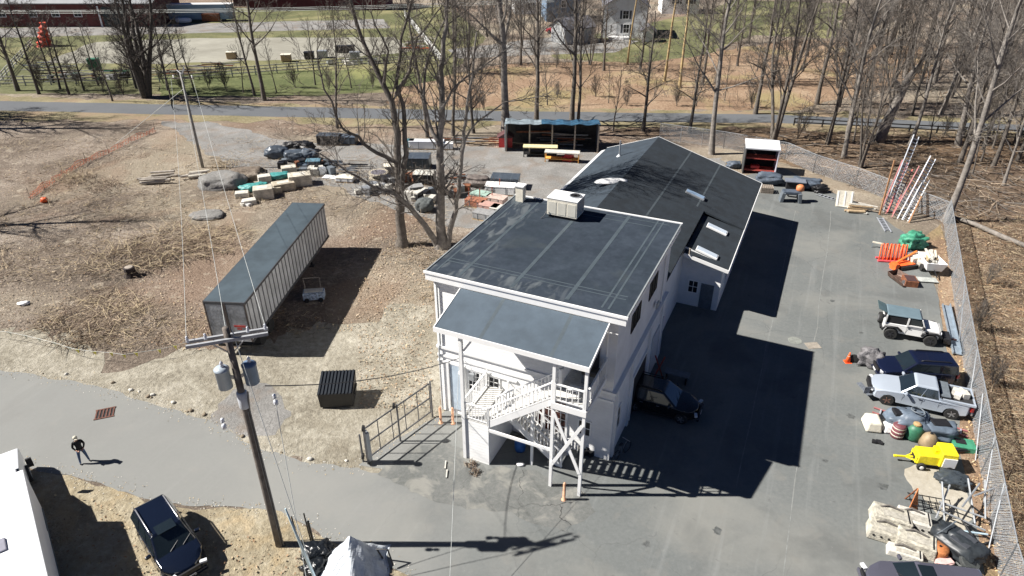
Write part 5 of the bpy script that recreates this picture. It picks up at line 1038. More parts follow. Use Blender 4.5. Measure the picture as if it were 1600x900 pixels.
for y in (-1.3,0,.1,1.3): mb.box((-TL/2-.05,y,2.6),(.06,.08,2.8))
mb.build('door_frame',mat('rail_brown',(.09,.07,.06),.7),t)
mb=MB(); mb.box((-TL/2-.08,-.7,2.35),(.02,.75,.14)); mb.box((-TL/2-.08,-.65,2.15),(.02,.3,.1)); mb.build('red_marking',mat('faded_red',(.45,.05,.04),.6,.3,6),t)
mb=MB(); mb.box((0,0,1.05),(TL,.9,.2)); mb.box((-TL/2+2.3,0,.8),(3.0,1.0,.35)); mb.box((-TL/2+.1,0,.75),(.12,2.2,.14)); mb.build('underframe',black,t)
for x in (-TL/2+1.5,-TL/2+2.9):
    for s in (-1,1): mb=MB(); mb.lathe((x,s*.98,.5),[(.25,-.28),(.5,-.27),(.5,.27),(.25,.28)],18,'Y'); q=mb.build('wheel',tyre,t); mb=MB(); mb.lathe((x,s*1.2,.5),[(.28,-.02),(.25,.05),(.08,.07)],12,'Y'); mb.build('rim',galv,q)
for s in (-1,1): mb=MB(); mb.box((TL/2-3.2,s*.8,.55),(.15,.15,1.05)); mb.box((TL/2-3.2,s*.8,.05),(.35,.35,.06)); mb.build('landing_leg',black,t)
t=thing('work_trolley','pale box trolley with a graffiti like blue side standing in the trailer shade','trolley',P(492,468),R(8)); mb=MB(); mb.box((0,0,.45),(1.5,.75,.55)); mb.build('box',mat('blue_white_panel',(.3,.36,.45),.6,.6,7),t); mb=MB(); mb.box((0,.05,.76),(1.3,.5,.06)); mb.build('lid',stone,t)
for x in (-.5,.5): mb=MB(); mb.lathe((x,-.42,.18),[(.04,-.04),(.18,-.04),(.18,.04),(.04,.04)],12,'Y'); mb.build('wheel',black,t)
mb=MB(); mb.beam((-.6,.3,.75),(-.8,1.0,1.3),.05); mb.beam((.5,.3,.75),(.4,1.0,1.3),.05); mb.beam((-.8,1.0,1.3),(.4,1.0,1.3),.05); mb.build('handle',oldwood,t)
# ---- dumpster
t=thing('dumpster','black dumpster with a ribbed plastic lid on the dirt verge','dumpster',P(530,625),R(4)); bx_=MB()
bx_.add([(-.95,-.75,.1),(.95,-.75,.1),(.95,.75,.1),(-.95,.75,.1),(-1.0,-.8,1.1),(1.0,-.8,1.1),(1.0,.9,1.45),(-1.0,.9,1.45)],[(0,3,2,1),(0,1,5,4),(1,2,6,5),(2,3,7,6),(3,0,4,7)]); bx_.build('bin',black,t)
for s in (-1,1):
    mb=MB(); mb.add([(s*.5-.5,-.85,1.12),(s*.5+.5,-.85,1.12),(s*.5+.5,.92,1.48),(s*.5-.5,.92,1.48)],[(0,1,2,3)])
    for k in range(5): mb.beam((s*.5-.4+k*.2,-.84,1.16),(s*.5-.4+k*.2,.9,1.52),.07,.04)
    o=mb.build('lid',mat('lid_black',(.02,.024,.03),.4,.1,3),t)
for s in (-1,1): mb=MB(); mb.box((s*1.04,0,.8),(.08,.9,.15)); mb.build('lift_pocket',black,t)
for x in (-.7,.7): mb=MB(); mb.lathe((x,-.6,.08),[(.02,-.03),(.08,-.03),(.08,.03),(.02,.03)],8,'Y'); mb.build('wheel',tyre,t)
# ---- manhole
t=thing('storm_drain','rusty square storm drain grate in the old road','drain',P(164,646,.02),R(20)); mb=MB(); 
for k in range(6): mb.box((-.45+k*.18,0,.02),(.07,.8,.03))
for y in (-.42,.42): mb.box((0,y,.02),(1.05,.09,.032))
mb.build('grate',mat('drain_rust',(.12,.05,.035),.85,.3,5),t); mb=MB(); mb.box((0,0,.002),(1.0,.8,.01)); mb.build('sump',dark,t)
for px,py,lb in ((1242,532,'pale round cover patch in the parking lot left of the white off roader'),(1270,540,'rust tinted square cover right of the pale round one in the parking lot')):
    t=thing('utility_cover',lb,'cover',P(px,py,.025)); mb=MB(); (mb.lathe((0,0,0),[(.45,0),(.45,.012),(.42,.018)],20) if px<1250 else mb.box((0,0,.008),(.9,.7,.02),.1)); mb.build('plate',mat('plate_tan',(.27,.24,.2),.85,.2,4) if px>1250 else mat('plate_grey',(.2,.21,.19),.85,.2,4),t)
# ================================================================ PERSON
def person(px,py,rz):
    t=thing('person','person in a black jacket, blue jeans and a pale cap standing on the road','person',P(px,py,.02),rz)
    vs=[];ed=[];rd=[]
    def v(p,r,par=None):
        vs.append(p); rd.append(r); 
        if par is not None: ed.append((par,len(vs)-1))
        return len(vs)-1
    pel=v((0,0,.95),(.17,.13)); bel=v((0,0,1.1),(.16,.12),pel); ch=v((0,0,1.32),(.2,.14),bel); ne=v((0,0,1.49),(.075,.075),ch); hd_=v((.015,0,1.58),(.085,.08),ne); hh=v((.02,0,1.70),(.09,.085),hd_)
    for s in (-1,1):
        hip=v((0,s*.1,.88),(.105,.1),pel); kn=v((.03,s*.16,.5),(.07,.07),hip); an=v((-.01,s*.2,.1),(.05,.05),kn); v((.14,s*.22,.04),(.045,.035),an)
        sh=v((0,s*.19,1.42),(.075,.075),ch); el=v((-.03,s*.27,1.14),(.06,.055),sh); wr_=v((.12,s*.17,.98),(.04,.035),el); v((.2,s*.1,.97),(.045,.025),wr_)
    me=bpy.data.meshes.new('body'); me.from_pydata(vs,ed,[]); o=bpy.data.objects.new('body',me); C.objects.link(o); sk=o.modifiers.new('skin','SKIN'); sk.use_smooth_shade=True
    for i,r in enumerate(rd): me.skin_vertices[0].data[i].radius=r
    me.skin_vertices[0].data[0].use_root=True; o.modifiers.new('s','SUBSURF').levels=2
    dg=bpy.context.evaluated_depsgraph_get(); m2=bpy.data.meshes.new_from_object(o.evaluated_get(dg)); bpy.data.objects.remove(o)
    sk_=mat('skin',(.5,.3,.22),.6,.05,3); bod=bpy.data.objects.new('body',m2); C.objects.link(bod); bod.parent=t
    m2.materials.clear()
    for x in (sk_,mat('black_jacket',(.012,.012,.014),.8,.3,12,.2),mat('blue_jeans',(.06,.10,.19),.85,.2,14,.1),mat('dark_shoe',(.03,.025,.02),.7)): m2.materials.append(x)
    for p in m2.polygons:
        c=p.center; hand=c.x>.13 and .9<c.z<1.03
        p.material_index=3 if c.z<.1 else (2 if c.z<.93 else (0 if (c.z>1.5 or hand) else 1))
    # fingers and face joined in the same surface set
    for s in (-1,1):
        mb=MB()
        for k in range(4): mb.tube([(.2,s*(.07+.02*k),.97),(.25,s*(.06+.02*k),.965),(.28-.008*abs(k-1),s*(.055+.018*k),.94)],[.011,.010,.008],5)
        mb.tube([(.16,s*.08,.99),(.2,s*.04,1.0),(.23,s*.03,.99)],[.012,.011,.009],5); mb.build('fingers',sk_,t,True)
    mb=MB(); mb.lathe((.105,0,1.63),[(.001,.03),(.018,0),(.012,-.02)],6); mb.build('nose',sk_,t,True)
    for s in (-1,1): mb=MB(); mb.lathe((.1,s*.035,1.66),[(.012,-.004),(.012,.008)],6); mb.build('eye',dark,t); mb=MB(); mb.box((.02,s*.092,1.64),(.04,.02,.06)); mb.build('ear',sk_,t,bevel=.008)
    mb=MB(); mb.box((.1,0,1.585),(.012,.05,.01)); mb.build('mouth',mat('lip',(.3,.12,.1),.6),t)
    mb=MB(); mb.lathe((.01,0,1.68),[(.105,0),(.108,.05),(.085,.1),(.04,.125),(.005,.13)],16); mb.build('cap',mat('pale_cap',(.55,.52,.42),.8,.1,8),t,True); mb=MB(); mb.add([(.08,-.07,1.69),(.2,-.05,1.675),(.2,.05,1.675),(.08,.07,1.69),(.08,-.07,1.70),(.2,-.05,1.685),(.2,.05,1.685),(.08,.07,1.70)],[(0,3,2,1),(4,5,6,7),(0,1,5,4),(1,2,6,5),(2,3,7,6)]); mb.build('cap_peak',mat('pale_cap',(1,1,1)),t)
    mb=MB(); mb.lathe((-.02,0,1.62),[(.07,-.04),(.098,0),(.1,.06)],14); mb.build('hair',mat('light_hair',(.3,.26,.2),.8),t,True)
    return t
person(133,722,R(-50))
# ================================================================ YARD CLUTTER
def pallet(label,px,py,rz=0,z=0,m=None,group=None,n=1):
    t=thing('pallet',label,'pallet',P(px,py,z),rz,group); m=m or wood
    for j in range(n):
        zz=j*.16; mb=MB()
        for y in (-.45,0,.45): mb.box((0,y,zz+.06),(1.2,.09,.1))
        mb.build('runner',m,t); mb=MB()
        for k in range(7): mb.box((-.54+k*.18,0,zz+.122),(.12,1.0,.022))
        mb.build('slat',m,t)
    return t
def tarpthing(name,label,cat,px,py,d,m,seed,rz=0,rough=.16,fold=.05,n=20,extra=None,bands=0):
    t=thing(name,label,cat,P(px,py),rz); mb=MB(); mb.blob((0,0,0),d,seed,rough,n,12,fold=fold); mb.build('cover' if 'tarp' in name or 'cover' in name else 'body',m,t,True)
    if bands:
        mb=MB(); mb.tube([(-d[0]*.52,0,.05),(-d[0]*.3,0,d[2]*.95),(d[0]*.3,0,d[2]*.97),(d[0]*.52,0,.05)],.02,4); mb.build('strap',black,t)
    return t
def ladder(label,a,b,wd,m,rungm=None,name='ladder',group=None,n=None,side=None,exts=None):
    a=Vector(a); b=Vector(b); t=thing(name,label,'ladder',a,0,group); d=(b-a); L=d.length; d.normalize(); s=side or Vector((1,0,0)); s=(s-d*s.dot(d)).normalized()*wd/2
    for k in (-1,1): mb=MB(); mb.beam(s*k,d*L+s*k,.085,.05); mb.build('rail',m,t)
    mb=MB(); n=n or int(L/.33)
    for k in range(1,n): q=d*(L*k/n); mb.cyl(q-s,q+s,.05,5)
    mb.build('rungs',rungm or paler,t); return t
pinkr=mat('faded_red_ladder',(.36,.13,.13),.6,.2,4); paler=mat('pale_ladder',(.36,.38,.42),.5,.2,4,metal=.2)
# ladders leaning at the wood edge (lie back against a timber frame)
def lad(label,p0,p1,wd,m,back=2.2,group=None):
    a=P(*p0); y=a.y+back; b=atY(p1[0],p1[1],y); return ladder(label,a,b,wd,m,side=Vector((1,.25,0)))
lad('faded red ladder section leftmost in the upright ladder row',(1379,334),(1414,252),.6,pinkr,2.6)
lad('tallest pale extension ladder with white top in the upright row',(1384,332),(1432,212),.62,paler,3.0)
lad('red rail ladder right behind the tallest pale one',(1390,334),(1422,262),.6,mat('red_ladder',(.5,.1,.09),.6,.2,4),2.8)
lad('faded pink ladder in the middle of the upright row',(1397,342),(1440,262),.62,pinkr,2.4)
lad('long silver ladder on the right of the upright row',(1406,344),(1458,246),.65,paler,2.6)
lad('short silver ladder in front of the long silver one',(1413,346),(1449,278),.6,galv,2.2)
t=thing('timber_rack','brown timber rack that carries the upright ladders','rack',P(1398,330)); o_=t.location.copy()
for a,b in (((1374,336),(1398,250)),((1420,348),(1440,306))): a3=P(*a); b3=atY(b[0],b[1],a3.y+1.0); mb=MB(); mb.beam(a3-o_,b3-o_,.12); mb.build('timber_post',mat('brown_timber',(.3,.16,.08),.85),t)
a3=atY(1420,268,P(1398,330).y+2.2); b3=atY(1440,275,P(1398,330).y+2.2); mb=MB(); mb.beam(a3-o_,b3-o_,.1); mb.build('timber_rail',mat('brown_timber',(1,1,1)),t)
mb=MB(); mb.beam((0,2.6,0),a3-o_,.1); mb.beam((1.8,2.6,0),b3-o_,.1); mb.build('timber_prop',mat('brown_timber',(1,1,1)),t)
def flatladder(label,p0,p1,wd,m): a=P(p0[0],p0[1],.1); b=P(p1[0],p1[1],.1); d=(b-a).normalized(); return ladder(label,a,b,wd,m,side=Vector((-d.y,d.x,0)))
flatladder('silver ladder section lying flat on the asphalt below the upright ladders',(1375,340),(1388,362),.5,paler)
flatladder('dark ladder lying along the yard edge left of the cream panel',(1277,303),(1306,312),.5,galv)
t=thing('cream_panel','cream wooden door panel propped up beside the dark flat ladder','panel',P(1317,322),R(-12)); mb=MB(); mb.box((0,0,.75),(1.5,.08,1.55),tilt=('X',R(-22))); mb.build('board',cream,t); mb=MB()
for x in (-.62,0,.62): mb.box((x,-.05,.76),(.1,.05,1.4),tilt=('X',R(-22)))
mb.build('batten',trimw,t)
pile('timber_stack','pale timber offcuts stacked on the asphalt right of the cream panel','timber stack',1340,327,12,[wood,stone,oldwood,cream],61,2.2,1.3,'beams',.5,None,R(-20),(1.2,2.6))
pile('log_pair','short peeled logs at the end of the pale timber offcuts','logs',1333,331,3,[wood,stone],62,1.0,.8,'logs',.2,None,R(-20),(1.2,1.8))
# open white shelter
t=thing('open_shelter','white roofed open shelter with red shelf rails at the back of the yard','shelter',P(1184,268),R(-13)); sw=3.3
mb=MB(); mb.add([(-sw/2-.1,-1.0,2.72),(sw/2+.1,-1.0,2.72),(sw/2+.1,1.1,3.1),(-sw/2-.1,1.1,3.1),(-sw/2-.1,-1.0,2.85),(sw/2+.1,-1.0,2.85),(sw/2+.1,1.1,3.23),(-sw/2-.1,1.1,3.23)],[(0,3,2,1),(4,5,6,7),(0,1,5,4),(1,2,6,5),(2,3,7,6),(3,0,4,7)]); mb.build('roof',mat('shelter_white',(.62,.63,.66),.5,.06,2),t)
mb=MB(); mb.box((-sw/2,0,1.4),(.08,2.0,2.8)); mb.build('side_wall',mat('shelter_dark',(.05,.05,.05),.8),t); mb=MB(); mb.box((sw/2,0,1.4),(.08,2.0,2.8)); mb.build('side_wall',mat('shelter_lilac',(.5,.5,.58),.6),t); mb=MB(); mb.box((0,1.0,1.4),(sw,.08,2.8)); mb.build('rear_wall',dark,t)
for z in (.4,1.7): mb=MB(); mb.box((0,-.7,z),(sw-.2,.08,.12)); mb.box((0,0,z-.05),(sw-.2,1.6,.04)); mb.build('shelf',mat('red_shelf',(.4,.08,.06),.7,.2,4),t)
t=thing('red_toolbox','small red machine on the lower shelf of the white roofed shelter','machine',t.location+Vector((-.5,-.2,.47)),R(-13)); mb=MB(); mb.box((0,0,.2),(.9,.6,.35)); mb.build('body',redp,t,bevel=.05); mb=MB(); mb.tube([(-.3,0,.35),(-.2,0,.55),(.2,0,.55),(.3,0,.35)],.03,6); mb.build('handle',black,t)
tarpthing('covered_machine','slate tarp covered machine in front of the white roofed shelter','covered machine',1202,287,(2.6,1.6,1.1),slatep,71,R(-10))
pallet('stack of empty pallets beside the gabled roof corner',1197,300,R(-12),0,oldwood,None,4)
tarpthing('covered_pallet','small blue grey covered bundle by the eave of the gabled roof','covered bundle',1146,262,(1.6,1.0,.7),slatep,72)
t=thing('grey_skid','grey machine on legs with an orange motor near the shelter','machine',P(1234,315),R(-10))
for x in (-.8,.8): mb=MB(); mb.box((x,0,.5),(.35,.9,1.0),tilt=('Y',R(8*(1 if x<0 else -1)))); mb.build('leg',grayp,t,bevel=.05)
mb=MB(); mb.box((0,.1,.95),(1.7,.8,.35)); mb.build('deck',slatep,t,bevel=.08); mb=MB(); mb.lathe((.75,.2,1.1),[(.3,0),(.38,.1),(.38,.45),(.2,.6)],12); mb.build('motor',mat('dull_orange',(.55,.2,.08),.6,.2,4),t,True); mb=MB(); mb.tube([(-.7,0,1.1),(-.3,-.4,.7),(.4,-.4,.65),(.7,0,1.0)],.08,6); mb.build('hose',black,t,True)
tarpthing('covered_machine','wide dark covered machine right of the orange motored one','covered machine',1257,292,(3.4,1.7,.9),slatep,73,R(-15),.22)
tarpthing('black_bin','black bin heap at the end of the covered machines','bins',1281,300,(1.5,1.0,.7),black,74,0,.25)
t=thing('steel_plate','slate coloured sheet lying on the covered machine row','sheet',P(1243,283,.9),R(-14)); mb=MB(); mb.box((0,0,.05),(2.0,1.1,.08)); mb.build('sheet',mat('slate_sheet',(.16,.18,.22),.5),t); mb=MB(); mb.box((0,0,-.4),(1.6,.8,.9)); mb.build('stand',dark,t)
# orange rack, green cover, cart
t=thing('hand_truck_rack','row of bright orange folding frames standing on the lot','orange frames',P(1390,407),R(-8))
for k in range(7):
    x=-.95+k*.3; mb=MB(); mb.tube([(x,-.3,.05),(x+.1+.05*(k%3),.25,1.35),(x+.28,.3,1.4),(x+.22,-.2,.05)],.05,6); mb.build('frame',mat('bright_orange',(.9,.14,.03),.5,.15,4),t,True)
mb=MB(); mb.box((0,-.35,.1),(2.1,.25,.1)); mb.box((0,.2,.1),(2.1,.2,.1)); mb.build('base',mat('pink_red',(.6,.08,.1),.5),t)
t=thing('orange_jack','long low orange jack with a raised arm below the green cover','jack',P(1408,418),R(15)); mb=MB(); mb.box((0,0,.3),(1.9,.7,.15)); mb.build('deck',mat('bright_orange',(1,1,1)),t); mb=MB(); mb.tube([(-.9,0,.4),(.4,.3,.7),(1.6,.5,1.0)],.09,6); mb.build('arm',mat('arm_orange',(.75,.22,.05),.5),t); mb=MB(); mb.box((.3,-.4,.18),(1.6,.3,.3)); mb.build('chassis',black,t); mb=MB(); mb.box((-.8,-.1,.3),(.35,.6,.55)); mb.build('cowl',mat('bright_orange',(1,1,1)),t)
tarpthing('green_cover','green tarpaulin over a small machine by the fence','green cover',1425,385,(1.9,1.5,1.1),mat('green_tarp',(.05,.24,.15),.5,.4,3,.4),75,.3,.28,.12)
t=thing('white_cart','white tilted cart full of timber offcuts at the fence','cart',P(1450,422),R(80)); mb=MB()
mb.add([(-1.0,-.55,.45),(.9,-.5,.45),(.9,.5,.45),(-1.0,.55,.45),(-1.2,-.75,1.15),(1.2,-.65,1.0),(1.2,.65,1.0),(-1.2,.75,1.15)],[(0,3,2,1),(0,1,5,4),(1,2,6,5),(2,3,7,6),(3,0,4,7)]); o=mb.build('tub',trimw,t); o.modifiers.new('s','SOLIDIFY').thickness=.06
for s in (-1,1): mb=MB(); mb.lathe((-.2,s*.62,.3),[(.1,-.06),(.3,-.06),(.3,.06),(.1,.06)],14,'Y'); mb.build('wheel',tyre,t)
mb=MB(); mb.beam((-1.0,0,.5),(-1.8,0,.3),.07); mb.build('handle',black,t)
pile('offcuts','pale timber offcuts sticking out of the white cart','offcuts',1449,415,9,[cream,wood,stone],76,.8,.6,'beams',.45,None,R(70),(1.2,2.0)).location.z=.7
t=thing('steel_chute','dull brown steel chute lying below the orange jack','chute',P(1407,440),R(-70)); mb=MB(); mb.add([(-.9,-.35,.15),(.8,-.6,.1),(.8,.6,.1),(-.9,.35,.15),(-.9,-.5,.55),(.8,-.75,.4),(.8,.75,.4),(-.9,.5,.55)],[(0,1,2,3),(0,4,5,1),(3,2,6,7),(0,3,7,4)]); o=mb.build('trough',mat('brown_steel',(.14,.09,.07),.5,.4,3,metal=.4),t); o.modifiers.new('s','SOLIDIFY').thickness=.04; mb=MB(); mb.cyl((.5,-.3,.25),(.5,.3,.25),.18,10); mb.build('roller',alloy,t)
t=thing('rust_crate','rusty half open crate right of the steel chute','crate',P(1420,444),R(-12)); mb=MB(); mb.box((0,0,.25),(.9,1.1,.5)); mb.build('box',rust,t); mb=MB(); mb.box((0,0,.52),(.7,.9,.03)); mb.build('lid',mat('dark_rust',(1,1,1)),t)
t=thing('glass_sheet','pale glass sheet lying flat below the white cart','sheet',P(1449,438,.03),R(-8)); mb=MB(); mb.box((0,0,.04),(1.4,.8,.03)); mb.build('sheet',mat('pale_glass',(.4,.42,.4),.2),t); mb=MB(); mb.box((0,-.42,.05),(1.4,.05,.05)); mb.build('edge',dark,t)
pile('grey_fittings','small grey fittings beside the orange jack and the white cart','fittings',1432,412,9,[galv,stone,grayp,cream],77,1.2,.9,'boxes',.4)
t=thing('sawhorse','small pale sawhorse left of the orange frames','sawhorse',P(1370,388),R(-30)); mb=MB(); mb.box((0,0,.5),(.9,.12,.1)); mb.build('beam',cream,t)
for x in (-.4,.4):
    for y in (-.2,.2): mb=MB(); mb.beam((x,0,.48),(x,y,0),.05); mb.build('leg',grayp,t)
# traffic cone and covered motorbike
t=thing('traffic_cone','orange traffic cone with a white collar beside the covered motorbike','traffic cone',P(1324,566)); mb=MB(); mb.lathe((0,0,.03),[(.17,0),(.035,.72),(.02,.73)],16); cn=mb.build('cone',orange,t,True); mb=MB(); mb.lathe((0,0,.0),[(.112,.33),(.082,.50)],16); mb.build('collar',trimw,cn,True); mb=MB(); mb.box((0,0,.02),(.42,.42,.045)); mb.build('base',orange,t)
t=tarpthing('covered_motorbike','motorbike under a draped grey cover in front of the dark blue boxy SUV','covered motorbike',1358,571,(1.6,.95,1.15),mat('grey_cover',(.14,.135,.14),.7,.35,3,.4),81,R(-20),.2,.16)
mb=MB(); mb.lathe((-.15,.1,1.02),[(.05,0),(.13,.08),(.13,.18),(.05,.26)],10); mb.build('helmet',trimw,t,True)
for x in (-.95,.75): mb=MB(); mb.lathe((x,0,.3),[(.18,-.06),(.3,-.05),(.3,.05),(.18,.06)],14,'Y'); mb.build('wheel',tyre,t)
# blue-grey channel by fence
t=thing('steel_channel','long pale steel channel lying on the leaves along the fence','steel channel',P(1483,515)); a=P(1477,480)-t.location; b=P(1494,556)-t.location; mb=MB(); up=Vector((0,0,.15)); mb.beam(a+up,b+up,.55,.05); mb.beam(a+up+Vector((.27,0,.08)),b+up+Vector((.27,0,.08)),.05,.2); mb.beam(a+up-Vector((.27,0,-.08)),b+up-Vector((.27,0,-.08)),.05,.2); mb.build('channel',mat('pale_steel',(.3,.36,.42),.4,.15,2,metal=.4),t)
# row above the yellow machine
flatladder('red and silver ladder lying behind the white fairings',(1364,640),(1400,652),.5,pinkr); flatladder('red and silver ladder lying between the grey machines and the fence',(1480,668),(1512,678),.5,pinkr)
t=thing('white_fairings','cracked white machine cover lying on the lot below the silver pickup','machine cover',P(1368,668),R(-10)); mb=MB(); mb.box((-.25,0,.35),(.9,1.15,.6),taper=.8); mb.build('shell',cream,t,bevel=.1); mb=MB(); mb.box((.55,-.05,.3),(.6,.95,.5),taper=.75); mb.build('shell',trimw,t,bevel=.1); mb=MB(); mb.box((.25,.2,.62),(.25,.4,.1)); mb.box((.9,0,.25),(.2,.8,.4)); mb.build('motor',black,t)
t=thing('grey_compressor','slate grey machine body with a coiled hose behind the green drum','machine',P(1415,672),R(-15)); mb=MB(); mb.blob((0,0,0),(2.3,1.5,1.2),82,.14,18,12); mb.build('body',mat('slate_body',(.11,.14,.18),.5,.2,3),t,True); mb=MB(); mb.box((-.5,.1,1.1),(.8,.6,.2),.2); mb.build('hatch',black,t,bevel=.04); mb=MB(); mb.tube([(.3+.35*math.cos(a*.6),.1+.35*math.sin(a*.6),1.1+.02*a) for a in range(20)],.04,5); mb.build('hose',grayp,t,True)
t=thing('grey_compressor','slate grey low machine with a square hatch right of the hose coiled one','machine',P(1455,680),R(-15)); mb=MB(); mb.blob((0,0,0),(2.2,1.3,.95),83,.14,18,12); mb.build('body',mat('slate_body',(1,1,1)),t,True); mb=MB(); mb.box((.2,0,.92),(.9,.6,.18),.2); mb.build('hatch',black,t,bevel=.04)
t=thing('maroon_drum','maroon and white striped drum left of the green drum','drum',P(1400,682)); mb=MB(); mb.lathe((0,0,0),[(.3,0),(.34,.1),(.34,.8),(.25,.88)],16); mb.build('drum',mat('maroon',(.15,.05,.06),.6,.2,3),t,True); mb=MB()
for z in (.2,.45,.7): mb.lathe((0,0,z),[(.345,0),(.345,.06)],16)
mb.build('band',cream,t)
t=thing('green_drum','round dark green drum with a tan cap in the machine row','drum',P(1425,685)); mb=MB(); mb.lathe((0,0,0),[(.35,0),(.42,.2),(.42,.75),(.25,.95),(.1,1.0)],18); mb.build('drum',greenp,t,True); mb=MB(); mb.lathe((0,0,.98),[(.2,0),(.2,.08),(.1,.14)],12); mb.build('cap',mat('tan_cap',(.4,.26,.12),.7),t)
t=thing('tan_dome','tan dusty dome shaped lid behind the yellow machine','dome',P(1448,697)); mb=MB(); mb.lathe((0,0,0),[(.45,0),(.46,.3),(.38,.65),(.2,.85),(.02,.9)],18); mb.build('dome',mat('tan_dome',(.27,.2,.12),.6,.25,2),t,True); mb=MB(); mb.lathe((0,0,.88),[(.08,0),(.06,.08)],8); mb.build('knob',black,t)
t=thing('green_crate','bright green crate on the leaves behind the yellow machine','crate',P(1503,700),R(-15)); mb=MB(); mb.box((0,0,.2),(1.1,.8,.3)); mb.build('box',mat('bright_green',(.05,.24,.14),.5,.2,3),t); mb=MB(); mb.box((-.15,.1,.36),(.5,.4,.05)); mb.build('opening',dark,t)
pile('black_bundle','black rods and scraps between the green crate and the fence','scraps',1510,708,6,[black,rust],84,.9,.5,'beams',.25)
pile('small_debris','two dark stones lying on the open lot below the white machine cover','stones',1370,692,3,[black],85,1.6,.3,'boxes',.0,None,0).scale=(.35,.35,.18)
# ---- yellow machine
t=thing('yellow_machine','bright yellow towed machine with a long drawbar and a white side panel','towed machine',P(1452,726),R(180-10)); t.scale=(.82,.82,.82); yl=yellow
mb=MB(); mb.box((.35,0,.72),(1.4,1.0,.7),taper=.93); mb.build('hood',yl,t,bevel=.06)
mb=MB(); mb.box((-.7,0,.95),(1.0,1.25,1.05),taper=.94); mb.build('engine_house',yl,t,bevel=.06)
mb=MB(); mb.box((-.1,-.05,1.22),(.35,.45,.4)); mb.build('air_box',mat('deep_yellow',(.75,.65,.01),.4),t,bevel=.06)
mb=MB(); mb.box((-.75,.64,.82),(.75,.05,.7)); mb.build('side_panel',trimw,t)
mb=MB(); mb.beam((1.0,0,.5),(2.1,0,.42),.1); mb.beam((.95,.4,.5),(1.6,0,.46),.06); mb.beam((.95,-.4,.5),(1.6,0,.46),.06); mb.box((2.15,0,.42),(.18,.16,.1)); mb.build('drawbar',yl,t)
mb=MB(); mb.box((1.06,0,.62),(.08,.9,.45)); mb.build('front_frame',yl,t); mb=MB(); mb.box((1.11,0,.6),(.03,.5,.25)); mb.build('grille',dark,t)
for x in (.75,-.85):
    for s in (-1,1): mb=MB(); mb.lathe((x,s*.62,.27),[(.12,-.09),(.27,-.08),(.27,.08),(.12,.09)],16,'Y'); q=mb.build('wheel',tyre,t); mb=MB(); mb.lathe((x,s*.71,.27),[(.14,-.02),(.12,.02),(.03,.03)],10,'Y'); mb.build('rim',trimw,q)
mb=MB(); mb.box((0,0,.34),(2.0,.8,.12)); mb.build('chassis',black,t)
tarpthing('rubbish_bag','dark grey filled bag on the pale worn patch below the yellow machine','bag',1486,757,(1.4,.95,.65),mat('charcoal_bag',(.04,.05,.06),.5,.3,3,.3),86,R(-15),.2,.12)
# ---- concrete/white blocks and machine shells
def shell(label,px,py,d,rz,m,seed,holes=0,z=0):
    t=thing('machine_shell',label,'machine shell',P(px,py,z),rz); mb=MB(); mb.box((0,0,d[2]/2),d,taper=.93); mb.build('shell',m,t,bevel=.05)
    mb=MB(); mb.box((d[0]*.05,-d[1]*.12,d[2]+.012),(d[0]*.62,d[1]*.36,.02)); mb.build('recess',mat('pale_recess',(.38,.36,.31),.8,.3,5,.2),t)
    mb=MB(); mb.box((d[0]*.38,0,d[2]+.01),(.05,d[1]*.8,.03)); mb.build('groove',dark,t)
    t.rotation_euler=(R((seed*37%9)-4),R((seed*53%9)-4),rz)
    mb=MB(); mb.tube([(-d[0]*.3,d[1]*.2,d[2]),(-d[0]*.1,d[1]*.3,d[2]+.12),(d[0]*.25,d[1]*.25,d[2]+.02)],.05,6); mb.build('pipe',mat('casting_dark',(.12,.11,.1),.8,.3,5),t)
    for k in range(holes): mb=MB(); mb.lathe((-d[0]*.36+k*d[0]*.19,-d[1]/2-.0,d[2]*.55),[(.055,-.012),(.055,.02)],10,'Y'); mb.build('port',dark,t)
    return t
aged=mat('aged_cream_casting',(.42,.395,.33),.8,.35,3,.4)
shell('cream machine casting with a long groove, upper left of the pile by the fence',1388,818,(1.75,1.1,.7),R(-20),aged,1)
shell('cream casting with four round ports, lowest left of the pile',1383,838,(1.7,.95,.55),R(-22),aged,2,5)
shell('white casting beside the orange tripod, upper middle of the pile',1424,820,(1.5,1.05,.6),R(-22),stone,3,5)
shell('dirty white casting with a black inlet just above the plum grey car',1427,855,(1.7,1.0,.65),R(-28),aged,4)
shell('flat cream casting half under the dirty white one',1412,868,(1.5,.6,.35),R(-25),stone,5)
t=thing('rust_drum','round rusty orange drum lid in the middle of the castings pile','drum',P(1463,868)); mb=MB(); mb.lathe((0,0,0),[(.38,0),(.4,.1),(.4,.5),(.36,.58),(.1,.62)],20); mb.build('drum',mat('orange_rust',(.42,.15,.05),.7,.35,3,.2),t,True); mb=MB(); mb.lathe((0,0,.6),[(.06,0),(.05,.06)],8); mb.build('bung',black,t)
t=thing('tripod_sign','orange pointed frame standing behind the white casting','frame',P(1425,800),R(10)); mb=MB(); mb.add([(-.3,-.05,.0),(.25,-.05,.0),(.12,.25,1.3),(-.3,.0,.0),(.25,.0,.0),(.12,.3,1.3)],[(0,1,2),(5,4,3),(0,3,4,1),(1,4,5,2),(2,5,3,0)]); mb.build('panel',mat('orange_rust',(1,1,1)),t); mb=MB(); mb.beam((.12,.3,1.25),(.2,.8,0),.05); mb.build('leg',rust,t)
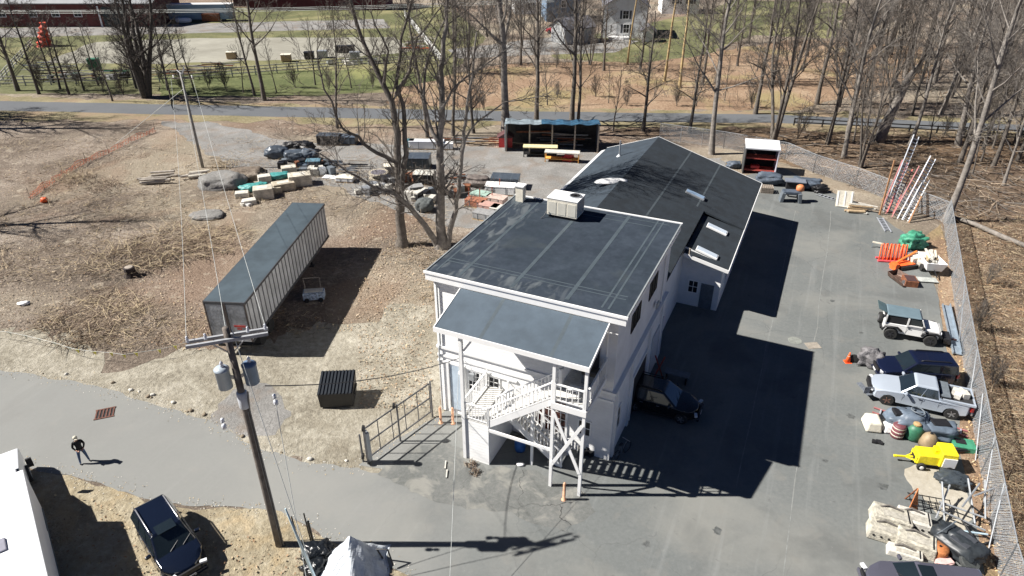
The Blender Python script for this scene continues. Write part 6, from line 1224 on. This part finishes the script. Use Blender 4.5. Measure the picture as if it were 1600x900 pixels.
# metal frame scaffolds
t=thing('tube_frame','tangle of pale steel tube frames at the fence above the castings','tube frames',P(1497,800)); o_=t.location.copy(); rg=random.Random(12)
for a,b,h0,h1 in (((1460,780),(1475,820),1.2,.1),((1462,795),(1530,822),.5,.6),((1465,812),(1535,838),.6,.4),((1475,778),(1460,815),.9,.2),((1500,775),(1520,825),1.2,.3),((1520,778),(1495,810),1.0,.8),((1510,800),(1540,790),1.1,1.2),((1470,830),(1540,842),.2,.3),((1525,780),(1535,820),1.3,.4)):
    mb=MB(); mb.cyl(P(*a)-o_+Vector((0,0,h0)),P(*b)-o_+Vector((0,0,h1)),.045,7); mb.build('tube',galv if rg.random()<.7 else mat('pale_blue_tube',(.4,.52,.6),.4),t)
t=thing('black_rack','black wire rack lying behind the pale steel tubes','rack',P(1450,795),R(-15)); mb=MB()
for k in range(7): mb.beam((-.9+k*.3,-.4,.4),(-.9+k*.3,.4,.45),.03)
for y in (-.4,0,.4): mb.beam((-.95,y,.42),(.95,y,.42),.035)
mb.build('rack',black,t); mb=MB()
for x in (-.9,.9): mb.beam((x,-.4,.4),(x,-.4,0),.04)
mb.build('leg',black,t)
t=thing('black_rack','bent black bar frame lying on the leaves at the fence','frame',P(1532,830),R(20)); mb=MB(); mb.tube([(-.9,-.6,.1),(-.8,.5,.5),(.2,.9,.7),(.7,.1,.3),(-.1,-.7,.15),(-.9,-.6,.1)],.05,6); mb.build('bar',black,t); mb=MB(); mb.beam((-.8,.5,.5),(-.1,-.7,.15),.05); mb.build('cross_bar',black,t)
# dark buggy body with loose wheels
t=thing('wrecked_buggy','stripped black buggy body lying by the fence above the plum grey car','buggy',P(1492,862),R(-60)); mb=MB(); mb.blob((0,0,.1),(2.3,1.4,.85),91,.12,20,12); mb.build('body',mat('faded_black',(.025,.03,.035),.45,.3,3),t,True)
mb=MB(); mb.box((.1,0,.93),(.8,.9,.08)); mb.build('seat',mat('seat_dark',(.045,.05,.06),.7),t,bevel=.03); mb=MB(); mb.tube([(-.9,-.5,.4),(-.6,-.5,1.1),(-.6,.5,1.1),(-.9,.5,.4)],.03,6); mb.build('hoop',grayp,t)
def looswheel(label,px,py,r,z=.0,tilt=.2,rm=alloy):
    t=thing('loose_wheel',label,'wheel',P(px,py,z)); t.rotation_euler=(tilt,.15,0); mb=MB(); mb.lathe((0,0,.12),[(r*.58,-.12),(r*.92,-.12),(r,-.07),(r,.07),(r*.92,.12),(r*.58,.12)],22); mb.build('tyre',mat('grey_tyre',(.045,.05,.05),.85,.2,8),t); mb=MB(); mb.lathe((0,0,.12),[(r*.58,-.05),(r*.58,.03),(.05,.05)],22)
    mb.build('rim',dark,t); mb=MB()
    for k in range(5): a=k*2*PI/5; mb.beam((0,0,.19),(math.cos(a)*r*.55,math.sin(a)*r*.55,.19),.09,.05)
    mb.build('spokes',rm,t); return t
looswheel('loose tyre with silver spokes at the lower right end of the black buggy',1512,880,.42,.35,.35); looswheel('loose dark tyre on the near side of the black buggy body',1474,842,.36,.3,.2,grayp)
pile('pink_rag','pale pink rags between the rusty drum and the loose tyre','rags',1474,884,4,[mat('pink_cloth',(.6,.4,.38),.8),trimw],93,.6,.4,'boxes',.1).scale=(.6,.6,.5)
# covered pile at the bottom
t=thing('covered_pile','pale silver tarpaulin pitched over a load at the bottom edge','covered load',P(553,905),R(5)); mb=MB(); nx,ny=30,26
for j in range(ny+1):
    for i in range(nx+1):
        a=-1+2*i/nx; b=-1+2*j/ny; x=a*1.45*(1+.06*math.sin(b*7)); y=b*1.9
        h=1.55*max(0,1-abs(a+.08*math.sin(b*3))**1.15)*(1-.0*b)*min(1,max(0,(1-b)/.35))**.7
        h=max(h,.0)+.05*noise.noise(Vector((x*1.4,y*1.4,0)))*3*(h>.05)+.035*math.sin((a*3+b)*6)*min(1,h*2)
        mb.v.append((x,y-.2,max(.03,h)))
for j in range(ny):
    for i in range(nx): q=j*(nx+1)+i; mb.f.append((q,q+1,q+nx+2,q+nx+1)); mb.mi.append(0)
o=mb.build('tarpaulin',mat('silver_tarp',(.50,.54,.58),.38,.18,2,.25),t); o.modifiers.new('s','SOLIDIFY').thickness=.02
mb=MB(); mb.tube([(1.2,.9,.1),(1.0,.85,.8),(1.5,.7,.9),(1.7,.4,.2)],.04,6); mb.build('hoop',black,t)
tarpthing('rubbish_bag','shiny black rubbish bags heaped behind the pale silver tarpaulin','bags',500,872,(1.3,1.0,.75),mat('shiny_black_bag',(.01,.012,.015),.25,.3,3,.3),95,.3,.22,.15)
tarpthing('rubbish_bag','lower black bag against the pale blue guy guard','bag',493,893,(1.0,.8,.6),mat('shiny_black_bag',(1,1,1)),96,.3,.22,.15)
# ---- brown field and gravel yard objects
def block(label,px,py,d,rz,m,z=0,group=None):
    t=thing('stone_block',label,'block',P(px,py,z),rz,group); mb=MB(); mb.box((0,0,d[2]/2),d,taper=.97); mb.build('block',m,t,bevel=.05); mb=MB(); mb.box((0,0,d[2]+.005),(d[0]*.5,d[1]*.5,.02)); mb.build('cap_stone',stone if m is not stone else cream,t); return t
pale2=mat('pale_stone',(.50,.46,.38),.9,.3,1.6,.5); brn2=mat('tan_stone',(.40,.35,.27),.9,.3,1.8,.5)  # the blocks' own pale and tan stone colours
block('large pale stone block at the right end of the block row',470,288,(2.3,1.5,1.15),R(20),pale2)
block('long pale stone block second from the right in the block row',444,296,(2.2,1.3,.8),R(27),brn2)
block('pale stone block in the middle of the block row',428,301,(1.4,1.1,.6),R(33),brn2)
block('pale stone block fourth from the right in the block row',413,308,(1.9,1.4,1.05),R(18),pale2)
block('small low block at the left end of the block row',391,318,(1.2,.9,.45),R(25),stone)
block('broken pale block lying left of the teal covered stack',379,307,(1.3,.9,.5),R(15),stone)
block('pale block behind the teal covered stacks',452,268,(1.6,1.1,.6),R(20),pale2)
block('pale slab between the two teal covers',414,283,(1.3,1.0,.65),R(25),stone)
teal=mat('teal_tarp',(.06,.27,.26),.5,.25,3,.3)
tarpthing('teal_cover','teal tarp over a stack at the left of the block row','tarp',399,297,(2.6,1.3,.7),teal,101,R(22),.14,.08); tarpthing('teal_cover','teal tarp over the farther stack in the block row','tarp',436,279,(2.4,1.1,.6),teal,102,R(20),.14,.08)
pile('bagged_goods','white bags and slats at the near end of the block row','bags',384,319,7,[trimw,grayp,stone],103,1.5,.8,'boxes',.2).scale=(.8,.8,.5)
pile('log_pile','bleached log pile lying in the brown field left of the old pole','logs',245,282,9,[mat('bleached_log',(.42,.38,.33),.9,.2,3,.3),oldwood],104,1.6,2.4,'logs',.5,None,R(10),(2.2,3.2))
pile('log_pile','split log heap at the foot of the old grey pole','logs',306,277,7,[mat('bleached_log',(1,1,1)),cream],105,1.5,1.2,'logs',.4,None,R(20),(1.4,2.2))
def mound(label,px,py,d,m,seed):
    t=thing('gravel_mound',label,'mound',P(px,py)); mb=MB(); mb.blob((0,0,-d[2]*.4),(d[0],d[1],d[2]*1.4),seed,.1,24,12); mb.build('mound',m,t,True); return t
mound('smooth grey gravel mound between the old pole and the block row',350,290,(4.6,2.8,1.3),M_grav,111); mound('brown earth mound right of the grey gravel mound',388,276,(4.0,2.4,.9),M_ground,112); mound('flat grey gravel mound in the brown field above the cane heap',325,338,(3.0,2.0,.35),M_grav,113)
t=thing('tree_stump','dark charred stump standing in the middle of the cane heap','stump',P(205,431)); mb=MB(); mb.lathe((0,0,0),[(.55,0),(.42,.3),(.4,.75),(.3,.8)],11); mb.build('stump',mat('charred',(.04,.03,.028),.95,.3,5,.4),t); mb=MB(); mb.lathe((0,0,.8),[(.3,0),(.1,.02)],10); mb.build('cut_face',mat('cut_face',(.3,.26,.22),.9),t)
t=thing('white_rag','white crumpled rag on the dirt at the far left','rag',P(37,476)); mb=MB(); mb.blob((0,0,0),(.7,.5,.2),120,.3,10,6); mb.build('cloth',trimw,t,True)
t=thing('orange_bucket','small orange bag beside the end of the orange mesh fence','bag',P(70,316)); mb=MB(); mb.blob((0,0,0),(.7,.6,.5),121,.2,10,6); mb.build('bag',orange,t,True)
# masonry/cube goods in the gravel yard: each a thing
def crate(label,px,py,d,rz,m,lid=None,name='crate',cat='crate',pal=True):
    t=thing(name,label,cat,P(px,py),rz); z0=.14 if pal else 0
    if pal:
        mb=MB()
        for k in range(5): mb.box((0,-d[1]/2+.06+k*(d[1]-.12)/4,.07),(d[0]*1.04,.09,.12))
        mb.build('pallet_base',wood,t)
    mb=MB(); mb.box((0,0,z0+d[2]/2),d); mb.build('box',m,t,bevel=.05)
    mb=MB(); mb.box((0,0,z0+d[2]+.03),(d[0]*1.03,d[1]*1.03,.05)); mb.build('lid',lid or m,t)
    mb=MB(); mb.box((-d[0]*.22,0,z0+d[2]/2),(.05,d[1]*1.04,d[2]*1.12)); mb.box((d[0]*.22,0,z0+d[2]/2),(.05,d[1]*1.04,d[2]*1.12)); mb.build('strap',grayp,t); return t
sl2=mat('slate_wrap',(.06,.075,.095),.4,.25,3,.2); 
tarpthing('covered_machine','slate covered machine leftmost in the far gravel yard row','covered machine',433,246,(2.6,1.7,1.3),sl2,131,0,.1)
tarpthing('covered_machine','rounded dark covered machine second in the far gravel yard row','covered machine',462,251,(2.4,1.7,1.2),sl2,132,0,.1)
tarpthing('covered_machine','pointed slate covered machine third in the far gravel yard row','covered machine',482,250,(2.2,1.6,1.2),slatep,133,0,.15)
tarpthing('black_heap','black heap under a sheet behind the rounded covered machines','heap',476,236,(2.0,1.5,1.1),black,134,0,.2)
tarpthing('tyre_heap','dark heap of tyres and hoses behind the slate covered machine','heap',457,230,(1.9,1.2,.6),black,135,0,.3)
crate('black topped pallet box alone at the far edge of the gravel yard',515,225,(2.6,1.4,1.0),R(-3),black,sl2); crate('slate topped pallet box right of the black topped one',542,224,(2.5,1.4,.8),R(-6),sl2,slatep)
crate('blue grey shrink wrapped box beside the pointed covered machine',491,262,(1.5,1.1,.7),R(5),mat('blue_wrap',(.12,.22,.28),.4,.3,5))
pile('steel_scrap','scattered grey steel scraps in the middle of the gravel yard','scrap',508,258,14,[grayp,galv,black,slatep],136,4.5,2.4,'beams',.5,None,0,(.8,2.0))
pile('steel_scrap','pale and dark scrap boxes at the lower edge of the gravel yard','scrap',500,272,9,[galv,grayp,stone],137,4.0,1.2,'boxes',.3)
crate('white box pallet beside a pale sheet on the near edge of the gravel yard',541,283,(1.8,1.2,.35),R(-8),trimw,cream); crate('flat white sheet stack left of the white box pallet',518,279,(1.7,.9,.15),R(-12),trimw,trimw,pal=False)
crate('white tank on a black cradle at the far side of the gravel yard',667,232,(4.0,1.1,.8),R(-2),trimw,mat('tank_white',(.6,.62,.65),.4)); crate('small white box right of the long white tank',699,233,(1.4,.9,.6),R(-2),trimw)
crate('dark shrink wrapped pallet load left of the middle stem of the twin trees',655,262,(2.5,2.0,1.2),R(-2),mat('black_wrap',(.05,.065,.07),.35,.3,6,.2),sl2); crate('small teal box left of the long white tank',641,231,(1.0,.9,.8),0,mat('teal_box',(.05,.12,.14),.5))
t=thing('round_table','round cable reel lying flat with a pale rim in the gravel yard','reel',P(592,278)); mb=MB(); mb.lathe((0,0,0),[(1.0,0),(1.0,.12),(.5,.13),(.5,.5),(1.05,.51),(1.05,.65)],24); mb.build('reel',mat('pale_reel',(.38,.34,.27),.85,.2,3),t); mb=MB(); mb.lathe((0,0,.655),[(.8,0),(.7,.01)],24); mb.build('top_disc',mat('dark_disc',(.13,.12,.14),.8),t)
crate('pale straw coloured box right of the cable reel',612,270,(1.5,1.1,.7),R(10),cream); crate('black box with a white sheet between the twin trees',664,286,(2.1,1.5,1.0),R(-5),black,stone); crate('low grey box below the black box between the twin trees',650,300,(1.4,1.0,.5),R(20),stoned)
pile('stone_heap','heap of dark and pale rubble between the twin trees','rubble',660,308,16,[stoned,stone,black,grayp],141,3.4,2.6,'boxes',.4)
tarpthing('grey_dome','round dark grey bagged bale in front of the rubble','bale',664,329,(1.7,1.5,1.2),mat('grey_bale',(.09,.1,.1),.8,.2,4,.2),142,0,.06)
pile('stone_heap','rubble and bricks right of the middle stem of the twin trees','rubble',714,303,12,[stoned,black,rust,oldwood],143,2.4,2.0,'boxes',.4)
pile('stone_heap','loose rubble scattered along the lower edge of the gravel yard','rubble',585,300,12,[stoned,stone,galv],144,5,1.4,'boxes',.1)
tarpthing('brown_cover','weathered brown and grey cover over a load near the wrapped pallet','cover',748,290,(2.6,1.6,1.0),mat('brown_grey_cover',(.12,.10,.09),.7,.4,2,.3),145,R(-10),.18)
crate('large shrink wrapped dark load on white cartons beside the flat roof corner',790,292,(2.8,1.7,1.0),R(-8),mat('glossy_wrap',(.08,.1,.13),.25,.5,6,.2),sl2)
crate('long white carton stack in front of the large wrapped load',782,302,(2.9,1.4,.75),R(-8),trimw,trimw)
for i,(px,py,m_,lb) in enumerate(((744,322,mat('red_brown_bricks',(.3,.12,.07),.85,.3,6),'pallet of red brown bricks nearest the right stem of the twin trees'),(765,330,mat('pink_bricks',(.42,.26,.22),.85,.25,6),'pallet of pinkish bricks in front of the long white cartons'),(757,342,stoned,'pallet of dark grey blocks at the near end of the brick pallets'),(776,318,mat('pale_pink_blocks',(.5,.38,.33),.85,.2,6),'pallet of pale pink blocks against the flat roof edge'),(752,312,mat('sage_sheet',(.3,.42,.36),.7,.2,4),'pallet with a sage green sheet behind the red brown bricks'),(783,345-10,stone,'pallet of whitish blocks at the wall of the flat roofed building'))): crate(lb,px,py,(1.9,1.2,.55),R(-24),m_,m_)
for i,(px,py,lb) in enumerate(((733,318,'orange stake leftmost among the brick pallets'),(750,318,'orange stake behind the red brown bricks'),(769,316,'orange stake standing at the pinkish bricks'),(781,303,'orange stake beside the white carton stack'))):
    t=thing('orange_stake',lb,'stake',P(px,py)); mb=MB(); mb.beam((0,0,0),(0,0,1.6),.09); mb.build('stake',mat('orange_rust_stake',(.5,.12,.06),.7),t)
# side yard by the shaded wall
t=thing('red_prop','red painted brace leaning near the shaded side wall','brace',W(.9,8.2)); mb=MB(); mb.beam((0,0,0),(-.6,.2,1.6),.07); mb.beam((-.6,0,0),(0,.2,1.5),.07); mb.build('brace',mat('dull_red',(.3,.05,.03),.6),t)
t=thing('grey_bench','grey plastic bench top near the red brace in the shade','bench',W(1.7,8.3),AB); mb=MB(); mb.box((0,0,.6),(1.5,.6,.07)); mb.build('seat',grayp,t)
for x in (-.6,.6): mb=MB(); mb.box((x,0,.3),(.08,.5,.58)); mb.build('leg',black,t)
for (u,v,lb) in ((.5,.6,'bicycle like black frame leaning at the shaded front corner'),):
    t=thing('bicycle',lb,'bicycle',W(u,v),AB+R(70))
    for x in (-.5,.5):
        mb=MB(); pts=[(x+.33*math.cos(a*PI/8),0,.34+.33*math.sin(a*PI/8)) for a in range(17)]; mb.tube(pts,.022,6); mb.build('wheel',tyre,t)
    mb=MB(); mb.beam((-.5,0,.34),(-.1,0,.85),.03); mb.beam((-.1,0,.85),(.35,0,.8),.03); mb.beam((.35,0,.8),(0,0,.3),.03); mb.beam((-.1,0,.85),(0,0,.3),.03); mb.beam((0,0,.3),(-.5,0,.34),.03); mb.beam((.35,0,.9),(.5,0,.34),.03); mb.build('frame',grayp,t)
    mb=MB(); mb.beam((.33,-.25,.98),(.33,.25,.98),.03); mb.build('handlebar',alloy,t); mb=MB(); mb.box((-.12,0,.92),(.25,.13,.06)); mb.build('saddle',black,t)
# things under the stair
for (u,v,d,m_,lb) in ((-4.6,-1.2,(.7,.7,.8),bluep,'blue barrel in the dark under the stair'),):
    t=thing('barrel',lb,'barrel',W(u,v)); mb=MB(); mb.lathe((0,0,0),[(.27,0),(.3,.2),(.3,.65),(.27,.85)],16); mb.build('drum',m_,t,True); mb=MB(); mb.lathe((0,0,.85),[(.27,0),(.05,.02)],16); mb.build('lid',black,t)
pile('shrub_scraps','dark scraps and pots under the deck by the front wall','scraps',915,705,8,[black,dark,grayp,stone],151,1.5,.9,'boxes',.2).scale=(.6,.6,.5)
t=thing('deck_grill','dark covered grill standing on the deck','grill',W(-1.0,-1.0,5.54),AB); mb=MB(); mb.box((0,0,.7),(.9,.5,.35)); mb.build('lid',black,t,bevel=.08); mb=MB(); mb.box((0,0,.3),(.8,.45,.55)); mb.build('cart',grayp,t)
t=thing('deck_table','small white table on the deck','table',W(-1.4,-2.3,5.54),AB); mb=MB(); mb.box((0,0,.5),(.5,.4,.05)); mb.build('table_top',trimw,t)
for x in (-.2,.2):
    for y in (-.15,.15): mb=MB(); mb.beam((x,y,0),(x,y,.5),.03); mb.build('leg',trimw,t)
t=thing('pot','small white rock on the asphalt at the foot of the stair','rock',P(813,727)); mb=MB(); mb.blob((0,0,0),(.4,.3,.15),160,.2,8,6); mb.build('rock',trimw,t,True)
for px,py,lb in ((696,728,'pale thin stick lying on the asphalt in front of the storage box'),(698,742,'short pale stake end lying near the road crack')):
    t=thing('pale_stick',lb,'stick',P(px,py,.02)); mb=MB(); mb.beam((0,-.25,.05),(.0,.3,.06),.06); mb.build('stick',stone,t)
for px,py,r_,lb in ((742,740,.28,'low weed tuft in the asphalt near the storage box'),(735,728,.3,'weed tuft at the corner of the storage box')):
    brushpile('weed_tuft',px,py,r_,.4,24,int(px),lb,[stemd,stem])

pile('scrap_row','row of dark and grey salvage along the left arena fence','salvage',150,122,18,[oldwood,stoned,black,slatep,greenp],171,16,2.2,'boxes',.4)
pile('scrap_row','low planks and crates along the middle of the arena fence','salvage',250,116,16,[oldwood,rust,stone,stoned],172,14,2.0,'beams',.9,None,0,(1.5,4))
pile('scrap_row','pale and dark odds under the fence right of the twin field trees','salvage',560,100,12,[stone,black,galv,oldwood],173,12,2.0,'boxes',.4)
for (a,b,lb) in (((1300,330),(1222,900),'long'),((1243,330),(1150,760),'short')):
    pts=[P(*a).lerp(P(*b),i/14)+Vector((rng.gauss(0,.05),0,0)) for i in range(15)]; mb=MB()
    for i in range(14):
        p,q=pts[i],pts[i+1]; w_=.035; mb.add([(p.x-w_,p.y,.0272),(p.x+w_,p.y,.0272),(q.x+w_*.6,q.y,.0272),(q.x-w_*.6,q.y,.0272)],[(0,1,2,3)])
    struct(mb.build('pavement_joint',mat('joint_grey',(.19,.197,.19),.9,.2,2)))

pile('machine_scrap','dark engine parts and tubs in front of the rounded covered machines','scrap',475,262,14,[black,slatep,grayp,rust],181,5.5,1.6,'boxes',.4)
pile('machine_scrap','black and grey frames between the covered machines and the cable reel','scrap',545,266,14,[black,grayp,galv,oldwood],182,5,2.4,'beams',.7,None,0,(.8,2.2))
pile('machine_scrap','dark tubs and tyres left of the wrapped pallet load','scrap',628,286,12,[black,stoned,grayp,rust],183,4,2.0,'boxes',.4)
pile('machine_scrap','rusty and black frames between the brown cover and the twin trees','scrap',726,286,12,[black,rust,oldwood,galv],184,3.2,2.2,'beams',.8,None,0,(.8,2.2))
pile('timber_stack','long pipes and planks stacked left of the row of low stakes','timber stack',720,224,10,[rust,oldwood,galv],185,5,1.0,'beams',.6,None,0,(2,4.5))
